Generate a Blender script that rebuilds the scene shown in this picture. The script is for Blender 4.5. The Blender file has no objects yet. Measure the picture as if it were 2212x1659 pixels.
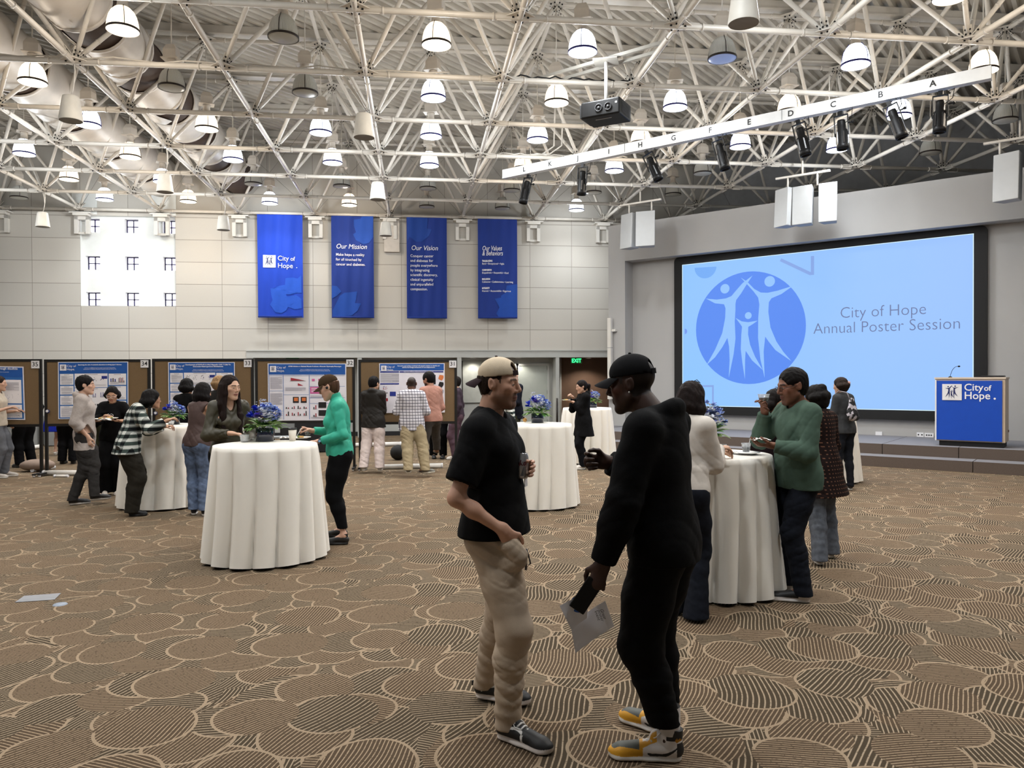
# Large hall with a white space-frame ceiling, poster boards, cocktail tables and a stage screen.
import bpy, math, random
import numpy as np
from mathutils import Vector, Matrix
random.seed(7); RNG = np.random.default_rng(7)
SC = bpy.context.scene; COL = SC.collection
PI = math.pi
# ---------------------------------------------------------------- camera
F_PX, YAW, PITCH, ROLL, HC = 1673.96, .1224, -.0103, -.0044, 1.68
def cam_axes():
    cy, sy = math.cos(YAW), math.sin(YAW)
    fw = Vector((sy*math.cos(PITCH), cy*math.cos(PITCH), math.sin(PITCH)))
    rt = Vector((cy, -sy, 0)); up = rt.cross(fw)
    r = math.cos(ROLL)*rt + math.sin(ROLL)*up; u = -math.sin(ROLL)*rt + math.cos(ROLL)*up
    return r, u, fw
CR, CU, CF = cam_axes()
cd = bpy.data.cameras.new('camera'); cam = bpy.data.objects.new('camera', cd); COL.objects.link(cam)
cd.sensor_fit = 'HORIZONTAL'; cd.sensor_width = 36; cd.lens = 36*F_PX/2212; cd.clip_start = .05; cd.clip_end = 200
mw = Matrix((CR, CU, -CF)).transposed().to_4x4(); mw.translation = Vector((0, 0, HC)); cam.matrix_world = mw
SC.camera = cam
# ---------------------------------------------------------------- world, exposure
w = bpy.data.worlds.new('world'); SC.world = w; w.use_nodes = True
w.node_tree.nodes['Background'].inputs[0].default_value = (.8, .88, 1, 1)
w.node_tree.nodes['Background'].inputs[1].default_value = .4
SC.view_settings.view_transform = 'Standard'; SC.view_settings.look = 'None'
SC.view_settings.gamma = 1; SC.view_settings.use_curve_mapping = False
SC.view_settings.exposure = 0.5
SC.cycles.max_bounces = 4; SC.cycles.diffuse_bounces = 2; SC.cycles.glossy_bounces = 2
SC.cycles.transmission_bounces = 2; SC.cycles.transparent_max_bounces = 6
SC.cycles.caustics_reflective = False; SC.cycles.caustics_refractive = False
SC.cycles.sample_clamp_indirect = 4; SC.cycles.use_adaptive_sampling = True; SC.cycles.adaptive_threshold = .12; SC.cycles.adaptive_min_samples = 16
LAMP_W = 70.0            # watts of each lit pendant (downward beam); a quarter of it spills sideways and up
# ---------------------------------------------------------------- pixel helpers (photo frame 2212 x 1659)
def ray(u, v): return CF + CR*((u-1106)/F_PX) - CU*((v-829.5)/F_PX)
CAMP = Vector((0, 0, HC))
def on_plane(u, v, n, d):
    r = ray(u, v); n = Vector(n); return CAMP + r*((d-CAMP.dot(n))/r.dot(n))
def onz(u, v, z=0): return on_plane(u, v, (0, 0, 1), z)
def ony(u, v, y): return on_plane(u, v, (0, 1, 0), y)
NS = Vector((1, 1, 0))/math.sqrt(2); TS = Vector((1, -1, 0))/math.sqrt(2)   # stage wall normal / tangent
def onstage(u, v, n):
    p = on_plane(u, v, NS, n); return p.dot(TS), p.z
def S(t, n, z): return NS*n + TS*t + Vector((0, 0, z))
# ---------------------------------------------------------------- materials
MATS = {}
def srgb(h):
    h = h.lstrip('#'); h = h if len(h) == 6 else ''.join(q*2 for q in h); c = [int(h[i:i+2], 16)/255 for i in (0, 2, 4)]
    return tuple(x/12.92 if x < .04045 else ((x+.055)/1.055)**2.4 for x in c)
def mat(name, col, rough=.6, metal=0., em=0., noise=.06, scale=8., bump=0., bscale=60., spec=.5, trans=0., alpha=1., sheen=0., vcol=False, aniso=None):
    if name in MATS: return MATS[name]
    if isinstance(col, str): col = srgb(col)
    m = bpy.data.materials.new(name); m.use_nodes = True; nt = m.node_tree; N = nt.nodes; L = nt.links
    b = N['Principled BSDF']; b.inputs['Roughness'].default_value = rough; b.inputs['Metallic'].default_value = metal
    b.inputs['Specular IOR Level'].default_value = spec
    if trans: b.inputs['Transmission Weight'].default_value = trans
    if alpha < 1: b.inputs['Alpha'].default_value = alpha
    if sheen: b.inputs['Sheen Weight'].default_value = sheen
    tc = N.new('ShaderNodeTexCoord')
    src = None
    if vcol:
        a = N.new('ShaderNodeVertexColor'); a.layer_name = 'Col'; src = a.outputs[0]
    if noise:
        nz = N.new('ShaderNodeTexNoise'); nz.inputs['Scale'].default_value = scale; nz.inputs['Detail'].default_value = 3
        vin = tc.outputs['Object']
        if aniso:
            mp = N.new('ShaderNodeMapping'); mp.inputs['Scale'].default_value = aniso; L.new(vin, mp.inputs[0]); vin = mp.outputs[0]
        L.new(vin, nz.inputs['Vector'])
        mr = N.new('ShaderNodeMapRange'); mr.inputs['From Min'].default_value = .3; mr.inputs['From Max'].default_value = .7
        mr.inputs['To Min'].default_value = 1-noise; mr.inputs['To Max'].default_value = 1+noise
        L.new(nz.outputs['Fac'], mr.inputs['Value'])
        mx = N.new('ShaderNodeVectorMath'); mx.operation = 'SCALE'
        if src: L.new(src, mx.inputs[0])
        else: mx.inputs[0].default_value = col
        L.new(mr.outputs[0], mx.inputs['Scale']); src = mx.outputs[0]
    if src: L.new(src, b.inputs['Base Color'])
    else: b.inputs['Base Color'].default_value = (*col, 1)
    if em: b.inputs['Base Color'].default_value = (.01, .01, .01, 1)
    if em: m.cycles.emission_sampling = 'NONE'
    if em: b.inputs['Emission Color'].default_value = (*col, 1); b.inputs['Emission Strength'].default_value = em
    if bump:
        n2 = N.new('ShaderNodeTexNoise'); n2.inputs['Scale'].default_value = bscale; n2.inputs['Detail'].default_value = 4
        L.new(tc.outputs['Object'], n2.inputs['Vector'])
        bp = N.new('ShaderNodeBump'); bp.inputs['Strength'].default_value = bump; bp.inputs['Distance'].default_value = .01
        L.new(n2.outputs['Fac'], bp.inputs['Height']); L.new(bp.outputs[0], b.inputs['Normal'])
    MATS[name] = m; return m
class NT:
    """small shader-graph writer"""
    def __init__(s, m): s.t = m.node_tree; s.N = s.t.nodes; s.L = s.t.links
    def put(s, i, v):
        if hasattr(v, 'is_output'): s.L.new(v, i)
        elif v is not None: i.default_value = v
    def m(s, op, a, b=None, c=None):
        n = s.N.new('ShaderNodeMath'); n.operation = op
        for i, v in enumerate((a, b, c)):
            if v is not None: s.put(n.inputs[i], v)
        return n.outputs[0]
    def v(s, op, a, b=None, sc=None):
        n = s.N.new('ShaderNodeVectorMath'); n.operation = op; s.put(n.inputs[0], a)
        if b is not None: s.put(n.inputs[1], b)
        if sc is not None: s.put(n.inputs['Scale'], sc)
        return n.outputs['Value'] if op in ('LENGTH', 'DOT_PRODUCT') else n.outputs[0]
    def mix(s, f, a, b):
        n = s.N.new('ShaderNodeMix'); n.data_type = 'RGBA'; s.put(n.inputs[0], f)
        for i, x in ((6, a), (7, b)):
            if isinstance(x, tuple) and len(x) == 3: x = (*x, 1)
            s.put(n.inputs[i], x)
        return n.outputs[2]
    def xyz(s, a, b, c):
        n = s.N.new('ShaderNodeCombineXYZ')
        for i, x in enumerate((a, b, c)): s.put(n.inputs[i], x)
        return n.outputs[0]
    def sep(s, a):
        n = s.N.new('ShaderNodeSeparateXYZ'); s.L.new(a, n.inputs[0]); return n.outputs
    def noise(s, vec, scale, det=2):
        n = s.N.new('ShaderNodeTexNoise'); s.put(n.inputs['Vector'], vec); n.inputs['Scale'].default_value = scale
        n.inputs['Detail'].default_value = det; return n.outputs['Fac']
def newmat(name, rough=.8):
    m = bpy.data.materials.new(name); m.use_nodes = True; MATS[name] = m
    m.node_tree.nodes['Principled BSDF'].inputs['Roughness'].default_value = rough
    return m, NT(m), m.node_tree.nodes['Principled BSDF']
# ---------------------------------------------------------------- object helpers
def thing(name, label, cat, loc=(0, 0, 0), group=None, rotz=0.):
    o = bpy.data.objects.new(name, None); COL.objects.link(o); o.location = loc; o.rotation_euler = (0, 0, rotz)
    o.empty_display_size = .1
    return tag(o, label, cat, group)
def tag(o, label, cat, group=None):
    o['label'] = label; o['category'] = cat
    if group: o['group'] = group
    return o
def link_mesh(name, V, polys, mats, parent=None, smooth=False, mi=None, colors=None, kind=None):
    me = bpy.data.meshes.new(name); V = np.asarray(V, np.float32)
    me.vertices.add(len(V)); me.vertices.foreach_set('co', V.ravel())
    if isinstance(polys, np.ndarray):
        n, k = polys.shape; me.loops.add(n*k); me.loops.foreach_set('vertex_index', polys.ravel().astype(np.int32))
        me.polygons.add(n); me.polygons.foreach_set('loop_start', np.arange(0, n*k, k, dtype=np.int32))
    else:
        flat = [i for p in polys for i in p]; st = np.cumsum([0]+[len(p) for p in polys])[:-1]
        me.loops.add(len(flat)); me.loops.foreach_set('vertex_index', np.array(flat, np.int32))
        me.polygons.add(len(polys)); me.polygons.foreach_set('loop_start', st.astype(np.int32)); n = len(polys)
    if not isinstance(mats, (list, tuple)): mats = [mats]
    for m in mats: me.materials.append(m)
    if mi is not None: me.polygons.foreach_set('material_index', np.array(mi, np.int32))
    me.update(calc_edges=True)
    if smooth is True: me.polygons.foreach_set('use_smooth', np.ones(n, bool))
    elif smooth is not False and smooth is not None: me.polygons.foreach_set('use_smooth', np.array(smooth, bool))
    if colors is not None:
        a = me.color_attributes.new('Col', 'FLOAT_COLOR', 'POINT')
        c = np.ones((len(V), 4), np.float32); c[:, :3] = colors; a.data.foreach_set('color', c.ravel())
    me.validate()
    o = bpy.data.objects.new(name, me); COL.objects.link(o)
    if parent is not None: o.parent = parent
    if kind: o['kind'] = kind
    return o
class MB:
    def __init__(s): s.V = []; s.F = []; s.I = []; s.S = []; s.n = 0
    def add(s, V, F, mi=0, sm=False):
        V = np.asarray(V, float).reshape(-1, 3); s.V.append(V)
        for f in F: s.F.append([int(i)+s.n for i in f]); s.I.append(mi); s.S.append(sm)
        s.n += len(V); return s
    def box(s, a, b, mi=0):
        (x0, y0, z0), (x1, y1, z1) = a, b
        V = [(x0,y0,z0),(x1,y0,z0),(x1,y1,z0),(x0,y1,z0),(x0,y0,z1),(x1,y0,z1),(x1,y1,z1),(x0,y1,z1)]
        return s.add(V, [(0,3,2,1),(4,5,6,7),(0,1,5,4),(1,2,6,5),(2,3,7,6),(3,0,4,7)], mi)
    def obox(s, c, ax, ay, az, mi=0):
        """oriented box: centre c and half-extent vectors"""
        c, ax, ay, az = map(Vector, (c, ax, ay, az))
        V = [c+ax*i+ay*j+az*k for k in (-1, 1) for i, j in ((-1,-1),(1,-1),(1,1),(-1,1))]
        return s.add(V, [(0,3,2,1),(4,5,6,7),(0,1,5,4),(1,2,6,5),(2,3,7,6),(3,0,4,7)], mi)
    def quad(s, a, b, c, d, mi=0): return s.add([a, b, c, d], [(0, 1, 2, 3)], mi)
    def tube(s, pts, r, n=8, mi=0, caps=True, ell=None):
        P = [Vector(p) for p in pts]; R = r if isinstance(r, (list, tuple)) else [r]*len(P)
        V = []; up = None
        for i, p in enumerate(P):
            d = (P[min(i+1, len(P)-1)]-P[max(i-1, 0)]).normalized()
            if up is None:
                up = Vector((0, 0, 1)) if abs(d.z) < .9 else Vector((1, 0, 0))
            x = d.cross(up).normalized(); up = x.cross(d).normalized()
            for k in range(n):
                a = 2*PI*k/n; V.append(p+(x*math.cos(a)+up*math.sin(a))*R[i])
        F = []
        for i in range(len(P)-1):
            for k in range(n):
                F.append((i*n+k, i*n+(k+1) % n, (i+1)*n+(k+1) % n, (i+1)*n+k))
        s.add(V, F, mi, True)
        if caps:
            b = s.n-len(V); s.F.append([b+k for k in reversed(range(n))]); s.F.append([b+(len(P)-1)*n+k for k in range(n)])
            s.I += [mi, mi]; s.S += [False, False]
        return s
    def lathe(s, prof, c=(0, 0, 0), n=24, mi=0, ax=None, a0=0., a1=2*PI, sm=True):
        """profile of (radius, height) turned round an axis"""
        c = Vector(c); az = Vector(ax).normalized() if ax else Vector((0, 0, 1))
        ex = az.orthogonal().normalized() if ax else Vector((1, 0, 0)); ey = az.cross(ex)
        full = abs(a1-a0-2*PI) < 1e-6; m = n if full else n+1; V = []
        for r, h in prof:
            for k in range(m):
                a = a0+(a1-a0)*k/n; V.append(c+ex*(r*math.cos(a))+ey*(r*math.sin(a))+az*h)
        F = []
        for i in range(len(prof)-1):
            for k in range(m if full else m-1):
                F.append((i*m+k, i*m+(k+1) % m, (i+1)*m+(k+1) % m, (i+1)*m+k))
        return s.add(V, F, mi, sm)
    def disc(s, c, ex, ey, r=1., n=24, mi=0):
        c, ex, ey = Vector(c), Vector(ex), Vector(ey)
        return s.add([c+ex*(r*math.cos(2*PI*k/n))+ey*(r*math.sin(2*PI*k/n)) for k in range(n)], [tuple(range(n))], mi)
    def poly(s, pts, mi=0): return s.add(pts, [tuple(range(len(pts)))], mi)
    def prism(s, pts, d, mi=0):
        """extrude the outline pts by vector d"""
        P = [Vector(p) for p in pts]; d = Vector(d); n = len(P)
        F = [tuple(reversed(range(n))), tuple(range(n, 2*n))]+[(i, (i+1) % n, n+(i+1) % n, n+i) for i in range(n)]
        return s.add(P+[p+d for p in P], F, mi)
    def ball(s, c, r, n=12, mi=0, ry=None, rz=None):
        c = Vector(c); ry = ry or r; rz = rz or r; V = []; m = n//2
        for i in range(m+1):
            t = PI*i/m
            for k in range(n):
                a = 2*PI*k/n; V.append(c+Vector((r*math.sin(t)*math.cos(a), ry*math.sin(t)*math.sin(a), rz*math.cos(t))))
        F = [(i*n+k, (i+1)*n+k, (i+1)*n+(k+1) % n, i*n+(k+1) % n) for i in range(m) for k in range(n)]
        return s.add(V, F, mi, True)
    def text(s, txt, o, ex, ey, size, mi=0, align='LEFT', shear=0., bold=0., depth=0., fn=None, sx=1.):
        """lettering laid on the plane (o; ex, ey)"""
        c = bpy.data.curves.new('lettering', 'FONT'); c.body = txt; c.size = size; c.align_x = align
        c.shear = shear; c.offset = bold; c.resolution_u = 3; c.space_line = 1.05
        to = bpy.data.objects.new('lettering', c); COL.objects.link(to)
        me = bpy.data.meshes.new_from_object(to.evaluated_get(bpy.context.evaluated_depsgraph_get())) if False else None
        bpy.context.view_layer.update()
        me = bpy.data.meshes.new_from_object(to)
        o, ex, ey = Vector(o), Vector(ex).normalized(), Vector(ey).normalized()
        V = [o+ex*(v.co.x*sx)+ey*v.co.y for v in me.vertices]
        if fn: V = [fn(v) for v in V]
        F = [tuple(p.vertices) for p in me.polygons]
        bpy.data.objects.remove(to); bpy.data.curves.remove(c); bpy.data.meshes.remove(me)
        if V: s.add(V, F, mi)
        return s
    def build(s, name, mats, parent=None, world=False, kind=None, smooth=None, xf=None):
        V = np.concatenate(s.V) if s.V else np.zeros((0, 3))
        if xf is not None:
            A = np.array(xf); V = V@A[:3, :3].T+A[:3, 3]
        if parent is not None and world:
            V = V-np.array(parent.location)
        return link_mesh(name, V, s.F, mats, parent, s.S if smooth is None else smooth, s.I, kind=kind)
def struct(name, mb, mats, **k):
    return mb.build(name, mats, kind='structure', **k)
def copy_thing(root, loc=None, label=None, rotz=None):
    """a thing and all of its parts and sub-parts, copied"""
    def cp(o, par):
        c = o.copy(); COL.objects.link(c); c.parent = par
        for ch in o.children: cp(ch, c)
        return c
    r = cp(root, None)
    if loc is not None: r.location = loc
    if rotz is not None: r.rotation_euler = (0, 0, rotz)
    if label: r['label'] = label
    return r
# ---------------------------------------------------------------- shared materials
WHITE = mat('white_paint', '#dedbd4', .45, noise=.05, scale=3)
TRUSS = mat('truss_paint', '#dcd6cc', .38, noise=.07, scale=4, spec=.6)
BLACK = mat('black_metal', '#0b0b0c', .5, noise=.05, spec=.25)
BLACKM = mat('black_matte', '#08080a', .75, noise=.05)
GREYW = mat('grey_wall_paint', '#b9bbb8', .8, noise=.03, scale=2, bump=.05, bscale=150)
STAGEW = mat('stage_wall_paint', '#b0afae', .75, noise=.02, scale=1.5, bump=.04, bscale=200)
DOORM = mat('door_paint', '#aab0aa', .6, noise=.03)
BROWNW = mat('brown_alcove_wall', '#6e5443', .75, noise=.06, scale=3)
BASEB = mat('black_baseboard', '#15151a', .6)
WCLOTH = mat('white_tablecloth', '#f2ece1', .85, noise=.02, scale=3, bump=.08, bscale=500, sheen=.3)
SIGNW = mat('white_plastic', '#e9e9ec', .4, noise=.02)
TXT_BLK = mat('black_print', '#16161a', .6, noise=0)
TXT_WHT = mat('white_print', '#f4f5fa', .6, noise=0)
def panel_material():
    m, g, b = newmat('acoustic_wall_panels', .85)
    tc = g.N.new('ShaderNodeTexCoord'); x, y, z = g.sep(tc.outputs['Object'])
    PW, PH, X0, Z0 = 1.2, .5965, -8.80, 3.585
    def joint(c, off, size, w):
        f = g.m('FRACT', g.m('DIVIDE', g.m('SUBTRACT', c, off-50*size), size))
        d = g.m('MULTIPLY', g.m('SUBTRACT', .5, g.m('ABSOLUTE', g.m('SUBTRACT', f, .5))), size)
        return g.m('LESS_THAN', d, w)
    j = g.m('MAXIMUM', joint(x, X0, PW, .006), joint(z, Z0, PH, .007))
    idv = g.xyz(g.m('FLOOR', g.m('DIVIDE', g.m('SUBTRACT', x, X0), PW)), g.m('FLOOR', g.m('DIVIDE', g.m('SUBTRACT', z, Z0), PH)), 0.)
    wn = g.N.new('ShaderNodeTexWhiteNoise'); wn.noise_dimensions = '3D'; g.L.new(idv, wn.inputs['Vector'])
    base = g.mix(wn.outputs['Value'], srgb('#c8c5be'), srgb('#d0ccc4'))
    fine = g.noise(tc.outputs['Object'], 60, 4)
    base = g.mix(g.m('MULTIPLY', fine, .25), base, srgb('#aea89f'))
    g.L.new(g.mix(j, base, srgb('#948e85')), b.inputs['Base Color'])
    bp = g.N.new('ShaderNodeBump'); bp.inputs['Strength'].default_value = .5; bp.inputs['Distance'].default_value = .01
    g.L.new(g.m('SUBTRACT', g.m('MULTIPLY', fine, .15), j), bp.inputs['Height']); g.L.new(bp.outputs[0], b.inputs['Normal'])
    return m
PANELS = panel_material()
def carpet_material():
    """brown carpet woven with overlapping round leaves, each hatched its own way and rimmed in tan"""
    m, g, b = newmat('leaf_pattern_carpet', .95)
    b.inputs['Specular IOR Level'].default_value = .1
    tc = g.N.new('ShaderNodeTexCoord')
    pos0 = tc.outputs['Object']
    nz = g.N.new('ShaderNodeTexNoise'); g.L.new(pos0, nz.inputs['Vector']); nz.inputs['Scale'].default_value = 2.2; nz.inputs['Detail'].default_value = 1
    wob = g.v('SCALE', g.v('SUBTRACT', nz.outputs['Color'], (.5, .5, .5)), sc=.06)
    pos = g.v('MULTIPLY', g.v('ADD', pos0, wob), (1, 1, 0))
    A = .54
    LIGHT, DARK, RIM = srgb('#ad9a82'), srgb('#3b3327'), srgb('#a08c74')
    col = None
    bn = g.noise(g.v('MULTIPLY', pos0, (1, 1, 0)), 70, 1); brk = g.m('GREATER_THAN', bn, .62)
    offs = [(0, 0), (.5, .5), (.5, 0), (0, .5), (.27, .21), (.77, .7), (.13, .62)]
    for k, (ox, oy) in enumerate(offs):
        q = g.v('ADD', g.v('SCALE', pos, sc=1/A), (ox+7.3*k, oy+3.1*k, 0))
        cell = g.v('FLOOR', q)
        wn = g.N.new('ShaderNodeTexWhiteNoise'); wn.noise_dimensions = '3D'; g.L.new(g.v('ADD', cell, (0, 0, k*1.7)), wn.inputs['Vector'])
        rx, ry, rz = g.sep(wn.outputs['Color'])
        c = g.v('ADD', cell, g.xyz(g.m('MULTIPLY_ADD', rx, .12, .44), g.m('MULTIPLY_ADD', ry, .12, .44), 0.))
        d = g.v('MULTIPLY', g.v('SUBTRACT', q, c), (1, 1, 0))
        r = g.v('LENGTH', d); R = g.m('MULTIPLY_ADD', rz, .10, .335)
        inside = g.m('LESS_THAN', r, R)
        if k > 1: inside = g.m('MULTIPLY', inside, g.m('LESS_THAN', g.m('FRACT', g.m('MULTIPLY', rx, 13.7)), .55))
        rim = g.m('MULTIPLY', g.m('GREATER_THAN', r, g.m('SUBTRACT', R, .028)), g.m('GREATER_THAN', g.v('DOT_PRODUCT', d, g.xyz(g.m('SUBTRACT', rx, .5), g.m('SUBTRACT', ry, .5), 0.)), -.045))
        wv_ = wn.outputs['Value']; big = g.m('GREATER_THAN', wv_, .74)
        th = g.m('ADD', g.m('MULTIPLY_ADD', wv_, .9, -.85), g.m('MULTIPLY', big, g.m('MULTIPLY', wv_, 1.6)))
        dx, dy, _ = g.sep(d)
        s = g.m('ADD', g.m('MULTIPLY', dx, g.m('COSINE', th)), g.m('MULTIPLY', dy, g.m('SINE', th)))
        # curved hatching
        s2 = g.m('ADD', g.m('MULTIPLY', dy, g.m('COSINE', th)), g.m('MULTIPLY', dx, g.m('MULTIPLY', g.m('SINE', th), -1.)))
        s = g.m('MULTIPLY_ADD', g.m('MULTIPLY', s2, s2), .10, s)
        f = g.m('FRACT', g.m('MULTIPLY', s, 21. if k % 2 else 26.))
        st = g.N.new('ShaderNodeMapRange'); st.interpolation_type = 'SMOOTHSTEP'
        st.inputs['From Min'].default_value = .30; st.inputs['From Max'].default_value = .44
        g.L.new(g.m('ABSOLUTE', g.m('SUBTRACT', f, .5)), st.inputs['Value'])
        hatch = g.mix(st.outputs[0], DARK, LIGHT) if k % 2 else g.mix(st.outputs[0], srgb('#4c3e30'), srgb('#ab957b'))
        hatch = g.mix(g.m('MULTIPLY', brk, .6), hatch, DARK)
        lay = g.mix(rim, hatch, RIM)
        col = lay if col is None else g.mix(inside, col, lay)
        if k == 0: col = g.mix(inside, g.mix(st.outputs[0], DARK, LIGHT), lay)
    fine = g.noise(pos0, 220, 2)
    col = g.mix(g.m('MULTIPLY', fine, .35), col, srgb('#6b5a48'))
    g.L.new(col, b.inputs['Base Color'])
    bp = g.N.new('ShaderNodeBump'); bp.inputs['Strength'].default_value = .35; bp.inputs['Distance'].default_value = .006
    g.L.new(fine, bp.inputs['Height']); g.L.new(bp.outputs[0], b.inputs['Normal'])
    return m
CARPET = carpet_material()
# ---------------------------------------------------------------- room shell
YW = 21.75            # far panelled wall
ZB, ZT, CX, CY, SP = 6.09, 7.73, -.71, 9.5, 2.0     # bottom / top chord height, grid origin and spacing
DECK = 7.98
struct('floor', MB().quad((-13.2, -7, 0), (19, -7, 0), (19, 24.6, 0), (-13.2, 24.6, 0)), CARPET)
def grid_wall(mb, x0, x1, z0, z1, holes, y, mi=0):
    xs = sorted({x0, x1, *[h[0] for h in holes], *[h[1] for h in holes]}); zs = sorted({z0, z1, *[h[2] for h in holes], *[h[3] for h in holes]})
    for a, b_ in zip(xs, xs[1:]):
        for c, d in zip(zs, zs[1:]):
            if any(h[0]-1e-6 <= a and b_ <= h[1]+1e-6 and h[2]-1e-6 <= c and d <= h[3]+1e-6 for h in holes): continue
            mb.quad((a, y, c), (b_, y, c), (b_, y, d), (a, y, d), mi)
BAY = (-8.80, -6.40, 3.585, 5.975)
mb = MB(); grid_wall(mb, -13, 9, 0, 8.1, [BAY, (-4.58, 9, 0, 2.416)], YW)
struct('wall_back', mb, PANELS)
# header band and pillars over the door alcoves
mb = MB(); mb.box((-4.58, YW-.03, 2.205), (9, YW+.25, 2.40)); mb.box((-4.58, YW-.05, 2.385), (9, YW, 2.416))
struct('trim_1', mb, GREYW)
for i, (x0, x1) in enumerate(((-4.58, -4.4), (-1.62, -1.5), (1.13, 1.25), (3.93, 4.03))):
    struct('trim_%d' % (i+2), MB().box((x0, YW-.02, 0), (x1, YW+.6, 2.205)), GREYW)
struct('wall_alcove', MB().quad((-4.58, YW+.6, 0), (4.03, YW+.6, 0), (4.03, YW+.6, 2.4), (-4.58, YW+.6, 2.4)).quad((3.98, YW, 2.21), (-4.58, YW, 2.21), (-4.58, YW+.6, 2.21), (3.98, YW+.6, 2.21)).quad((4.03, YW, 0), (4.4, YW+1.6, 0), (4.4, YW+1.6, 2.4), (4.03, YW, 2.4)), GREYW)
struct('wall_exit', MB().quad((4.03, YW+1.6, 0), (9, YW+1.6, 0), (9, YW+1.6, 2.4), (4.03, YW+1.6, 2.4)).quad((9, YW, 2.21), (4.0, YW, 2.21), (4.0, YW+1.6, 2.21), (9, YW+1.6, 2.21)), BROWNW)
# doors in the alcoves
def door(i, x0, x1, y, z1=2.02, hinge=None, panelled=False):
    m2 = MB(); m2.box((x0, y-.04, .01), (x1, y, z1))
    d = struct('door_%d' % i, m2, DOORM)
    f = MB(); 
    for a in ((x0-.06, x0), (x1, x1+.06)): f.box((a[0], y-.06, 0), (a[1], y, z1+.06))
    f.box((x0, y-.06, z1), (x1, y, z1+.06)); f.build('door_frame', GREYW, d)
    h = MB()
    for z in (.3, 1.15, 1.85): h.box(((x1-.005) if hinge == 'r' else x0-.005, y-.055, z), ((x1+.02) if hinge == 'r' else x0+.02, y-.035, z+.11))
    h.build('hinge', BLACK, d)
door(1, 2.92, 3.78, YW+.6, 1.98, 'r'); door(2, 2.02, 2.88, YW+.6, 1.98, 'l')
# notice panel on the alcove wall
wp = tag(MB().box((1.32, YW+.56, 0.92), (1.95, YW+.6, 2.1)).build('wall_panel', mat('panel_grey', '#b4b7b2', .6)), 'pale grey flat panel mounted on alcove wall left of the double doors', 'panel')
MB().box((1.29, YW+.55, .90), (1.98, YW+.575, .92)).box((1.29, YW+.55, .9), (1.32, YW+.575, 2.12)).build('panel_shadow_line', mat('dark_shadow_line', '#3c3a38', .6), wp)  # dark strips stand in for the shadow at the panel's left and bottom
pl = tag(MB().tube([(3.93, YW-.2, .03), (3.93, YW-.2, 1.05)], .03, 10).lathe([(0, 0), (.12, 0), (.12, .02), (.03, .03)], (3.93, YW-.2, 0), 16).build('crowd_post', mat('dark_post', '#2b2522', .4)), 'dark slim post standing in front of pillar left of the exit sign alcove', 'post')
# black baseboard of far wall
struct('baseboard_back', MB().box((-13, YW-.02, 0), (-4.58, YW, .12)).box((-4.58, YW+.58, 0), (4.03, YW+.6, .12)), BASEB)
# exit sign
ex = thing('exit_sign', 'green glowing EXIT sign under the header of brown alcove', 'sign', (4.55, YW+.1, 2.0))
MB().box((4.39, YW+.08, 2.03), (4.71, YW+.12, 2.2)).build('sign_case', mat('exit_green_case', '#0b4a22', .4), ex, world=True)
mb = MB(); mb.text('EXIT', (4.55, YW+.075, 2.062), (1, 0, 0), (0, 0, 1), .155, align='CENTER', bold=.004, sx=.88)
mb.build('lettering', mat('exit_green_glow', '#2cf07a', .5, em=2.2, noise=0), ex, world=True)
ex2 = thing('exit_sign', 'green EXIT sign mostly hidden by top edge of board 32', 'sign', (-3.35, YW+.1, 2.0))
MB().box((-3.55, YW+.06, 2.02), (-3.2, YW+.1, 2.2)).build('sign_case', MATS['exit_green_case'], ex2, world=True)
MB().text('EXIT', (-3.375, YW+.055, 2.05), (1, 0, 0), (0, 0, 1), .155, align='CENTER', bold=.004, sx=.88).build('lettering', MATS['exit_green_glow'], ex2, world=True)
# ---- recessed window bay
YB = YW+.13; YG = YB+.2
BAYW = mat('bay_white_paint', '#eef1ef', .75, noise=.02, bump=.05, bscale=90)
wx = [(-8.72, -8.36), (-7.73, -7.38), (-6.76, -6.40)]; wz = [(3.60, 3.965), (4.56, 4.93), (5.555, 5.925)]
holes = [(a, b_, c, d) for a, b_ in wx for c, d in wz]
mb = MB(); grid_wall(mb, *BAY, holes, YB)
x0, x1, z0, z1 = BAY
mb.quad((x0, YW, z0), (x0, YB, z0), (x0, YB, z1), (x0, YW, z1)).quad((x1, YW, z0), (x1, YB, z0), (x1, YB, z1), (x1, YW, z1))
mb.quad((x0, YW, z0), (x1, YW, z0), (x1, YB, z0), (x0, YB, z0)).quad((x0, YW, z1), (x1, YW, z1), (x1, YB, z1), (x0, YB, z1))
for a, b_, c, d in holes:
    mb.quad((a, YB, c), (a, YG, c), (a, YG, d), (a, YB, d)).quad((b_, YB, c), (b_, YG, c), (b_, YG, d), (b_, YB, d))
    mb.quad((a, YB, c), (b_, YB, c), (b_, YG, c), (a, YG, c)).quad((a, YB, d), (b_, YB, d), (b_, YG, d), (a, YG, d))
struct('wall_bay', mb, BAYW)
m, g, b = newmat('daylit_pane'); tc = g.N.new('ShaderNodeTexCoord')
n = g.noise(tc.outputs['Object'], 14, 4); mr = g.N.new('ShaderNodeMapRange'); mr.inputs['From Min'].default_value = .48; mr.inputs['From Max'].default_value = .6
g.L.new(n, mr.inputs['Value']); b.inputs['Base Color'].default_value = (.02, .02, .02, 1)
g.L.new(g.mix(mr.outputs[0], (1, .98, 1), (.62, .55, .85)), b.inputs['Emission Color']); b.inputs['Emission Strength'].default_value = 2.6
FR = mat('dark_blue_sash', '#1c1a45', .5)
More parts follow.
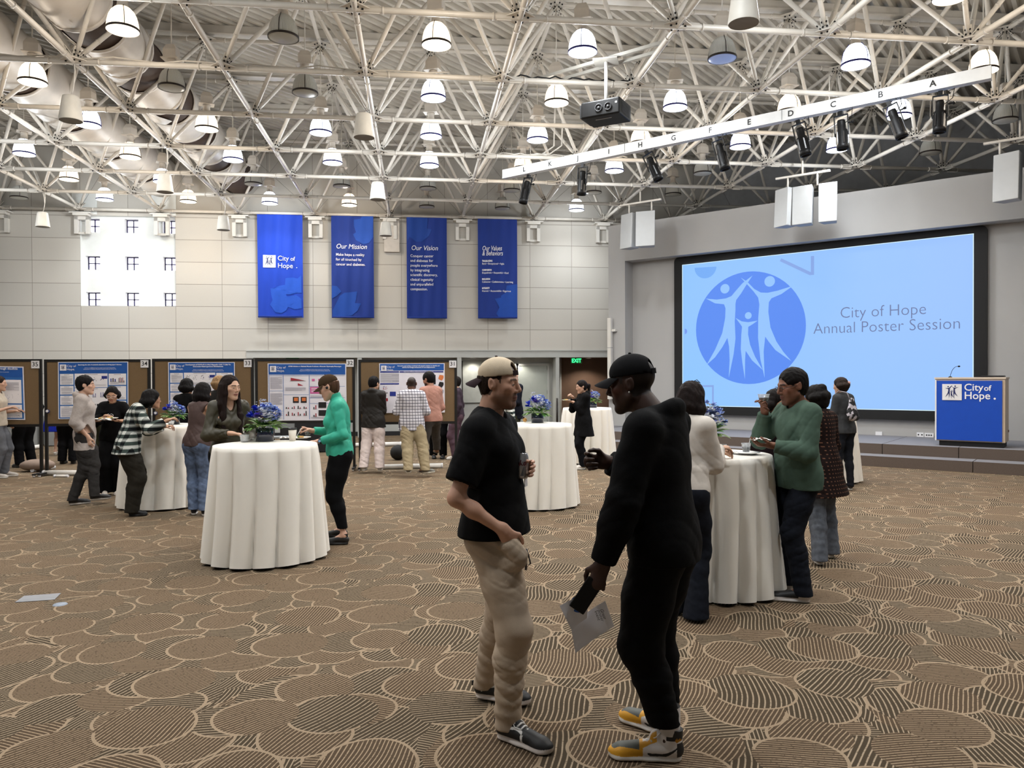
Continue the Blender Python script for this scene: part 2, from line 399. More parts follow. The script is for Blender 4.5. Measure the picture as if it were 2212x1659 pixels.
for k, (a, b_, c, d) in enumerate(holes):
    wn = struct('window_%d' % (k+1), MB().quad((a, YG, c), (b_, YG, c), (b_, YG, d), (a, YG, d)), MATS['daylit_pane'])
    f = MB(); t = .012
    for q in ((a, a+2*t), (b_-2*t, b_), ((a+b_)/2-t, (a+b_)/2+t)): f.box((q[0], YG-.05, c), (q[1], YG-.01, d))
    for q in ((c, c+2*t), (d-2*t, d), ((c+d)/2-t, (c+d)/2+t)): f.box((a, YG-.05, q[0]), (b_, YG-.01, q[1]))
    f.build('window_frame', FR, wn)
# ---- remaining walls
struct('wall_left', MB().quad((-13, -7, 0), (-13, 24.6, 0), (-13, 24.6, 8.1), (-13, -7, 8.1)), PANELS)
struct('wall_right', MB().quad((19, -7, 0), (19, 24.6, 0), (19, 24.6, 8.1), (19, -7, 8.1)), GREYW)
struct('wall_front', MB().quad((-13, -7, 0), (19, -7, 0), (19, -7, 8.1), (-13, -7, 8.1)), GREYW)
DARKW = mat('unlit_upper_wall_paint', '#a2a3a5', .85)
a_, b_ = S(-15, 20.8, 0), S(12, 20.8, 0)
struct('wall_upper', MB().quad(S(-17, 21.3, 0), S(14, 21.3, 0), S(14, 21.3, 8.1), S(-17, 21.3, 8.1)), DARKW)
# ---- stage wall: front plane with a wide opening, recess behind
NF, NB = 17.5, 17.9; TL, TR = -10.46, 6.0; OL, OR, OZ0, OZ1 = -9.97, 3.2, .0, 4.62; ZTOP = 5.57
mb = MB()
def sq(t0, t1, z0, z1, n): mb.quad(S(t0, n, z0), S(t1, n, z0), S(t1, n, z1), S(t0, n, z1))
sq(TL, OL, 0, ZTOP, NF); sq(OL, OR, OZ1, ZTOP, NF); sq(OR, TR, 0, ZTOP, NF); sq(OL, OR, 0, OZ1, NB)
for t in (OL, OR): mb.quad(S(t, NF, 0), S(t, NB, 0), S(t, NB, OZ1), S(t, NF, OZ1))
mb.quad(S(OL, NF, OZ1), S(OR, NF, OZ1), S(OR, NB, OZ1), S(OL, NB, OZ1))
mb.quad(S(TL, NF, 0), S(TL, NF+2, 0), S(TL, NF+2, ZTOP), S(TL, NF, ZTOP)); mb.quad(S(TL, NF, ZTOP), S(TR, NF, ZTOP), S(TR, NB+.3, ZTOP), S(TL, NB+.3, ZTOP))
struct('wall_stage', mb, STAGEW)
# pipe run and tall line speaker on the pier at the left end of the stage wall
p0 = S(-10.35, NF-.12, 0)
ls = thing('column_speaker', 'tall slim white column loudspeaker on the pier left of stage screen', 'speaker', (p0.x, p0.y, .9))
mb = MB(); q = S(-10.36, NF-.1, 0); mb.obox((q.x, q.y, 2.12), TS*.05, NS*.05, (0, 0, 1.05)); mb.build('speaker_case', WHITE, ls, world=True)
mb = MB(); mb.obox((q.x, q.y, 2.4), TS*.052, NS*.052, (0, 0, .006)).build('case_joint', mat('joint_grey', '#8c8f92', .5), ls, world=True)
mb = MB(); q2 = S(-10.26, NF-.05, 0)
for z in (2.85, 1.75): mb.obox((q2.x, q2.y, z), TS*.06, NS*.05, (0, 0, .03))
mb.build('bracket', WHITE, ls, world=True)

# small recessed downlights in the alcove soffits
for k, (x, y, e, lab) in enumerate(((1.6, YW+.3, 5, 'round recessed downlight in soffit above the wall panel'), (2.9, YW+.3, 6, 'round recessed downlight in soffit above the double doors'), (5.1, YW+.95, 12, 'round recessed downlight in soffit of the brown exit alcove'))):
    dl = thing('recessed_downlight', lab, 'downlight', (x, y, 2.2), 'recessed downlights in the door alcoves')
    MB().lathe([(.06, 0), (.085, 0), (.085, -.008), (.06, -.008)], n=20).build('trim_ring', SIGNW, dl); MB().disc((0, 0, -.003), (1, 0, 0), (0, 1, 0), .06, 20).build('lens', mat('downlight_glow', (1, .92, .8), em=4, noise=0), dl)
    ld = bpy.data.lights.new('downlight_bulb', 'SPOT'); ld.energy = e*4; ld.spot_size = 2.3; ld.spot_blend = .6; ld.shadow_soft_size = .04; ld.color = (1, .93, .82)
    lo = bpy.data.objects.new('downlight_bulb', ld); COL.objects.link(lo); lo.location = (x, y, 2.18)
# ---------------------------------------------------------------- ribbed roof deck and purlins
def deck():
    m = MB(); V = []; F = []
    pitch = .185; d = TS; e = Vector((1, 1, 0))/math.sqrt(2)       # ribs run along the 45 degree line going right and away
    prof = [(0, 0), (.065, 0), (.085, .08), (.165, .08)]
    lo, hi = -24, 30; pts = []
    s = -24.
    while s < 14:
        for a, h in prof: pts.append((s+a, h))
        s += pitch
    rib = e; cross = Vector((1, -1, 0))/math.sqrt(2)
    V = []
    for a, h in pts:
        V.append(cross*a+rib*(-18)+Vector((0, 0, DECK+h))); V.append(cross*a+rib*34+Vector((0, 0, DECK+h)))
    F = [(2*i, 2*i+1, 2*i+3, 2*i+2) for i in range(len(pts)-1)]
    return m.add(V, F)
DECKM = mat('roof_deck_paint', '#cfc9bd', .45, noise=.08, scale=3, spec=.7)
struct('ceiling', deck(), DECKM)
# ---------------------------------------------------------------- space frame
sf = thing('space_frame', 'white painted tubular steel space frame spanning the whole ceiling', 'ceiling truss', (CX, CY, ZB))
IR = range(-6, 10); JR = range(-4, 7)
def bx(i): return CX+SP*i
def by(j): return CY+SP*j
def ok(x, y, lim=20.6): return (x+y)/math.sqrt(2) < lim and -12.9 < x < 18.5
def child(mb, name, mats, kind=None, par=None): return mb.build(name, mats, par or sf, world=(par is None), kind=kind)
RC = .040
def chord(a, b, r=RC, z=None):
    mb = MB(); a, b = Vector(a), Vector(b); L = (b-a).length; d = (b-a)/L
    mb.tube([a, b], r, 10)
    n = max(1, round(L/SP))
    for k in range(n+1):
        c = a+d*(L*k/n)
        for s_ in (-1, 1):
            q = c+d*(.33*s_)
            if 0 < (q-a).dot(d) < L: mb.tube([q-d*.012, q+d*.012], r*1.18, 10)
    return child(mb, 'chord', TRUSS)
def run_limits(pts, lim=20.6):
    g = [p for p in pts if ok(p[0], p[1], lim)]
    return (g[0], g[-1]) if len(g) > 1 else None
for j in JR:
    q = run_limits([(bx(i), by(j)) for i in IR])
    if q: chord((*q[0], ZB), (*q[1], ZB))
for i in IR:
    q = run_limits([(bx(i), by(j)) for j in JR])
    if q: chord((*q[0], ZB), (*q[1], ZB))
for j in range(-4, 6):
    q = run_limits([(bx(i)+1, by(j)+1) for i in range(-6, 9)], 21.2)
    if q: chord((*q[0], ZT), (*q[1], ZT), .036)
for i in range(-6, 9):
    q = run_limits([(bx(i)+1, by(j)+1) for j in range(-4, 6)], 21.2)
    if q: chord((*q[0], ZT), (*q[1], ZT), .036)
# diagonals: four from every top node
diag = []
for i in range(-6, 9):
    for j in range(-4, 6):
        tx, ty = bx(i)+1, by(j)+1
        if not ok(tx, ty, 21.2): continue
        for di in (0, 1):
            for dj in (0, 1):
                x, y = bx(i+di), by(j+dj)
                if ok(x, y): diag.append((Vector((tx, ty, ZT)), Vector((x, y, ZB))))
def in_view(p):
    d = p-CAMP; z = d.dot(CF)
    return z > 2 and abs(d.dot(CR)/z) < .68 and abs(d.dot(CU)/z) < .52
def strut(mb, a, b, r=.034):
    d = (b-a).normalized(); a2, b2 = a+d*.12, b-d*.12
    mb.tube([a2, a2+d*.10, b2-d*.14, b2], [r*.7, r, r, r*.7], 8)
    for c in (a2+d*.35, b2-d*.38): mb.tube([c-d*.008, c+d*.008], r*1.12, 8)
diag.sort(key=lambda q: (0 if in_view((q[0]+q[1])/2) else 1, (q[1]-CAMP).length))
for a, b in diag[:100]:
    mb = MB(); strut(mb, a, b); child(mb, 'diagonal_strut', TRUSS)
mb = MB()
for a, b in diag[100:]: strut(mb, a, b)
child(mb, 'far_diagonal_struts', TRUSS, 'stuff')
# node connectors: star of bent plates with dark bolts
def connector(c, up, rich=True):
    c = Vector(c); m = MB(); t = .006; s = 1 if up else -1
    m.obox(c, (.11, .11, 0), (-.11, .11, 0), (0, 0, t)); m.obox(c, (.17, 0, 0), (0, .055, 0), (0, 0, t*.9)); m.obox(c, (0, .17, 0), (.055, 0, 0), (0, 0, t*.8))
    bolts = MB()
    for dx, dy in ((1, 1), (1, -1), (-1, 1), (-1, -1)):
        dv = Vector((dx, dy, s*(ZT-ZB))).normalized(); side = Vector((-dy, dx, 0)).normalized(); nn = dv.cross(side)
        m.obox(c+dv*.11+Vector((0, 0, .01*s)), dv*.10, side*.05, nn*t)
        if rich:
            for k in (.10, .16): 
                for sg in (-1, 1):
                    q = c+dv*k+side*(.026*sg); bolts.tube([q-nn*.016, q+nn*.016], .013, 6)
    for dx, dy in ((1, 0), (-1, 0), (0, 1), (0, -1)):
        d = Vector((dx, dy, 0)); side = Vector((-dy, dx, 0))
        m.obox(c+d*.2, d*.09, side*.012, (0, 0, .048))
    if rich:
        for k in range(8):
            a = PI/4*k+PI/8; q = c+Vector((math.cos(a)*.10, math.sin(a)*.10, 0)); bolts.tube([q-Vector((0, 0, .022)), q+Vector((0, 0, .022))], .014, 6)
    return m, bolts
nodes = [(bx(i), by(j), ZB, True) for i in IR for j in JR if ok(bx(i), by(j))]+[(bx(i)+1, by(j)+1, ZT, False) for i in range(-6, 9) for j in range(-4, 6) if ok(bx(i)+1, by(j)+1, 21.2)]
nodes.sort(key=lambda q: (0 if in_view(Vector(q[:3])) else 1, (Vector(q[:3])-CAMP).length))
base_m = {}
for k, (x, y, z, up) in enumerate(nodes[:100]):
    if up not in base_m:
        m_, b_ = connector((0, 0, 0), up); base_m[up] = (m_.build('node_connector', TRUSS), b_.build('bolts', BLACKM))
        o, bo = base_m[up]; bo.parent = o; o.parent = sf; o.location = (x-CX, y-CY, z-ZB)
    else:
        o = base_m[up][0].copy(); COL.objects.link(o); o.location = (x-CX, y-CY, z-ZB)
        bo = base_m[up][1].copy(); COL.objects.link(bo); bo.parent = o
mb = MB()
for x, y, z, up in nodes[100:]:
    m_, _ = connector((x, y, z), up, False); mb.V += m_.V; mb.F += [[i+mb.n for i in f] for f in m_.F]; mb.I += m_.I; mb.S += m_.S; mb.n += m_.n
child(mb, 'far_node_connectors', TRUSS, 'stuff')
# purlins that carry the deck, one over every top row
for j in range(-6, 7):
    y = by(j)+1; xs = [x for x in (-12.9, 18.4)]
    x1 = min(18.4, 21.2*math.sqrt(2)-y)
    if y > YW: continue
    mb = MB(); mb.box((-12.95, y-.05, DECK-.16), (x1, y+.05, DECK-.003)).box((-12.95, y-.10, DECK-.165), (x1, y+.10, DECK-.15))
    struct('ceiling_purlin', mb, TRUSS)
# thin bracing wires near the far wall
mb = MB()
for i in range(-5, 5):
    for a, b in (((bx(i), by(6), ZB), (bx(i)+2, by(5), ZT)), ((bx(i)+2, by(6), ZB), (bx(i), by(5), ZT))): mb.tube([a, b], .004, 4)
child(mb, 'bracing_wire', mat('wire_grey', '#77736c', .5))
# conduits laid on the chords
def cable(pts, r, name, m, label, cat='conduit'):
    o = MB().tube(pts, r, 6).build(name, m); return tag(o, label, cat, 'conduits and cables on the ceiling truss')
for j, (xa, xb), lab in ((1, (-7, 0.5), 'pale cable strung loosely along the second chord from the front, left half'), (1, (1.3, 3.4), 'dark cable sagging on the chord between the projector rails'), (3, (1.5, 4.3), 'pale green lit conduit running along the fourth chord below the projector')):
    n_ = 24; pts = [(xa+(xb-xa)*k/n_, by(j)+.03*math.sin(k*1.3), ZB+.055+.02*math.sin(k*2.1+j)) for k in range(n_+1)]
    cable(pts, .011, 'conduit', TRUSS if 'dark' not in lab else BLACKM, lab)
cable([(bx(2)-1.0, by(3), ZB+.05), (bx(2)-.6, by(3), ZB+.07), (bx(2)-.35, by(3), ZB+.25), (bx(2)-.3, by(3), ZT), (bx(2)-.3, by(3), DECK-.1)], .018, 'conduit', TRUSS, 'pale bent conduit rising from chord to deck below the projector')
cable([(bx(2)-1.2, by(3)+.05, ZB+.05), (bx(2)-.75, by(3)+.05, ZB+.07), (bx(2)-.5, by(3)+.05, ZB+.25), (bx(2)-.45, by(3)+.05, ZT), (bx(2)-.45, by(3), DECK-.1)], .018, 'conduit', TRUSS, 'second bent conduit rising beside the first, left of the projector pole')
# wall bearings under the last row of nodes
br = thing('wall_bearing', 'white forked steel bearing bracket on the far wall under the truss', 'bracket', (bx(-4), by(6)+.1, ZB), 'white wall brackets under the truss ends')
mb = MB(); mb.box((-.26, -.12, -.10), (.26, .2, -.07)).box((-.18, -.1, -.16), (.18, .15, -.10)); mb.build('bearing_plate', WHITE, br)
mb = MB(); mb.box((-.19, .02, -.62), (-.10, .14, -.16)).box((.10, .02, -.62), (.19, .14, -.16)).box((-.19, .02, -.25), (.19, .14, -.16)).box((-.19, .1, -.62), (.19, .14, -.56)).build('fork', WHITE, br)
names = {-4: 'above the left edge of the window bay', -3: 'above the right edge of the window bay', -2: 'between the window bay and the first banner', -1: 'between the first and second banners', 0: 'between the Mission and Vision banners', 1: 'between the Vision and Values banners', 2: 'right of the Values banner', 3: 'beside the left end of the stage wall', -5: 'at far left of the wall'}
for i in (-5, -4, -3, -2, -1, 0, 1, 2, 3):
    lab = 'white forked steel bracket under the truss end, '+names[i]
    if i == -4: br['label'] = lab
    else: copy_thing(br, (bx(i), by(6)+.1, ZB), lab)
for i, lab in ((-4, 'pale square wall plate behind truss end above left window column'), (-3, 'pale square wall plate behind truss end above right window column')):
    tag(MB().box((bx(i)-.28, YW-.03, 6.02-.02), (bx(i)+.34, YW-.003, 6.62)).build('wall_plate', BAYW), lab, 'wall plate', 'white plates above the window bay')
tag(MB().box((bx(0)-.16, YW-.10, 5.12), (bx(0)+.26, YW-.02, 6.02)).build('wall_box', mat('box_beige', '#cfc8bf', .6)), 'tall beige box on far wall behind the cone speaker between two banners', 'wall box')
# ---------------------------------------------------------------- round ducts
DUCTW = mat('duct_white_jacket', '#d3ccc3', .46, noise=.1, scale=2.5, bump=.2, bscale=5, spec=.5)
DUCTB = mat('duct_brown_lining', '#3a281c', .7, noise=.12, scale=9)
def duct(name, label, x, z, r, y0, y1, segs, strip):
    root = thing(name, label, 'duct', (x, y0, z), 'round ducts along the left of the ceiling')
    MB().lathe([(r*.97, 0), (r*.97, y1-y0)], (0, 0, 0), 32, ax=(0, 1, 0)).build('duct_core', DUCTB, root)
    for a, b in segs:
        mb = MB(); n = 10; prof = []
        for k in range(n+1):
            u = k/n; prof.append((r*(1.0+.035*math.sin(PI*u)**.6), a-y0+(b-a)*u))
        mb.lathe(prof, (0, 0, 0), 36, ax=(0, 1, 0))
        for e in (a, b): mb.lathe([(r*1.0, e-y0-.03), (r*1.05, e-y0-.03), (r*1.05, e-y0+.03), (r*1.0, e-y0+.03)], (0, 0, 0), 36, ax=(0, 1, 0))
        mb.build('duct_jacket', DUCTW, root)
    # long draped strip on the lower left flank that ties the jackets together
    mb = MB(); V = []; n = 60; m_ = 8
    for k in range(n+1):
        yy = (y1-y0)*k/n
        wob = .12*math.sin(yy*2.9)+.06*math.sin(yy*6.1+1)
        for q in range(m_+1):
            a = math.radians(168+(85+38*wob/.12*.6)*q/m_)
            rr = r*(1.03+.03*math.sin(yy*5+q)); V.append((rr*math.cos(a), yy, rr*math.sin(a)))
    F = [(k*(m_+1)+q, k*(m_+1)+q+1, (k+1)*(m_+1)+q+1, (k+1)*(m_+1)+q) for k in range(n) for q in range(m_)]
    mb.add(V, F, 0, True).build('draped_strip', DUCTW, root)
    return root
duct('round_duct', 'large round duct with white jackets and dark brown gaps near left of ceiling', -4.72, 7.02, .47, 4.0, 21.6, [(5.4+1.72*k, 6.42+1.72*k) for k in range(9)], 1)
duct('round_duct', 'second large round duct mostly pale, further left by wall', -6.72, 7.0, .50, 4.0, 21.6, [(4.2+2.0*k, 5.95+2.0*k) for k in range(9)], 1)
# ---------------------------------------------------------------- pendant high-bay lamps
GLASS_C = mat('lamp_glass_cool_lit', (.86, .93, 1.), .3, em=3.0, noise=0)
GLASS_W = mat('lamp_glass_warm_lit', (1., .80, .56), .3, em=1.7, noise=0)
LENS_W = mat('lamp_lens_warm_lit', (1., .86, .68), .3, em=4, noise=0)
def ribbed_glass(name, col, alpha):
    m, g, b = newmat(name, .18); tc = g.N.new('ShaderNodeTexCoord'); x, y, z = g.sep(tc.outputs['Object'])
    a = g.m('ARCTAN2', y, x); s = g.m('SINE', g.m('MULTIPLY', a, 60.))
    b.inputs['Base Color'].default_value = (*srgb(col), 1); b.inputs['Alpha'].default_value = alpha
    bp = g.N.new('ShaderNodeBump'); bp.inputs['Strength'].default_value = .6; bp.inputs['Distance'].default_value = .004
    g.L.new(s, bp.inputs['Height']); g.L.new(bp.outputs[0], b.inputs['Normal']); return m
GLASS_OFF = ribbed_glass('lamp_glass_unlit', '#e9e9e2', .86)
LENS_OFF = mat('lamp_lens_unlit', '#c2c3bb', .35, noise=.05); LENS_BLUE = mat('lamp_lens_blue_glow', '#93a5d6', .35, noise=.05, em=.25)  # the blue lens has a faint painted glow although its lamp is off
HOUS = mat('ballast_housing', '#cfc6ba', .5, noise=.06)
BAND = mat('lamp_band_dark', '#2c2320', .4); BANDB = mat('lamp_band_blue', '#23207a', .4)
R0 = .195
def lamp_parts(state):
    root = thing('pendant_lamp', 'x', 'pendant lamp', (0, 0, 0), 'pendant lamps hung in the ceiling truss')
    g = {'c': GLASS_C, 'w': GLASS_W, 'o': GLASS_OFF, 'b': GLASS_OFF}[state]; l = {'c': GLASS_C, 'w': LENS_W, 'o': LENS_OFF, 'b': LENS_BLUE}[state]
    MB().lathe([(R0, 0), (R0*.99, .05), (R0*.955, .11), (R0*.87, .18), (R0*.72, .24), (R0*.5, .285), (R0*.42, .295)], n=28).build('glass_dome', g, root)
    MB().lathe([(0, -.012), (R0*.6, -.008), (R0*.97, .004), (R0*.985, .01)], n=28).build('lens', l, root)
    mb = MB(); mb.lathe([(R0*1.005, .0), (R0*1.03, .0), (R0*1.035, .028), (R0*1.005, .028)], n=28)
    for k in range(3):
        a = k*2.094+.6; c, s = math.cos(a), math.sin(a)
        mb.tube([(R0*1.03*c, R0*1.03*s, .01), (R0*1.0*c, R0*1.0*s, .10), (R0*.9*c, R0*.9*s, .185), (R0*.5*c, R0*.5*s, .30)], .005, 5)
    mb.build('guard_band', BANDB if state == 'c' else BAND, root)
    mb = MB(); mb.lathe([(.085, .285), (.085, .30), (.07, .31), (.06, .40), (.075, .42), (.06, .44)], n=16); mb.build('neck', HOUS, root)
    mb = MB(); mb.box((-.13, -.10, .44), (.13, .10, .455)).box((-.10, -.08, .455), (.10, .08, .58)).prism([(-.10, -.08, .58), (.10, -.08, .58), (.06, -.05, .66), (-.06, -.05, .66)], (0, .16, 0))
    mb.build('ballast_box', HOUS, root)
    MB().tube([(0, 0, .64), (0, 0, ZT-6.12-.02)], .009, 6).build('stem', TRUSS, root)
    return root
STATE = {(-1.5,.5):'w',(-.5,.5):'o',(.5,.5):'w',(1.5,.5):'c',(2.5,.5):'b',(3.5,.5):'c',(4.5,.5):'w',
(-2.5,1.5):'w',(-1.5,1.5):'o',(-.5,1.5):'o',(.5,1.5):'c',(1.5,1.5):'w',(2.5,1.5):'c',(3.5,1.5):'w',(4.5,1.5):'c',(5.5,1.5):'o',
(-3.5,2.5):'c',(-2.5,2.5):'c',(-1.5,2.5):'w',(-.5,2.5):'c',(.5,2.5):'c',(1.5,2.5):'c',(2.5,2.5):'w',(3.5,2.5):'c',(4.5,2.5):'c',(5.5,2.5):'o',
(-3.5,3.5):'c',(-2.5,3.5):'w',(-1.5,3.5):'c',(-.5,3.5):'c',(.5,3.5):'c',(1.5,3.5):'w',(2.5,3.5):'c',(3.5,3.5):'o',
(-4.5,4.5):'c',(-3.5,4.5):'w',(-2.5,4.5):'c',(-1.5,4.5):'o',(-.5,4.5):'o',(.5,4.5):'o',(1.5,4.5):'o',(2.5,4.5):'o',(3.5,4.5):'o',
(-4.5,5.5):'o',(-3.5,5.5):'c',(-2.5,5.5):'w',(-1.5,5.5):'c',(-.5,5.5):'w',(.5,5.5):'o',(1.5,5.5):'o',(2.5,5.5):'c',
(3.5,-.5):'w',
(6.5,.5):'c',(-4.5,.5):'c',(-5.5,2.5):'c'}
for j_ in (-.5, -1.5, -2.5, -3.5):  # unseen lamp rows toward the camera, added to brighten the foreground
    for i_ in (-3.5, -1.5, .5, 2.5, 4.5): STATE[(i_+(1 if j_ in (-1.5, -3.5) else 0), j_)] = 'c' if (i_+j_) % 4 else 'w'
ORD = ['first', 'second', 'third', 'fourth', 'fifth', 'sixth', 'seventh', 'eighth', 'ninth', 'tenth', 'eleventh']
ROWN = {.5: 'nearest full row', 1.5: 'second row back', 2.5: 'third row back', 3.5: 'fourth row back', 4.5: 'fifth row back', 5.5: 'row nearest the far wall', -.5: 'row above the top edge of view'}
SN = {'c': 'glowing cool white glass pendant lamp', 'w': 'glowing warm amber glass pendant lamp', 'o': 'unlit ribbed glass pendant lamp', 'b': 'unlit pendant lamp with bluish lens'}
protos = {}
for (i, j), st in sorted(STATE.items(), key=lambda q: (q[0][1], q[0][0])):
    x, y = CX+SP*i, CY+SP*j
    same = sorted(k[0] for k in STATE if k[1] == j and abs(k[0]-.5) < 5.5 and k not in ((6.5, .5), (-4.5, .5), (-5.5, 2.5)))
    if i in same and j >= .5: lab = '%s, %s from left in the %s' % (SN[st], ORD[same.index(i)], ROWN[j])
    elif (i, j) == (3.5, -.5): lab = SN[st]+' cut off by the top edge near right'
    else: lab = '%s outside the view, %s bay across, %s row' % (SN[st].replace('glass ', ''), ORD[int(i+6.5)-1] if i+6.5 < 12 else 'last', ORD[int(5.5-j)])
    if st not in protos: o = protos[st] = lamp_parts(st); o['label'] = lab
    else: o = copy_thing(protos[st], label=lab)
    o.location = (x, y, 6.12); o.rotation_euler = (0, 0, random.uniform(-.5, .5))
    if st in 'cw' and abs(i-.5) < 5.6:
        ld = bpy.data.lights.new('lamp_bulb', 'POINT'); ld.energy = LAMP_W*(.75 if st == 'w' else 1.15); ld.shadow_soft_size = .12
        ld.color = (1, .86, .70) if st == 'w' else (.93, .97, 1.)
        lo = bpy.data.objects.new('lamp_bulb', ld); COL.objects.link(lo); lo.location = (x, y, 6.12-.16)
        sd_ = bpy.data.lights.new('lamp_beam', 'SPOT'); sd_.energy = ld.energy*2.0; ld.energy *= .36; sd_.spot_size = math.radians(150); sd_.spot_blend = 1.; sd_.shadow_soft_size = .15; sd_.color = ld.color
        so_ = bpy.data.objects.new('lamp_beam', sd_); COL.objects.link(so_); so_.location = (x, y, 6.12-.06)
# ---------------------------------------------------------------- pendant cone speakers
SPK = [((-4.76, 11.5, 5.26), (0, 0), 'white cone speaker hung below truss over the left round duct', 0), ((-.74, 11.5, 5.16), (0, 0), 'white cone speaker hung from the second chord left of centre', 1),
 ((-4.74, 15.5, 5.21), (0, 0), 'white cone speaker in front of a lit lamp above the window bay', 2), ((-.74, 15.5, 5.16), (0, 0), 'white cone speaker hung above the Mission banner corner', 3),
 ((-.74, 19.5, 5.17), (0, 0), 'white cone speaker against the beige wall box between two banners', 4), ((-8.72, 19.5, 5.24), (0, 0), 'white cone speaker on a long cable left of the window bay', 5),
 ((-4.62, 19.5, 5.24), (0, 0), 'white cone speaker on a cable left of the blue logo banner', 6), ((3.29, 7.5, 5.22), (0, 0), 'large white cone speaker at top edge right of centre', 7)]
root = None
for (x, y, z), _, lab, k in SPK:
    if root is None:
        root = thing('pendant_speaker', lab, 'speaker', (x, y, z), 'white cone speakers hung from the truss')
        MB().lathe([(.150, 0), (.155, .02), (.118, .30), (.108, .335), (.09, .345), (0, .345)], n=24).build('speaker_cone', mat('speaker_white', '#dad6cd', .5), root)
        MB().lathe([(0, .012), (.149, .004)], n=24).build('speaker_grille', mat('speaker_grille', '#8f8b84', .8), root)
        o = root
    else: o = copy_thing(root, (x, y, z), lab)
    n = Vector((bx(round((x-CX)/SP)), y, ZB))-Vector((x, y, z))
    MB().tube([(0, 0, .34), (.03, 0, .42), (.05, 0, .55), (n.x*.6+.03, 0, .7), (n.x, 0, n.z-.03)], .008, 6).build('hanging_cable', TRUSS, o)
# ---------------------------------------------------------------- lighting bar with spotlights
ZL, NL = 5.80, 12.75
barmat = mat('light_bar_white', '#eceeef', .35, noise=.03)
t0, t1 = -10.15, -1.40
lb = thing('lighting_bar', 'long white lettered lighting bar hung below the truss', 'lighting bar', S((t0+t1)/2, NL, ZL))
mb = MB(); a, b = S(t0, NL, ZL+.11), S(t1, NL, ZL+.11); mb.obox((a+b)/2, (b-a)/2, NS*.05, (0, 0, .085)); mb.obox((a+b)/2-Vector((0, 0, .092)), (b-a)/2, NS*.065, (0, 0, .008))
mb.build('bar_beam', barmat, lb, world=True)
mb = MB()
for k in range(1, 6):
    c = S(t0+(t1-t0)*k/6, NL-.052, ZL+.11); mb.obox(c, TS*.004, NS*.002, (0, 0, .085))
mb.build('bar_joint', mat('bar_joint', '#8e9092', .5), lb, world=True)
mb = MB(); lt = []
PXL = [(1132,370),(1188,358),(1248,345),(1315,331),(1383,315),(1455,299),(1534,283),(1618,263),(1708,243),(1800,222),(1902,199),(2015,175)]
for ch, (u, v) in zip('LKJIHGFEDCBA', PXL):
    t, z = onstage(u, v, NL-.055); lt.append(t); mb.text(ch, S(t, NL-.056, ZL+.065), TS, (0, 0, 1), .13, align='CENTER', bold=.002)
mb.build('lettering', TXT_BLK, lb, world=True)
for f_ in (.08, .42, .75, .97):
    c = S(t0+(t1-t0)*f_, NL, 0); MB().tube([(c.x, c.y, ZL+.2), (c.x, c.y, ZB+.3)], .008, 6).build('hanger_rod', TRUSS, lb, world=True)
spot = thing('spotlight', 'x', 'spotlight', (0, 0, 0), 'black spotlights under the lighting bar')
head = MB().lathe([(0, .16), (.055, .16), (.062, .13), (.062, .02), (.085, 0), (.085, -.22), (.09, -.225), (.09, -.30), (.075, -.30), (.072, -.27), (0, -.27)], (0, 0, -.30), 14).build('lamp_barrel', BLACK, spot)
mb = MB()
for k in range(6):
    a = k*PI/3; mb.obox((.088*math.cos(a), .088*math.sin(a), -.42), (.004*math.cos(a), .004*math.sin(a), 0), (-.01*math.sin(a), .01*math.cos(a), 0), (0, 0, .09))
mb.build('cooling_fins', mat('black_gloss', '#1b1b1d', .2), head)
MB().obox((.10, 0, -.22), (.006, 0, 0), (0, .02, 0), (0, 0, .16)).obox((-.10, 0, -.22), (.006, 0, 0), (0, .02, 0), (0, 0, .16)).obox((0, 0, -.065), (.105, 0, 0), (0, .02, 0), (0, 0, .006)).build('yoke', BLACK, spot)
MB().box((-.03, -.03, -.07), (.03, .03, .0)).tube([(.10, 0, -.2), (.16, 0, -.2)], .012, 6).ball((.17, 0, -.2), .022).build('clamp', BLACK, spot)
MB().tube([(.05, 0, -.2), (.15, .02, -.12), (.17, .02, .02), (.10, 0, -.02)], .006, 5).build('power_cable', BLACK, spot)
tilts = {'L': (8, -10), 'J': (4, 0), 'H': (-22, 6), 'F': (-14, 4), 'D': (-12, 2), 'C': (-3, 0), 'B': (-18, 4), 'A': (2, 0)}
first = True
for ch, t in zip('LKJIHGFEDCBA', lt):
    if ch not in tilts: continue
    lab = 'black cylindrical spotlight clamped under letter %s of the lighting bar' % ch
    o = spot if first else copy_thing(spot); first = False; o['label'] = lab; o.location = S(t+.1, NL-.02, ZL-.015)
    o.rotation_euler = (math.radians(tilts[ch][1]), math.radians(tilts[ch][0]), -PI/4)
# ---------------------------------------------------------------- projector on rails
for k, (p, q) in enumerate(((onz(1165, 172, 6.17), onz(1430, 95, 6.17)), (onz(1215, 174, 6.17), onz(1430, 112, 6.17)))):
    d = (q-p).normalized(); s_ = Vector((-d.y, d.x, 0)); mb = MB()
    mb.obox((p+q)/2, (q-p)/2, s_*.022, (0, 0, .004)); mb.obox((p+q)/2+s_*.02+Vector((0, 0, .02)), (q-p)/2, s_*.003, (0, 0, .02)); mb.obox((p+q)/2-s_*.02+Vector((0, 0, .02)), (q-p)/2, s_*.003, (0, 0, .02))
    tag(mb.build('mounting_rail', mat('rail_steel', '#b9b5ac', .4, noise=.05)), ['rear steel rail carrying the projector mount, left one', 'front steel rail carrying the projector mount, right one'][k], 'rail', 'projector rails')
pc = onz(1309, 133, 6.15); Y_, Z_ = pc.y, 6.13
pj = thing('projector', 'black box projector hung on white pole below the truss', 'projector', (pc.x, pc.y, 5.25))
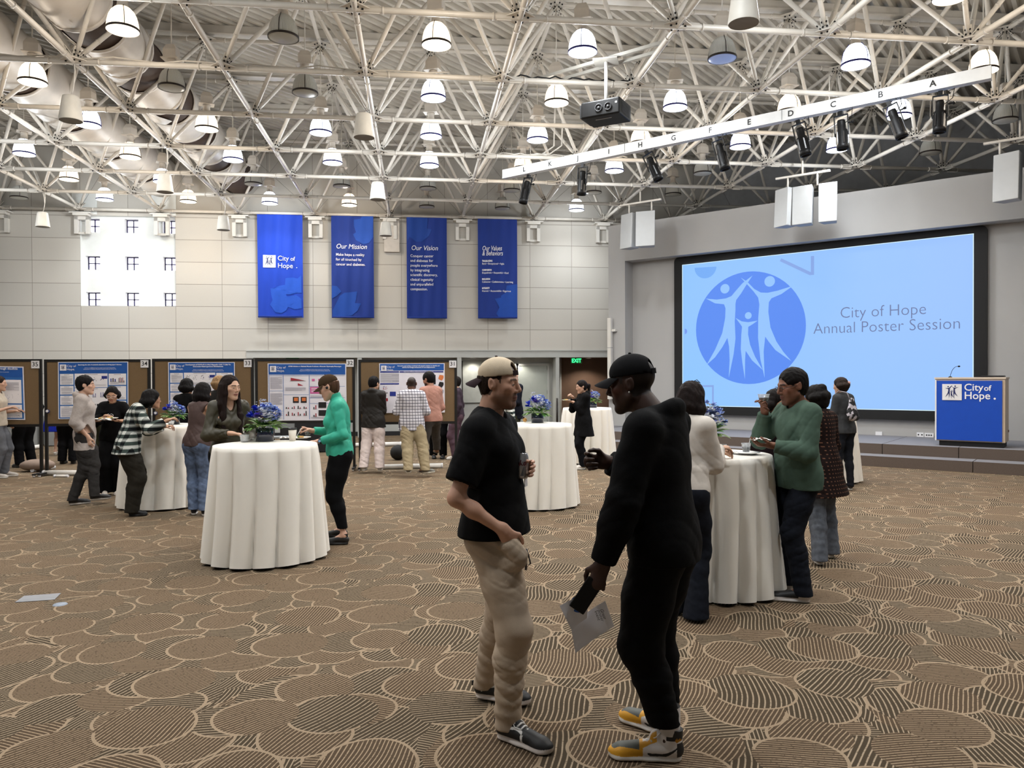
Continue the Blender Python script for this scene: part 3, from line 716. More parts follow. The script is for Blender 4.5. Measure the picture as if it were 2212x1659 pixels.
mb = MB(); mb.obox(pc, (.16, -.06, 0), (.05, .13, 0), (0, 0, .008)); mb.build('mount_plate', MATS['rail_steel'], pj, world=True)
zc = ony(1307, 240, pc.y).z
MB().tube([(pc.x, pc.y, zc+.12), (pc.x, pc.y, 6.14)], .026, 12).build('mount_pole', WHITE, pj, world=True)
def bevel(o, w, seg=2):
    m_ = o.modifiers.new('bevel', 'BEVEL'); m_.width = w; m_.segments = seg; m_.limit_method = 'ANGLE'; return o
body = MB(); ax = Vector((math.cos(-.62), math.sin(-.62), 0)); ay = Vector((-ax.y, ax.x, 0)); cpt = Vector((pc.x, pc.y, zc-.02))
body.obox(cpt, ax*.29, ay*.235, (0, 0, .115)); bevel(body.build('projector_body', BLACK, pj, world=True), .02)
mb = MB()
for k in range(9): mb.obox(cpt+ax*.291+Vector((0, 0, -.07+.017*k)), ax*.003, ay*.15, (0, 0, .004))
for k in range(2):
    mb.lathe([(.055, 0), (.055, .012), (.045, .012), (.045, 0)], cpt-ay*.236+ax*(-.02+.14*k), 16, ax=-ay); mb.lathe([(.018, 0), (.018, .012), (0, .012)], cpt-ay*.236+ax*(-.02+.14*k), 12, ax=-ay)
mb.build('vent_grille', mat('charcoal', '#242427', .6), pj, world=True)
MB().obox(cpt-ay*.1+Vector((0, 0, -.117)), ax*.12, ay*.004, (0, 0, .002)).obox(cpt-ay*.237+ax*.24+Vector((0, 0, .04)), ax*.014, ay*.002, (0, 0, .012)).build('silver_mark', SIGNW, pj, world=True)
mb = MB(); mb.obox(cpt-ax*.30, ax*.02, ay*.2, (0, 0, .09)).obox(cpt+Vector((0, 0, .12)), ax*.10, ay*.10, (0, 0, .012))
mb.build('front_bezel', BLACKM, pj, world=True)
# ---------------------------------------------------------------- hanging loudspeaker clusters in front of the stage wall
CLW = mat('loudspeaker_white', '#b4b6b7', .55, noise=.02)
def cluster(label, t, n, boxes, z0, z1, tilt=.05):
    base = S(t, n, z1); r = thing('loudspeaker_cluster', label, 'loudspeaker cluster', base, 'white loudspeaker clusters over the stage')
    for dt, dn, w_, rot in boxes:
        c = base+TS*dt+NS*dn; a = (TS*math.cos(rot)+NS*math.sin(rot)); bb = Vector((-a.y, a.x, 0)); h = (z1-z0)/2
        m_ = MB(); cc = Vector((c.x, c.y, (z0+z1)/2)); up = (Vector((0, 0, 1))+bb*tilt).normalized()
        fx = a*(w_/2); m_.add([cc-fx-bb*.14-up*h, cc+fx-bb*.14-up*h, cc+fx*.7+bb*.16-up*h, cc-fx*.7+bb*.16-up*h, cc-fx-bb*.14+up*h, cc+fx-bb*.14+up*h, cc+fx*.7+bb*.16+up*h, cc-fx*.7+bb*.16+up*h],
            [(0,3,2,1),(4,5,6,7),(0,1,5,4),(1,2,6,5),(2,3,7,6),(3,0,4,7)]); bevel(m_.build('speaker_cabinet', CLW, r, world=True), .012)
    mb = MB()
    for dt in (-.3, .3):
        c = base+TS*dt; mb.tube([(c.x, c.y, z1-.02), (c.x, c.y, z1+.25)], .02, 8)
    c = base+Vector((0, 0, .24)); mb.obox(c, TS*.55, NS*.03, (0, 0, .02)); mb.tube([c, c+Vector((0, 0, ZB-z1-.22))], .02, 6)
    mb.build('rigging_frame', TRUSS, r, world=True); return r
cluster('white loudspeaker cluster of two boxes above left end of stage wall', -8.95, 16.45, [(-.27, 0, .40, -.32), (.16, .0, .46, .28)], 4.72, 5.55)
cluster('white loudspeaker cluster of three boxes above the middle of the screen', -5.15, 16.4, [(-.34, 0, .38, -.5), (.02, .04, .40, -.02), (.50, .1, .36, .1)], 4.78, 5.58)
cluster('white loudspeaker cluster cut by the right edge of view', -1.35, 16.2, [(-.16, 0, .42, -.3), (.26, .0, .40, .1), (.66, .06, .4, .4)], 4.72, 5.56)
# ---------------------------------------------------------------- stage platforms
STC = mat('stage_dark_carpet', '#5d5149', .95, noise=.12, scale=120)
STT = mat('stage_top_carpet', '#7d7c80', .95, noise=.08, scale=90)
ZS = .38; N1, N2 = 15.2, 15.68
def deckbox(name, t0, t1, n0, n1, z0, z1, label, group):
    mb = MB(); g = .006; P = [S(t, n, 0) for t, n in ((t0+g, n0), (t1-g, n0), (t1-g, n1), (t0+g, n1))]
    V = [Vector((p.x, p.y, z0)) for p in P]+[Vector((p.x, p.y, z1)) for p in P]
    mb.add(V, [(0,1,5,4),(1,2,6,5),(2,3,7,6),(3,0,4,7),(0,3,2,1)], 0); mb.add(V[4:], [(0, 1, 2, 3)], 1)
    o = mb.build(name, [STC, STT]); tag(o, label, 'stage platform', group); return o
deckbox('stage_platform', -10.3, -9.985, N2, NF-.01, 0, ZS, 'narrow stage platform end piece against the pier at far left', 'dark carpeted stage platforms')
for k, (a, b, lab) in enumerate(((-9.95, -8.34, 'grey topped stage platform unit at far left end under the screen'), (-8.34, -5.9, 'grey topped stage platform unit behind the man in green'), (-5.9, -3.46, 'grey topped stage platform unit behind the grey cardigan'), (-3.46, -2.21, 'grey topped stage platform unit left of the podium'), (-2.21, .2, 'grey topped stage platform unit that carries the podium'), (.2, 2.6, 'grey topped stage platform unit past the right edge'))):
    deckbox('stage_platform', a, b, N2, NB-.01, 0, ZS, lab, 'dark carpeted stage platforms')
for a, b, lab in ((-10.3, -7.9, 'low dark stage step unit at far left end'), (-7.9, -4.35, 'low dark stage step unit in the middle'), (-4.35, -1.93, 'low dark stage step unit in front of the podium'), (-1.93, .5, 'low dark stage step unit cut by the right edge of view')):
    deckbox('stage_step', a, b, N1, N2-.01, 0, ZS/2, lab, 'dark carpeted stage steps')
# ---------------------------------------------------------------- projection screen
NP = NB-.10
SCRB = mat('screen_frame_black', '#060607', .7, noise=.02)
t0, t1, z0, z1 = -8.74, -2.02, .72, 4.61
sc = thing('projection_screen', 'large projection screen in black frame showing light blue title slide', 'projection screen', S((t0+t1)/2, NP, z0))
def rrect(t0, t1, z0, z1, r, n, seg=6):
    P = []
    for cx, cz, a0 in ((t1-r, z1-r, 0), (t0+r, z1-r, 90), (t0+r, z0+r, 180), (t1-r, z0+r, 270)):
        for k in range(seg+1):
            a = math.radians(a0+90*k/seg); P.append(S(cx+r*math.cos(a), n, cz+r*math.sin(a)))
    return P
MB().prism(rrect(t0, t1, z0, z1, .10, NP), NS*.095).build('screen_frame', SCRB, sc, world=True)
def glow(name, col, e): return mat(name, srgb(col), .6, em=e, noise=0)
m, g, b = newmat('slide_light_blue', .7); tc = g.N.new('ShaderNodeTexCoord')
x, y, z = g.sep(tc.outputs['Object']); tz = g.m('MULTIPLY', g.m('SUBTRACT', x, y), .7071)
f1 = g.m('MULTIPLY_ADD', tz, -.10, .45); f1 = g.m('MULTIPLY_ADD', g.noise(tc.outputs['Object'], .35, 1), .5, g.m('SUBTRACT', f1, .25))
g.L.new(g.mix(f1, srgb('#9bc0ff'), srgb('#83c2ff')), b.inputs['Emission Color']); b.inputs['Emission Strength'].default_value = .69
b.inputs['Base Color'].default_value = (.02, .02, .02, 1)
SB = MATS['slide_light_blue']; SD = glow('slide_blue', '#4e86f0', .69); SL = glow('slide_figure_pale', '#8fc0ff', .69); SO = glow('slide_outline', '#86a8ea', .65); ST = glow('slide_text', '#6f7fae', .56); SE = glow('slide_edge', '#d4ecff', .86)
a0, a1, b0, b1 = -8.52, -2.25, .92, 4.47
nz = NP-.004
mb = MB(); mb.quad(*[S(t, nz, z) for t, z in ((a0, b0), (a1, b0+.01), (a1, b1), (a0, b1-.05))])
mb.build('slide_background', SB, sc, world=True)
mb = MB()
for q in (((a0, b0), (a1, b0+.01), (a1, b0+.022), (a0, b0+.012)), ((a0, b0), (a0+.014, b0), (a0+.014, b1-.05), (a0, b1-.05)), ((a1-.014, b0), (a1, b0), (a1, b1), (a1-.014, b1)), ((a0, b1-.062), (a1, b1-.012), (a1, b1), (a0, b1-.05))):
    mb.quad(*[S(t, nz-.002, z) for t, z in q])
mb.build('slide_edge', SE, sc, world=True)
# figures of the emblem, in units of the circle radius
FIG = {'l': [(803,530),(772,573),(742,618),(716,650),(712,670),(712,700),(708,760),(712,850),(702,930),(675,1055),(680,960),(677,890),(668,845),(640,893),(600,945),(552,985),(600,905),(640,818),(656,740),(658,690),(650,668),(600,660),(550,632),(610,641),(660,638),(690,628),(716,600),(750,565),(803,530)],
 'r': [(740,535),(775,560),(812,600),(845,620),(880,624),(930,617),(1008,598),(950,635),(900,653),(887,672),(884,720),(895,800),(925,872),(960,925),(1000,972),(920,915),(885,870),(868,845),(860,920),(865,1055),(843,960),(831,850),(832,750),(838,680),(832,645),(808,612),(780,580),(740,535)],
 'c': [(712,742),(745,762),(780,768),(830,762),(802,780),(780,792),(779,830),(790,885),(815,945),(855,1014),(800,965),(766,915),(763,960),(762,1062),(749,980),(740,905),(743,830),(747,790),(735,772),(712,742)]}
HEADS = [(655, 587, 25), (891, 567, 27), (780, 734, 18)]
def emblem(mb, o, ex, ey, s, mi=0, keep='lrc', dz=None):
    """the three-figure emblem centred at o; ex, ey unit axes, s = circle radius"""
    f = lambda x, y: Vector(o)+ex*((x-781)/289*s)+ey*(-(y-797)/289*s)
    for k in keep:
        P = [f(x, y) for x, y in FIG[k][:-1]]; mb.add(P, [tuple(range(len(P)))], mi)
    for x, y, r in HEADS: mb.disc(f(x, y), ex, ey, r/289*s, 20, mi)
Z = Vector((0, 0, 1))
tc_, zc_ = onstage(1622, 708, nz)
tl, _ = onstage(1503.5, 708, nz); tr, _ = onstage(1741, 708, nz); rad = (tr-tl)/2; tc_ = (tl+tr)/2
MB().disc(S(tc_, nz-.002, zc_), TS, Z, rad, 64).build('emblem_disc', SD, sc, world=True)
mb = MB(); emblem(mb, S(tc_, nz-.005, zc_), TS, Z, rad*1.0); mb.build('emblem_figures', SL, sc, world=True)
mb = MB()
for (u, v), txt in (((1905, 683), 'City of Hope'), ((1908, 716), 'Annual Poster Session')):
    t, z = onstage(u, v, nz); mb.text(txt, S(t, nz-.004, z), TS, Z, .345, align='CENTER', bold=-.004, sx=.93)
mb.build('lettering', ST, sc, world=True)
mb = MB()
def sline(P, w, n=nz-.003):
    for (u0, v0), (u1, v1) in zip(P, P[1:]):
        t0_, z0_ = onstage(u0, v0, n); t1_, z1_ = onstage(u1, v1, n); d = Vector((t1_-t0_, z1_-z0_)).normalized()*w; e = (-d.y, d.x)
        mb.quad(S(t0_-e[0], n, z0_-e[1]), S(t1_-e[0], n, z1_-e[1]), S(t1_+e[0], n, z1_+e[1]), S(t0_+e[0], n, z0_+e[1]))
sline([(1686, 561), (1752, 592)], .035); sline([(1755, 594), (1755, 553)], .035)
sline([(1482, 834), (1540, 834)], .022); sline([(1540, 832), (1540, 873)], .022)
def arc(u, v, ru, a0_, a1_, lo=None):
    t, z = onstage(u, v, nz); t2, _ = onstage(u+ru, v, nz); r = abs(t2-t); P = []
    for k in range(25):
        a = math.radians(a0_+(a1_-a0_)*k/24); P.append(S(t+r*math.cos(a), nz-.003, z+r*math.sin(a)))
    mb.add(P, [tuple(range(25))], 0)
mb.build('slide_outline_shapes', SO, sc, world=True)
mb = MB(); arc(1524, 576, 24, 181, 355); mb.build('slide_dot', glow('slide_mid_blue', '#6ea9f4', .69), sc, world=True)
mb = MB(); arc(1479, 716, 5.5, -88, 88); mb.build('slide_dot', glow('slide_mid_blue2', '#6f95ee', .69), sc, world=True)
la = bpy.data.lights.new('screen_light', 'AREA'); la.shape = 'RECTANGLE'; la.size = 6.2; la.size_y = 3.5; la.energy = 26; la.color = (.5, .75, 1)
lo = bpy.data.objects.new('screen_light', la); COL.objects.link(lo); lo.location = S((a0+a1)/2, nz-.06, (b0+b1)/2); lo.rotation_euler = (PI/2, 0, -PI/4)
lo.visible_camera = True if False else lo.visible_camera
# outlets under the screen
for u, v, w_, lab, holes_ in ((1898.5, 937, .065, 'small blank white outlet plate under the screen, left one', 0), (1988, 939, .065, 'white outlet plate with two dark sockets left of podium', 2), (2007, 940, .085, 'wide white outlet plate beside the podium edge', 3)):
    t, z = onstage(u, v, NB-.01); m_ = MB(); m_.obox(S(t, NB-.012, z), TS*w_, NS*.01, (0, 0, .045))
    o = tag(m_.build('outlet_plate', SIGNW), lab, 'outlet', 'white outlet plates below the screen')
    if holes_:
        h = MB()
        for k in range(holes_): h.disc(S(t-w_*.5+w_*k/(holes_-1), NB-.024, z), TS, Z, .015, 10)
        h.build('socket', BLACKM, o)
# ---------------------------------------------------------------- podium
pt, pn = -2.08, 15.93
po = thing('podium', 'blue fronted podium with white logo standing on stage', 'podium', S(pt, pn, ZS))
BLUE = mat('podium_blue', '#0a49b8', .45, noise=.03); PW = mat('podium_maple', '#cdb9a2', .5, noise=.06, scale=10); 
def pb(name, m, dt, dn, z, ht, hn, hz, bev=0):
    o = MB().obox(S(pt+dt, pn+dn, z), TS*ht, NS*hn, (0, 0, hz)).build(name, m, po, world=True)
    if bev: bevel(o, bev)
    return o
pb('plinth', BLACKM, .02, .27, ZS+.045, .50, .24, .045); pb('cabinet', PW, .0, .28, ZS+.09+.56, .545, .27, .56, .008)
pb('front_panel', BLUE, -.015, -.0, ZS+.09+.555, .515, .012, .535)
pb('top_board', mat('podium_top', '#d8c7b4', .5), 0, .28, ZS+1.225, .555, .285, .015)
pb('panel_frame', SIGNW, -.53+.0, -.002, ZS+.09+.555, .012, .016, .55)
mb = MB(); c = S(pt-.27, pn-.02, 1.355); mb.obox(c, TS*.155, NS*.003, (0, 0, .145)); mb.build('logo_square', SIGNW, po, world=True)
NAVY = mat('logo_navy', '#17255f', .5, noise=0)
mb = MB(); emblem(mb, S(pt-.27, pn-.026, 1.355), TS, Z, .135); mb.build('logo_figures', NAVY, po, world=True)
mb = MB(); mb.text('City', S(pt-.08, pn-.02, 1.385), TS, Z, .175, bold=.002); mb.text('of', S(pt+.225, pn-.02, 1.385), TS, Z, .135, bold=.002)
mb.text('Hope', S(pt-.08, pn-.02, 1.235), TS, Z, .185, bold=.002, sx=.97); mb.disc(S(pt+.39, pn-.02, 1.245), TS, Z, .018, 12); mb.build('lettering', TXT_WHT, po, world=True)
mb = MB(); c = S(pt+.556, pn+.42, ZS+.28); mb.obox(c, TS*.006, NS*.02, (0, 0, .02)); mb.build('cable_port', mat('port_brown', '#5a3322', .6), po, world=True)
mc = thing('gooseneck_microphone', 'thin black gooseneck microphone rising from top of the podium', 'microphone', S(pt-.33, pn+.2, ZS+1.24))
mb = MB(); q = S(pt-.33, pn+.2, ZS+1.24); pts = [q+TS*(.12*(k/8)**1.6)+Vector((0, 0, .20*math.sin(k/8*PI/2))) for k in range(9)]
mb.lathe([(0, 0), (.03, 0), (.03, .01), (.012, .02), (0, .02)], q, 12); mb.tube(pts, .004, 6); mb.build('gooseneck', BLACK, mc, world=True)
MB().ball(pts[-1]+TS*.02, .024, 10, ry=.018, rz=.016).build('microphone_head', BLACKM, mc, world=True)
nt = thing('laptop', 'thin dark closed laptop lying on top of the podium', 'laptop', S(pt+.33, pn+.3, ZS+1.24))
MB().obox(S(pt+.33, pn+.3, ZS+1.252), TS*.18, NS*.12, (0, 0, .008)).build('laptop_base', BLACK, nt, world=True)
MB().obox(S(pt+.33, pn+.3, ZS+1.266), TS*.175, NS*.12, (0, 0, .005)).build('laptop_lid', mat('charcoal', '#242427'), nt, world=True)
# ---------------------------------------------------------------- banners
BANB = mat('banner_blue_bright', '#0a3eb8', .75, noise=.04, scale=2.5, bump=.1, bscale=3, aniso=(3, 1, .5)); BAND_ = mat('banner_blue_deep', '#0a3088', .75, noise=.04, scale=2.5, aniso=(3, 1, .5))
LEAFB = mat('banner_leaf_bright', '#1a54c6', .75, noise=.03); LEAFD = mat('banner_leaf_deep', '#1148a8', .75, noise=.03)
ban = [((555, 458), (655, 686)), ((715, 462), (808, 687)), ((878, 467), (966, 688)), ((1032, 471), (1118, 688))]
def banner(k, label):
    yb = YW-.22; p, q = ony(*ban[k][0], yb), ony(*ban[k][1], yb); x0, x1, z0, z1 = p.x, q.x, q.z, p.z
    r = thing('wall_banner', label, 'banner', (x0, yb, z1), 'blue banners hung on the far wall')
    def wv(v, d=0.):
        u = (v.x-x0)/(x1-x0); h = (z1-v.z)/(z1-z0)
        return Vector((v.x, yb-d+.022*math.sin(u*9+k*2+h*1.5)*(1-.5*h)+.012*math.sin(u*23+k+h*3)+.05*h*h, v.z))
    n, m_ = 40, 24; V = []; F = []
    for side in (0, 1):
        for i in range(n+1):
            for j in range(m_+1):
                c = wv(Vector((x0+(x1-x0)*i/n, 0, z1-(z1-z0)*j/m_)), 0 if side == 0 else -.004); V.append(c)
    w_ = m_+1; off = (n+1)*w_
    for i in range(n):
        for j in range(m_):
            a = i*w_+j; F.append((a, a+1, a+w_+1, a+w_)); F.append((off+a, off+a+w_, off+a+w_+1, off+a+1))
    MB().add(V, F, 0, True).build('banner_cloth', BANB if k == 0 else BAND_, r, world=True)
    MB().tube([(x0-.02, yb, z1), (x1+.02, yb, z1)], .018, 8).build('top_rod', WHITE, r, world=True)
    MB().tube([(x0+.02, yb-.05, z0+.02), (x1-.02, yb-.05, z0+.02)], .022, 8).build('bottom_hem_rod', BAND_, r, world=True)
    def px(u, v): # pixel on the banner to its surface
        return ony(u, v, yb)
    def shape(name, P, m1, d=.011):
        import mathutils
        for poly in P:
            mb = MB()
            pts = [px(*q) for q in poly]
            # dense triangulation so the print follows the cloth
            tri = mathutils.geometry.tessellate_polygon([pts]); V, F = [], []
            for t in tri:
                A, B, C_ = (pts[i] for i in t); n_ = 12; idx = {}
                for a in range(n_+1):
                    for b in range(n_+1-a):
                        idx[a, b] = len(V); V.append(wv(A+(B-A)*(a/n_)+(C_-A)*(b/n_), d))
                for a in range(n_):
                    for b in range(n_-a):
                        F.append((idx[a, b], idx[a+1, b], idx[a, b+1]))
                        if a+b < n_-1: F.append((idx[a+1, b], idx[a+1, b+1], idx[a, b+1]))
            mb.add(V, F, 0, True); o = mb.build(name, m1, r, world=True)
        return o
    def tx(mb, s, u, v, size, shear=0., bold=0., sx=1.):
        o = px(u, v); mb.text(s, (o.x, yb, o.z), (1, 0, 0), (0, 0, 1), size, shear=shear, bold=bold, sx=sx*.93, fn=lambda q: wv(q, .017))
    return r, px, shape, tx, wv
def c5(P): return [(500+x/3.16, 430+y/3.16) for x, y in P]
r, px, shape, tx, wv = banner(0, 'bright blue banner with white square logo, leftmost of four')
shape('leaf_print', [c5([(265,610),(300,605),(330,590),(365,585),(368,540),(420,535),(450,542),(478,520),(480,640),(440,640),(400,650),(370,650),(380,665),(440,655),(478,680),(480,745),(430,752),(385,735),(372,760),(340,778),(300,772),(262,720),(280,690),(270,650)])], LEAFB)
shape('logo_square', [c5([(215,381),(303,384),(303,468),(215,466)])], SIGNW, .013)
c = px(500+259/3.16, 430+425/3.16); mb = MB(); emblem(mb, (c.x, 0, c.z), Vector((1, 0, 0)), Z, .155); mb.V = [np.array([wv(Vector(v), .017) for v in a]) for a in mb.V]; mb.build('logo_figures', NAVY, r, world=True)
mb = MB(); tx(mb, 'City', 500+316/3.16, 430+420/3.16, .185); tx(mb, 'of', 500+402/3.16, 430+420/3.16, .15, bold=.001); tx(mb, 'Hope', 500+316/3.16, 430+470/3.16, .19); tx(mb, '.', 500+440/3.16, 430+470/3.16, .2); mb.build('lettering', TXT_WHT, r, world=True)
r, px, shape, tx, wv = banner(1, 'deep blue banner headed Our Mission, second of four')
shape('leaf_print', [c5([(835,140),(880,135),(895,115),(940,120),(968,108),(968,260),(940,300),(900,308),(850,280),(830,240),(850,225),(835,180)]), c5([(684,590),(720,595),(750,630),(720,660),(684,680)]), c5([(690,760),(720,700),(740,660),(770,640),(858,630),(850,680),(842,710),(884,712),(860,760),(820,795),(760,802),(690,800)])], LEAFD)
mb = MB(); tx(mb, 'Our Mission', 500+713/3.16, 430+338/3.16, .185, .22, 0, .96)
for q, s in enumerate(('Make hope a reality', 'for all touched by', 'cancer and diabetes.')): tx(mb, s, 500+713/3.16, 430+(387+33*q)/3.16, .103, 0, .0003, 1.)
mb.build('lettering', TXT_WHT, r, world=True)
r, px, shape, tx, wv = banner(2, 'deep blue banner headed Our Vision, third of four')
shape('leaf_print', [c5([(1200,125),(1340,125),(1335,200),(1366,208),(1350,250),(1300,290),(1262,292),(1215,260),(1200,290)])], mat('banner_leaf_dim', '#0f3f98', .75, noise=.03))
mb = MB(); tx(mb, 'Our Vision', 500+1225/3.16, 430+348/3.16, .185, .22, 0, .96)
for q, s in enumerate(('Conquer cancer', 'and diabetes for', 'people everywhere', 'by integrating', 'scientific discovery,', 'clinical ingenuity', 'and unparalleled', 'compassion.')): tx(mb, s, 500+1221/3.16, 430+(396+32.2*q)/3.16, .103, 0, .0003, 1.)
mb.build('lettering', TXT_WHT, r, world=True)
r, px, shape, tx, wv = banner(3, 'deep blue banner headed Our Values and Behaviors, rightmost of four')
shape('leaf_print', [c5([(1952,580),(1880,590),(1870,640),(1840,660),(1842,672),(1798,680),(1830,740),(1808,780),(1830,812),(1952,812)])], LEAFD)
mb = MB(); tx(mb, 'Our Values', 500+1711/3.16, 430+350/3.16, .185, .22, .001, .69); tx(mb, '& Behaviors', 500+1711/3.16, 430+384/3.16, .185, .22, .001, .69)
for q, (a, b_) in enumerate((('TRAILBLAZING', 'Bold \u2022 Exceptional \u2022 Agile'), ('COMPASSION', 'Empathetic \u2022 Respectful \u2022 Kind'), ('INCLUSION', 'Cohesive \u2022 Collaborative \u2022 Learning'), ('INTEGRITY', 'Honest \u2022 Accountable \u2022 Rigorous'))):
    tx(mb, a, 500+1711/3.16, 430+(427+62*q)/3.16, .066, 0, .003, .69); tx(mb, b_, 500+1711/3.16, 430+(446+62*q)/3.16, .07, 0, .0006, .92)
mb.build('lettering', TXT_WHT, r, world=True)
# ---------------------------------------------------------------- poster boards
YP = 14.25; CORK = mat('cork_board', '#776145', .9, noise=.16, scale=150); FRB = mat('board_frame_black', '#0d0b0a', .5)
def board(label, u0, u1, v0, v1, wheels=()):
    p, q = ony(u0, v0, YP), ony(u1, v1, YP); x0, x1, z1, z0 = p.x, q.x, p.z, q.z
    r = thing('poster_board', label, 'poster board', ((x0+x1)/2, YP, 0), 'cork poster boards in a row')
    MB().box((x0+.03, YP-.012, z0+.03), (x1-.03, YP+.012, z1-.03)).build('cork_panel', CORK, r, world=True)
    t = .045
    for q in (z1-t, z0): MB().box((x0+t, YP-.02, q), (x1-t, YP+.02, q+t)).build('frame_rail', FRB, r, world=True)
    for a in (x0, x1-t):
        MB().box((a, YP-.022, .04), (a+t, YP+.022, z1)).build('post', FRB, r, world=True)
        m_ = MB(); m_.box((a, YP-.3, .035), (a+t, YP+.3, .06))
        ft = m_.build('foot', FRB, r, world=True)
        for yy in (-.27, .27): MB().lathe([(.0, -.012), (.028, -.012), (.028, .012), (0, .012)], (a+t/2, YP+yy, .03), 12, ax=(1, 0, 0)).build('caster_wheel', SIGNW, r, world=True)
    return x0, x1, z0, z1
B35 = board('cork board numbered 35 cut by the left edge', -110, 92, 776, 921.5)
B34 = board('cork board numbered 34 behind man in grey hooded shirt', 96, 326, 776.5, 918.5)
B33 = board('cork board numbered 33 behind the long haired woman', 329, 549, 775, 916)
B32 = board('cork board numbered 32 behind the woman in teal', 551, 767.5, 775, 913)
B31 = board('cork board numbered 31 with three men reading it', 774, 987.5, 777, 915)
def numsign(txt, u, v):
    p = ony(u, v, YP-.03); r = thing('number_card', 'white card numbered %s at top right corner of %s' % (txt, {'35': 'the board cut by the left edge', '34': 'board behind grey hooded man', '33': 'board behind long haired woman', '32': 'board behind teal topped woman', '31': 'board read by three men'}[txt]), 'sign card', (p.x, p.y, p.z), 'number cards on the boards')
    MB().box((p.x-.065, p.y, p.z-.065), (p.x+.065, p.y+.012, p.z+.065)).build('card', SIGNW, r, world=True)
    MB().text(txt, (p.x, p.y-.003, p.z-.03), (1, 0, 0), (0, 0, 1), .105, align='CENTER', bold=.0005).build('lettering', TXT_BLK, r, world=True)
for t_, u, v in (('35', 76, 787.5), ('34', 312, 786), ('33', 535, 785), ('32', 756, 784.5), ('31', 978, 786.5)): numsign(t_, u, v)
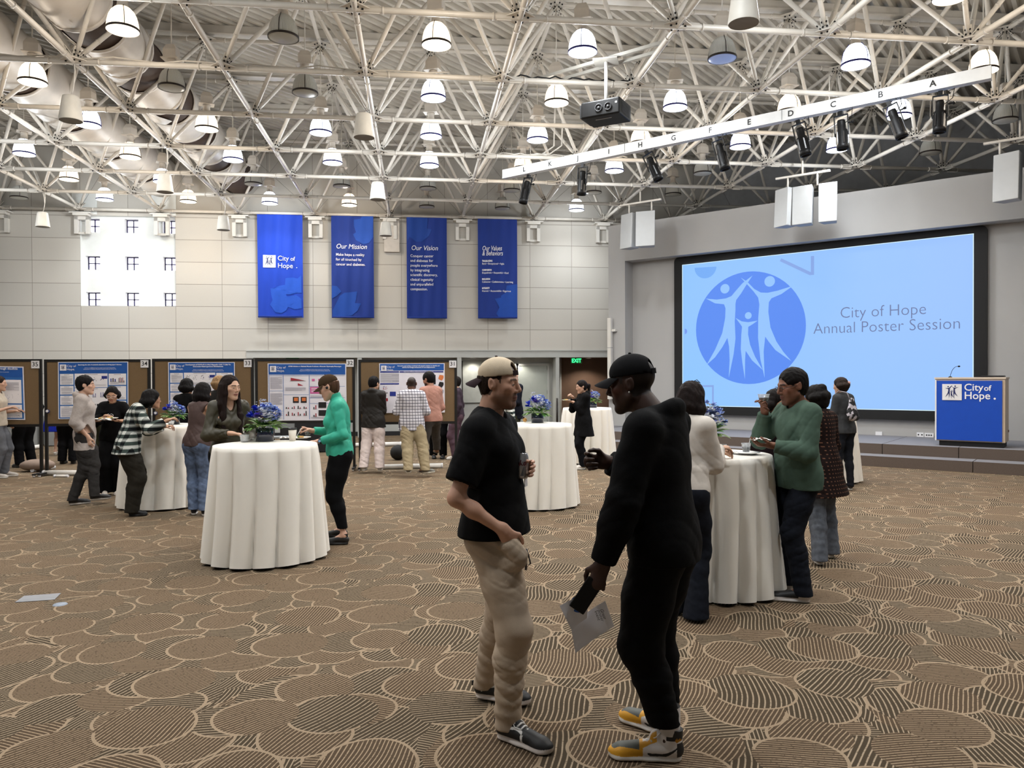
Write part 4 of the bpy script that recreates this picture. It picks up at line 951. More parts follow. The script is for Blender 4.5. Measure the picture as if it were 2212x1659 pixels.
# ---------------------------------------------------------------- scientific posters
PAPER = mat('poster_paper', '#eceaf3', .6, noise=.02); PBLUE = mat('poster_header_blue', '#1c59ac', .55, noise=.04, scale=6); PBL2 = mat('poster_panel_blue', '#2d6cb8', .6, noise=.03)
PINK = mat('print_pink', '#d45ea0', .6); PRED = mat('print_red', '#a6303f', .6, noise=0); PBLK = mat('print_black', '#121116', .6, noise=0); PGRY = mat('print_text_grey', '#a9a7b4', .7, noise=0); PORG = mat('print_orange', '#d77a43', .6); PBOX = mat('print_box_white', '#f4f2f8', .6, noise=.01); PNAVY = mat('print_navy', '#1d2f8a', .6)
PM = [PAPER, PBLUE, PBL2, PBOX, PGRY, PBLK, PRED, PINK, PORG, PNAVY]
def poster(label, u0, v0, u1, v1, title, sub, style, tilt=0., hdr=.19, seed=1):
    rr = random.Random(seed); y0 = YP-.026; a, b = ony(u0, v0, y0), ony(u1, v1, y0); W = b.x-a.x; H = a.z-b.z; x0, z1 = a.x, a.z
    r = thing('research_poster', label, 'poster', (x0, y0, z1-H), 'research posters pinned on the boards')
    def P(x, z, d=0.):   # x,z in 0..1 of the sheet, z measured down from the top
        return (x0+x*W-z*H*tilt, y0-d, z1-z*H+x*W*tilt)
    def rect(mb, x, z, w, h, mi, d=.002):
        n = max(1, int(w*8)); 
        for k in range(n): mb.quad(P(x+w*k/n, z+h, d), P(x+w*(k+1)/n, z+h, d), P(x+w*(k+1)/n, z, d), P(x+w*k/n, z, d), mi)
    mb = MB(); n = 8; V = [P(i/n, j, 0) for j in (0, 1) for i in range(n+1)]+[P(i/n, j, -.003) for j in (0, 1) for i in range(n+1)]
    m_ = n+1; mb.add(V, [(i, m_+i, m_+i+1, i+1) for i in range(n)]+[(2*m_+i, 2*m_+i+1, 3*m_+i+1, 3*m_+i) for i in range(n)], 0)
    bm = .02 if style in ('grad',) else .012
    def lines(x, z, w, h, dz=.011, mi=4, d=.005):
        k = 0
        while k*dz < h:
            ww = w*(1 if rr.random() < .8 else rr.uniform(.5, .9)); rect(mb, x, z+k*dz, ww, dz*.38, mi, d); k += 1
    def bars(x, z, w, h, n_=4, mis=(5, 6), d=.005):
        rect(mb, x, z+h, w, .004, 5, d)
        for k in range(n_):
            hh = h*rr.uniform(.25, 1); rect(mb, x+w*(k+.2)/n_, z+h-hh, w*.5/n_, hh, mis[k % len(mis)], d)
    def dots(x, z, w, h, n_=14, mi=5):
        for _ in range(n_): rect(mb, x+rr.random()*w, z+rr.random()*h, .008, .010, mi if rr.random() < .7 else 9, .005)
    if style in ('blue', 'grad'): rect(mb, bm, bm, 1-2*bm, 1-2*bm, 2, .001)
    rect(mb, bm, bm, 1-2*bm, hdr-bm, 1, .003)
    if style == 'blue':
        cw = [(.03, .19), (.235, .47), (.72, .25)]
        cuts = [[(.21, .19), (.42, .15), (.59, .16), (.77, .20)], [(.205, .245), (.46, .5)], [(.21, .20), (.43, .24), (.69, .28)]]
        for (x, w), cc in zip(cw, cuts):
            for z, h in cc:
                rect(mb, x, z, w, h, 3, .003); lines(x+.02, z+h-.05, w-.04, .04); rect(mb, x+w*.3, z+.012, w*.4, .008, 4, .005)
                if w < .2: lines(x+.015, z+.035, w-.03, h-.1)
        for k in range(4): dots(.26+.11*k, .25, .06, .08, 8); bars(.27+.11*k, .52, .05, .10, 3, (9, 4))
        bars(.74, .27, .09, .08, 3, (9, 5)); bars(.86, .26, .09, .10, 5, (5, 6)); bars(.27, .78, .06, .08, 4); 
        for k in range(2):
            for q in range(3): rect(mb, .50+.05*k, .74+.05*q, .035, .035, 5, .005)
        rect(mb, .62, .25, .08, .05, 9, .005)
    elif style == 'grad':
        for x in (.06, .55):
            for z, h in ((.25, .44), (.715, .12), (.85, .11)): rect(mb, x, z, .40, h, 3, .003); lines(x+.04, z+.05, .32, h*.35); dots(x+.05, z+h*.5, .3, h*.4, 8, 4)
    elif style == 'pink':
        for x in (.20, .245+.3, .0+.0): pass
        for x, w, zz in ((.02, .17, (.21, .48, .83)), (.20, .32, (.21, .545)), (.53, .45, (.21, .4, .60, .70))):
            rect(mb, x-.008, .20, .006, .78, 2, .003)
            for z in zz: rect(mb, x, z, w, .005, 2, .003)
        for z in (.24, .52, .86): lines(.03, z, .15, .2 if z < .8 else .1)
        V = [P(.29, .25, .005), P(.29, .30, .005), P(.47, .30, .005)]; mb.add([V[0], V[1], V[2]], [(0, 1, 2)], 6); V = [P(.38, .345, .005), P(.38, .39, .005), P(.45, .39, .005)]; mb.add(V, [(0, 1, 2)], 6)
        rect(mb, .28, .305, .20, .004, 5, .005); lines(.22, .42, .26, .06)
        for k in range(2): rect(mb, .315+.10*k, .585, .075, .105, 5, .005); rect(mb, .33+.10*k, .6, .05, .06, 8, .007)
        for k in range(4): bars(.22+.075*k, .73, .05, .06, 2, (5, 6)); bars(.22+.075*k, .83, .05, .08, 2, (6, 5))
        for k in range(2): rect(mb, .535+.16*k, .41, .15, .12, 7, .005); lines(.55+.15*k, .43, .12, .08, .03, 3, .007)
        for k in range(4): rect(mb, .56+.08*k, .27, .035, .04, 7, .005)
        for k in range(2): rect(mb, .64, .68+.14*k, .10, .10, 5, .005); bars(.57, .72+.13*k, .05, .08, 2, (5, 6)); bars(.78, .72+.1*k, .06, .06, 3, (6, 5))
        lines(.54, .56, .42, .04); lines(.54, .94, .42, .03)
    else:
        for x, w, zz in ((.015, .285, (.16, .40)), (.31, .67, (.16, .885))):
            for z in zz: rect(mb, x, z, w, .025, 9, .004)
        rect(mb, .02, .20, .28, .18, 4, .003); lines(.02, .20, .28, .18, .012, 3, .005); dots(.05, .46, .08, .06, 12, 6); bars(.05, .55, .08, .05, 3)
        rect(mb, .16, .57, .09, .09, 9, .005); rect(mb, .06, .70, .07, .06, 6, .005)
        for k in range(2): rect(mb, .69+.09*k, .235, .08, .19, 5, .005)
        rect(mb, .50, .45, .05, .12, 5, .005); rect(mb, .81, .46, .07, .18, 4, .005)
        for z, mi in ((.24, 8), (.38, 5), (.53, 4)):
            c = Vector(P(.945, z+.05, .006)); mb.add([c+Vector((.045*math.cos(q*.7)*(1+.25*(q % 2)), 0, .045*math.sin(q*.7)*(1+.25*(q % 2)))) for q in range(9)], [tuple(range(9))], mi)
        rect(mb, .82, .69, .05, .08, 5, .005); rect(mb, .895, .69, .05, .08, 6, .005); lines(.83, .81, .15, .05); lines(.33, .92, .62, .06)
    mb.build('poster_sheet', PM, r, world=True)
    ps = Vector(P(.03, .045, .006)); ls_ = .105*H*1.0; sq_ = MB(); sq_.box((ps.x, ps.y-.002, ps.z-ls_), (ps.x+ls_, ps.y+.001, ps.z)); lg = sq_.build('logo_square', PBOX, r, world=True)
    m2 = MB(); emblem(m2, (ps.x+ls_/2, ps.y-.006, ps.z-ls_/2), Vector((1, 0, 0)), Vector((0, 0, 1)), ls_*.42); m2.build('logo_figures', NAVY, r, world=True)
    lt = MB(); ex_ = Vector((1, 0, tilt)); lt.text('City of\nHope.', Vector((ps.x+ls_*1.08, ps.y-.002, ps.z-ls_*.42)), ex_, (0, 0, 1), ls_*.52)
    c = Vector(P(.60, .06, .016)); wt = max(len(q) for q in title.split('\n')); ts = min(.050, .78*W/(wt*.5)); lt.text(title, c, ex_, (0, 0, 1), ts, align='CENTER', bold=.0008); nl = title.count('\n')+1
    c = Vector(P(.60, .06+.042*nl+.012, .016)); lt.text(sub, c, ex_, (0, 0, 1), .020, align='CENTER')
    lt.build('lettering', TXT_WHT, r, world=True)
SUB = 'Authors and affiliations of the study listed in two centred lines\nDepartment of Diabetes, Beckman Research Institute, Duarte, CA'
poster('blue gradient poster on board 35 cut by the left edge', -70, 790, 52, 905, 'response through disulfide', 'Research Institute, Duarte, CA', 'grad', -.02, .20, 3)
poster('blue headed poster on board 34 about type 2 diabetes', 125, 782, 278, 904, 'Examining the role of metabolic alterations in driving type 2 diabetes', SUB, 'blue', .004, .20, 5)
poster('blue headed poster on board 33 about CAR T cells', 363, 782.5, 508, 892, 'Development of EGFRvIII-IL13Ra2 Bispecific CAR T Cells To\nOvercome Heterogeneous Glioblastoma', SUB, 'blue', 0, .205, 8)
poster('blue headed poster on board 32 with pink and red figures', 578, 785, 748.5, 907, 'STIM4 Ablation in Skeletal Muscle Produces a Muscular Dystrophy Phenotype', SUB, 'pink', -.004, .195, 11)
poster('poster on board 31 with dark blue header and orange blobs', 819, 785, 961, 891, 'Innovative approaches combined with genetic analyses to identify and\naddress the lineage mechanisms of neurodegeneration', SUB, 'navy', 0, .145, 14)
# small dark pushpin heads / coat hook discs on the board edges
for u, v, lab in ((103, 889, 'dark blue cap hung on the left post of board 34'), (336, 893, 'dark blue cap hung near the post of board 33')):
    p = ony(u, v, YP-.05); o = MB().lathe([(0, .05), (.022, .045), (.034, .02), (.036, 0), (0, 0)], p, 14, ax=(.3, -1, .1)).build('hook_cap', mat('cap_blue_grey', '#3d4470', .4)); tag(o, lab, 'hook', 'round hooks on board posts')
    MB().disc(p+Vector((.015, -.055, .01)), (1, 0, 0), (0, 0, 1), .022, 12).build('hook_face', SIGNW, o)
# ---------------------------------------------------------------- poster tubes, bags and shelves on the floor behind the boards
TUBE = mat('white_cardboard_tube', '#e4e0da', .55, noise=.02)
def ptube(label, a, b, r=.05):
    c = (a+b)/2; root = thing('poster_tube', label, 'poster tube', (c.x, c.y, r), 'white poster tubes on the floor'); d = (b-a).normalized()
    A, B = Vector((a.x, a.y, r)), Vector((b.x, b.y, r)); MB().tube([A, B], r, 16).build('tube_body', TUBE, root, world=True)
    MB().tube([A-d*.012, A+d*.02], r*1.06, 16).build('end_cap', SIGNW, root, world=True); MB().tube([B-d*.02, B+d*.012], r*1.06, 16).build('end_cap', SIGNW, root, world=True)
ptube('long white poster tube lying under board 34', onz(95, 1027), onz(228, 1027), .045)
ptube('white poster tube lying crosswise under board 34, its dark end facing left', onz(70, 1020), onz(116, 1013), .035)
ptube('long white poster tube lying under board 31 at the feet of the readers', onz(822, 1014), onz(955, 1011), .045)
ptube('white poster tube further back under board 31', onz(765, 966), onz(866, 963), .05)
ptube('short yellowish rolled tube beside the long tube under board 34', onz(118, 1031), onz(146, 1031), .022)
ptube('short white tube standing out under the back of board 35', onz(66, 972), onz(86, 969), .05)
bagm = mat('bag_tan', '#8e7a6c', .8, noise=.1)
p = onz(72, 1020); tag(MB().ball((p.x, p.y+.15, .11), .30, 16, ry=.2, rz=.11).build('cloth_bag', bagm), 'slumped tan cloth bag on floor below the post of board 35', 'bag')
p = onz(860, 994); bg = tag(MB().ball((p.x, p.y, .155), .16, 14, ry=.12, rz=.155).build('backpack', BLACKM), 'black backpack on the floor behind the reader in plaid', 'backpack')
# ---------------------------------------------------------------- draped tables and chairs along the far wall
GCL = mat('grey_drape', '#8b8c8a', .9, noise=.05); 
def draped(label, x0, x1, y0, y1, h, m, n=14):
    r = thing('draped_table', label, 'table', ((x0+x1)/2, (y0+y1)/2, 0), 'draped tables against the far wall')
    V = []; F = []; N_ = n*6
    per = []
    for (ax, ay), (bx_, by_) in (((x0, y0), (x1, y0)), ((x1, y0), (x1, y1)), ((x1, y1), (x0, y1)), ((x0, y1), (x0, y0))):
        L = math.hypot(bx_-ax, by_-ay); k_ = max(4, int(L*16))
        for k in range(k_): per.append((ax+(bx_-ax)*k/k_, ay+(by_-ay)*k/k_))
    cx, cy = (x0+x1)/2, (y0+y1)/2
    for lvl, z in enumerate((h, h-.02, .02)):
        for k, (x, y) in enumerate(per):
            s = 1+(.02*math.sin(k*1.9) if lvl == 2 else 0); V.append((cx+(x-cx)*s, cy+(y-cy)*s, z))
    m_ = len(per); F = [(l*m_+k, l*m_+(k+1) % m_, (l+1)*m_+(k+1) % m_, (l+1)*m_+k) for l in range(2) for k in range(m_)]
    MB().add(V, F, 0, True).add([(x, y, h) for x, y in per], [tuple(range(m_))], 0).build('drape', m, r, world=True)
draped('grey draped long table nearest the left wall', -12.4, -9.3, 20.3, 21.0, .74, GCL)
draped('grey draped long table under board of man in grey hood', -9.1, -6.2, 20.3, 21.0, .74, GCL)
draped('black draped table behind board 32', -3.0, -1.75, 17.6, 18.3, .86, BLACKM)
def chair(label, x, y, rz):
    r = thing('folding_chair', label, 'chair', (x, y, 0), 'grey chairs behind board 32', rz)
    MB().box((-.21, -.02, .62), (.21, .015, .93)).build('backrest', mat('chair_grey', '#7e8283', .7), r); MB().box((-.21, .0, .43), (.21, .42, .46)).build('seat', MATS['chair_grey'], r)
    for sx in (-.2, .2):
        for sy in (0, .4): MB().tube([(sx, sy, 0), (sx, sy, .45 if sy else .9)], .012, 6).build('leg', mat('chair_frame', '#3c3c3e', .4), r)
q = onz(620, 985); chair('grey backed chair seen between the flowers and paper cup', q.x+.0, 16.6, PI)
q = onz(612, 985); chair('grey backed chair partly behind the flowers', q.x-.4, 16.9, PI+.1)
# ---------------------------------------------------------------- solid modelling kit: smooth-blended tapering limbs -> one surface
def V3(*a): return np.array(a, float)
def nrm(v): v = np.asarray(v, float); return v/max(1e-9, np.linalg.norm(v))
def smin(a, b, k):
    h = np.clip(.5+.5*(b-a)/k, 0, 1); return b+(a-b)*h-k*h*(1-h)
class Field:
    def __init__(s, lo, hi, h):
        s.lo = np.array(lo, float); s.h = h; s.n = np.maximum(4, np.ceil((np.array(hi)-s.lo)/h).astype(int)+1)
        s.f = np.full(s.n, .3, np.float32); s.ax = [s.lo[i]+h*np.arange(s.n[i]) for i in range(3)]
    def sub(s, lo, hi):
        i0 = np.clip(np.floor((lo-s.lo)/s.h).astype(int), 0, s.n-1); i1 = np.clip(np.ceil((hi-s.lo)/s.h).astype(int)+1, 1, s.n)
        sl = tuple(slice(a, b) for a, b in zip(i0, i1))
        X = s.ax[0][sl[0]][:, None, None]; Y = s.ax[1][sl[1]][None, :, None]; Z = s.ax[2][sl[2]][None, None, :]
        return sl, X, Y, Z
    def apply(s, lo, hi, fn, k, op):
        m = max(k, .012)+.03; sl, X, Y, Z = s.sub(lo-m, hi+m); d = fn(X, Y, Z).astype(np.float32)
        if op == 'u': s.f[sl] = smin(s.f[sl], d, k) if k > 1e-4 else np.minimum(s.f[sl], d)
        elif op == 's': s.f[sl] = -smin(-s.f[sl], d, k) if k > 1e-4 else np.maximum(s.f[sl], -d)
    def cone(s, a, b, r1, r2, k=.03, side=None, flat=1., op='u'):
        """tapering round limb; flat < 1 thins it across the direction `side`"""
        a = np.asarray(a, float); b = np.asarray(b, float); ba = b-a; L2 = max(1e-9, ba@ba); R = max(r1, r2)
        sd = nrm(side) if side is not None else None; R2 = R*max(1, 1/flat if flat > 1 else 1)*max(1, flat)
        def fn(X, Y, Z):
            x, y, z = X-a[0], Y-a[1], Z-a[2]
            if sd is not None:
                q = (x*sd[0]+y*sd[1]+z*sd[2])*(1/flat-1); x = x+q*sd[0]; y = y+q*sd[1]; z = z+q*sd[2]
            t = np.clip((x*ba[0]+y*ba[1]+z*ba[2])/L2, 0, 1)
            d = np.sqrt((x-t*ba[0])**2+(y-t*ba[1])**2+(z-t*ba[2])**2)-(r1+(r2-r1)*t)
            return d*min(1, flat) if sd is not None else d
        s.apply(np.minimum(a, b)-R2, np.maximum(a, b)+R2, fn, k, op); return s
    def ell(s, c, r, k=.02, M=None, op='u'):
        """ellipsoid with radii r along the columns of M"""
        c = np.asarray(c, float); r = np.asarray(r, float); M = np.eye(3) if M is None else np.asarray(M); R = r.max(); rm = r.min()
        def fn(X, Y, Z):
            x, y, z = X-c[0], Y-c[1], Z-c[2]
            u = [(x*M[0, i]+y*M[1, i]+z*M[2, i]) for i in range(3)]
            k0 = np.sqrt(sum((u[i]/r[i])**2 for i in range(3))); k1 = np.sqrt(sum((u[i]/r[i]**2)**2 for i in range(3)))
            return k0*(k0-1)/np.maximum(k1, 1e-6)
        s.apply(c-R, c+R, fn, k, op); return s
    def plane(s, c, n, k=0., box=None, box_hi=None):
        """cut away everything on the side n points to (optionally only inside a box)"""
        c = np.asarray(c, float); n = nrm(n)
        sl, X, Y, Z = s.sub(s.lo if box is None else np.asarray(box), s.lo+s.n*s.h if box_hi is None else np.asarray(box_hi))
        d = ((X-c[0])*n[0]+(Y-c[1])*n[1]+(Z-c[2])*n[2]).astype(np.float32)
        s.f[sl] = -smin(-s.f[sl], -d, k) if k else np.maximum(s.f[sl], d); return s
    def folds(s, amp, freq, seed=0, ani=(1, 1, 1), ridge=.5, zones=(), crease=0., cf=75):
        """cloth wrinkles: a few warped waves added to the surface; zones = (centre, radius, extra amplitude, frequency, direction)"""
        r = np.random.default_rng(seed); X, Y, Z = s.ax[0][:, None, None], s.ax[1][None, :, None], s.ax[2][None, None, :]
        band = np.abs(s.f) < .035
        idx = np.nonzero(band); x = s.ax[0][idx[0]]; y = s.ax[1][idx[1]]; z = s.ax[2][idx[2]]; t = np.zeros(len(x))
        for q in range(5):
            d = nrm(r.normal(size=3)*np.array(ani))*freq*r.uniform(.6, 1.5); ph = r.uniform(0, 6.28)
            w = x*d[0]+y*d[1]+z*d[2]+ph+1.2*np.sin(x*7+q)+1.2*np.sin(z*9+y*6+q*2)
            v = np.sin(w); t += (1-2*np.abs(v))*ridge+v*(1-ridge)
        t *= amp/5
        if crease:
            g = .45+.55*np.sin(x*13+seed)*np.sin(z*11+seed*1.7+y*5)
            for q, (ax_, ay_) in enumerate(((14, 9), (-17, 12), (8, -20))):
                ph = (z*cf+(x*(1, -1, .4)[q]+y*(.5, .8, -1)[q])*55)*(1+.23*q)+1.6*np.sin(x*ax_+seed+q)+2.0*np.sin(y*ay_+q*2)+1.3*np.sin(z*17+q); t += crease*(.75, .35, .2)[q]*np.clip(g, 0, 1)*((1-np.abs(np.sin(ph*.5)))**2*1.6-.5)
        for (c, R, a2, f2, dr) in zones:
            d2 = ((x-c[0])**2+(y-c[1])**2+(z-c[2])**2)/R**2; g = np.exp(-d2); dr = nrm(dr)
            ph = (x-c[0])*dr[0]+(y-c[1])*dr[1]+(z-c[2])*dr[2]
            t += .62*a2*g*np.sin(ph*f2+1.5*np.sin(x*19+y*15)+seed)
        s.f[idx] += t.astype(np.float32); return s
    def mesh(s):
        """surface nets"""
        f = s.f; f = np.pad(f, 1, constant_values=.3); inside = f < 0; nx, ny, nz = f.shape
        c = [inside[i:nx-1+i, j:ny-1+j, k:nz-1+k] for i in (0, 1) for j in (0, 1) for k in (0, 1)]
        cnt = sum(q.astype(np.int8) for q in c); act = (cnt > 0) & (cnt < 8); cells = np.argwhere(act)
        vid = np.full(act.shape, -1, np.int32); vid[act] = np.arange(len(cells))
        P = np.zeros((len(cells), 3)); W = np.zeros(len(cells)); i, j, k = cells.T
        corn = [(a, b, c_) for a in (0, 1) for b in (0, 1) for c_ in (0, 1)]
        val = {q: f[i+q[0], j+q[1], k+q[2]] for q in corn}
        for q in corn:
            for ax in range(3):
                if q[ax] == 0:
                    q2 = list(q); q2[ax] = 1; q2 = tuple(q2); v0, v1 = val[q], val[q2]; m = (v0 < 0) != (v1 < 0)
                    t = np.where(m, v0/np.where(m, v0-v1, 1), 0); pt = np.tile(np.array(q, float), (len(cells), 1)); pt[:, ax] = t
                    P[m] += pt[m]; W[m] += 1
        P = P/np.maximum(W, 1)[:, None]+cells
        V = (P-1)*s.h+s.lo
        Q = []
        for ax in range(3):
            a, b = [(1, 2), (2, 0), (0, 1)][ax]
            sl0 = [slice(1, -1)]*3; sl0[ax] = slice(0, -1); sl1 = list(sl0); sl1[ax] = slice(1, None)
            i0, i1 = inside[tuple(sl0)], inside[tuple(sl1)]; e = np.argwhere(i0 != i1)
            if not len(e): continue
            fl = i0[tuple(e.T)]; off = np.array([1, 1, 1]); off[ax] = 0; e = e+off
            def at(da, db):
                q = e.copy(); q[:, a] -= da; q[:, b] -= db; return vid[q[:, 0], q[:, 1], q[:, 2]]
            quad = np.stack([at(1, 1), at(0, 1), at(0, 0), at(1, 0)], 1); quad[~fl] = quad[~fl][:, ::-1]; Q.append(quad)
        Q = np.concatenate(Q) if Q else np.zeros((0, 4), np.int32)
        Q = Q[(Q >= 0).all(1)]
        return V, Q
def relax(V, Q, n=1, lam=.5):
    """light smoothing of a quad mesh"""
    e = np.concatenate([Q[:, [0, 1]], Q[:, [1, 2]], Q[:, [2, 3]], Q[:, [3, 0]]]); 
    for _ in range(n):
        A = np.zeros_like(V); c = np.zeros(len(V))
        for i in range(3): A[:, i] = np.bincount(e[:, 0], V[e[:, 1], i], len(V))
        c = np.bincount(e[:, 0], minlength=len(V)); ok_ = c > 0; V = V.copy(); V[ok_] += lam*(A[ok_]/c[ok_][:, None]-V[ok_])
    return V
def field_obj(F, name, m, parent, colorfn=None, smooth_n=1, drop=None):
    V, Q = F.mesh(); V = relax(V, Q, smooth_n)
    col = colorfn(V) if colorfn else None
    return link_mesh(name, V, np.ascontiguousarray(Q), m, parent, True, colors=col)
# ---------------------------------------------------------------- people
def rotz(a): c, s = math.cos(a), math.sin(a); return np.array([[c, -s, 0], [s, c, 0], [0, 0, 1.]])
def rotx(a): c, s = math.cos(a), math.sin(a); return np.array([[1, 0, 0], [0, c, -s], [0, s, c]])
def roty(a): c, s = math.cos(a), math.sin(a); return np.array([[c, 0, s], [0, 1, 0], [-s, 0, c]])
def ik(a, t, l1, l2, pole):
    d = t-a; L = np.linalg.norm(d); mx = (l1+l2)*.995
    if L > mx: t = a+d*(mx/L); d = t-a; L = mx
    u = d/max(L, 1e-6); x = (l1*l1-l2*l2+L*L)/(2*L); h = math.sqrt(max(0, l1*l1-x*x)); p = np.asarray(pole, float); p = p-u*(p@u); p = nrm(p)
    return a+u*x+p*h, t
SKIN = {}
def skin_mat():
    if 'skin' in SKIN: return SKIN['skin']
    m = mat('skin', '#c89b80', .5, noise=.04, scale=30, vcol=True, bump=.05, bscale=260, spec=.35)
    b = m.node_tree.nodes['Principled BSDF']; b.inputs['Subsurface Weight'].default_value = .0
    SKIN['skin'] = m; return m
def fabric(name, col, rough=.9, noise=.08, scale=25, bump=.12, sheen=.0, spec=.15): return mat(name, col, rough, noise=noise, scale=scale, bump=bump, bscale=300, sheen=sheen, spec=spec)
class Person:
    """joint positions for one posed figure; x right, y forward, z up, origin on the floor"""
    def __init__(s, label, pos, face, height=1.75, build=1., female=False, stance=None, lean=0., side=0., twist=0., head=(0, 0, 0),
                 hands=None, poles=None, pelvis=(0, 0), crouch=0., vox=.008, neck_fwd=.0, group=None, sh_w=1., hipw=1., belly=0., headsc=1., shdrop=.055):
        s.k = k = height/1.75; s.vox = vox; s.female = female; s.build = build; s.hipw = hipw; s.belly = belly
        s.root = thing('person', label, 'person', (pos[0], pos[1], 0), group, face-PI/2)
        hw = (.088 if not female else .09)*k; sw = (.172 if not female else .148)*k*sh_w; s.sw = sw
        pz = (.925-crouch)*k; s.pel = V3(pelvis[0], pelvis[1], pz)
        st = stance or [(-.11, .0, 0), (.11, .0, 0)]      # left is -x, right is +x : x, y, toe angle
        s.foot = []; s.knee = []; s.hip = []
        for i, sx in enumerate((-1, 1)):
            x, y, a = st[i][:3]; lift = st[i][3] if len(st[i]) > 3 else 0
            an = V3(x, y, .088*k+lift); hp = s.pel+V3(sx*hw, 0, -.02*k); kn, an2 = ik(hp, an, .425*k, .415*k, V3(math.sin(-math.radians(a))*-1+.0, 1, 0)+V3(sx*.05, 0, 0))
            s.hip.append(hp); s.knee.append(kn); s.foot.append((an2, math.radians(a)))
        Rt = rotz(-twist)@rotx(-lean)@roty(side); s.Rt = Rt
        s.waist = s.pel+Rt@V3(0, -.005, .13*k); s.chest = s.pel+Rt@V3(0, .0, .33*k)+V3(0, 0, 0); Rc = Rt@rotx(-lean*.35); s.Rc = Rc
        s.neckb = s.chest+Rc@V3(0, -.005, .195*k)
        s.sh = [s.neckb+Rc@V3(sx*sw, -.005, -shdrop*k) for sx in (-1, 1)]
        hy, hp_, hr = (math.radians(v) for v in head)
        s.Rh = rotz(hy)@rotx(-hp_*1.)@roty(hr)        # yaw + = turn to the left
        s.hs = k*1.035*(1. if not female else .975)
        nb = s.neckb+Rc@V3(0, .012+neck_fwd*.4, .035*k); s.head = nb+nrm(Rc@V3(0, .25+neck_fwd*2, 1))*.115*k+V3(0, .0, 0); s.neckm = nb
        s.arm = []; l1, l2 = .298*k, .262*k
        hd = hands or [None, None]; po = poles or [None, None]
        for i, sx in enumerate((-1, 1)):
            h = hd[i]
            if h is None: t = s.sh[i]+V3(sx*.07, .05, -.52)*k; spec = dict(dir=V3(0, .1, -1), pn=V3(-sx, 0, 0), curl=.35)
            else: t = np.asarray(h[0], float); spec = h[1]
            pole = po[i] if po[i] is not None else V3(sx*.35, -1, -.25)
            el, wr = ik(s.sh[i], t, l1, l2, pole); s.arm.append((s.sh[i], el, wr, spec))
        s.hs *= headsc
        pts = [s.pel, s.head, *s.sh, *[a[1] for a in s.arm], *[a[2] for a in s.arm], *[f[0] for f in s.foot], *s.knee]
        s.lo = np.min(pts, 0)-.22; s.hi = np.max(pts, 0)+.22; s.lo[2] = -.01
        s.eyes_done = False
    def F(s, lo=None, hi=None, vox=None):
        l = s.lo.copy() if lo is None else np.array(lo, float); h = s.hi.copy() if hi is None else np.array(hi, float); return Field(l, h, vox or s.vox)
    def H(s, x, y, z): return s.head+s.Rh@(V3(x, y, z)*s.hs)
    # ---- shared volumes
    def torso(s, F, e=0., fem_chest=True, lower=True, k_=.05):
        k, b = s.k, s.build; R = s.Rt; Rc = s.Rc; sx = R@V3(1, 0, 0); fy = R@V3(0, 1, 0); cx = Rc@V3(1, 0, 0)
        w = (.150 if not s.female else .128)*b*k; wc = (.168 if not s.female else .142)*b*k; hw = (.158 if not s.female else .165)*k*b*s.hipw
        def lay(c, rx, ry, rz, kk, M): F.ell(c, (rx+e, ry+e, rz+e), kk, M)
        if lower: lay(s.pel+V3(0, 0, .01*k), hw, .108*k*b, .13*k, k_, R)
        lay(s.waist+R@V3(0, .008+s.belly*.5, 0), w*.93, (.095+s.belly)*k*b, .15*k, k_, R)
        lay(s.chest+Rc@V3(0, .002, -.02*k), wc, .108*k*b, .175*k, k_, Rc)
        lay(s.chest+Rc@V3(0, -.012, .10*k), wc*.98, .085*k*b, .11*k, k_, Rc)
        for i, q in enumerate((-1, 1)):
            F.cone(s.neckb+Rc@V3(q*.03*k, -.01, -.02*k), s.sh[i]+Rc@V3(-q*.012, 0, .012*k), .045*k*b+e, .045*k*b+e, .05)
            if s.female and fem_chest: F.ell(s.chest+Rc@V3(q*.062*k, .085*k, -.015*k), (.052*k+e, .048*k+e, .055*k+e), .03, Rc)
            else: F.ell(s.chest+Rc@V3(q*.07*k, .06*k, .03*k), (.075*k+e, .05*k+e, .06*k+e), .05, Rc)
        return F
    def armv(s, F, i, e=0., to=1., k_=.03, r=(.046, .037, .034, .0245), cuff=0.):
        """upper arm and forearm, `to` = how far down the arm (1 = elbow, 2 = wrist)"""
        S_, E_, W_, _ = s.arm[i]; k = s.k*(.93 if s.female else 1.)*(.5+.5*s.build); r = [q*k for q in r]
        t = min(to, 1.); P = S_+(E_-S_)*t; F.cone(S_, P, r[0]+e, r[0]+(r[1]-r[0])*t+e, .04)
        if to > 1:
            t2 = to-1; m = E_+(W_-E_)*min(t2, .35); F.cone(E_, m, r[1]+e, r[2]*1.06+e, .03)
            if t2 > .35: F.cone(m, E_+(W_-E_)*t2, r[2]*1.06+e, (r[2]*1.06+(r[3]-r[2]*1.06)*(t2-.35)/.65)+e+cuff, .03)
        return F
    def legv(s, F, i, e=0., r=(.088, .058, .054, .038), to=2., k_=.035, flare=0., ext=1.):
        hp, kn = s.hip[i], s.knee[i]; an, a = s.foot[i]; k = s.k*(.5+.5*s.build); r = [q*k for q in r]; sx = (-1, 1)[i]
        F.cone(hp+V3(sx*.0, -.012, -.02), hp+(kn-hp)*.5, r[0]*1.0+e, (r[0]+r[1])/2*1.03+e, k_); F.cone(hp+(kn-hp)*.5, kn, (r[0]+r[1])/2*1.03+e, r[1]+e, k_)
        F.ell(hp+V3(sx*.005, -.034*k, .0*k), (.078*k+e, .072*k+e, .085*k+e), .06)
        c = kn+(an-kn)*.33+V3(0, -.012, 0); t = min(1, to-1)
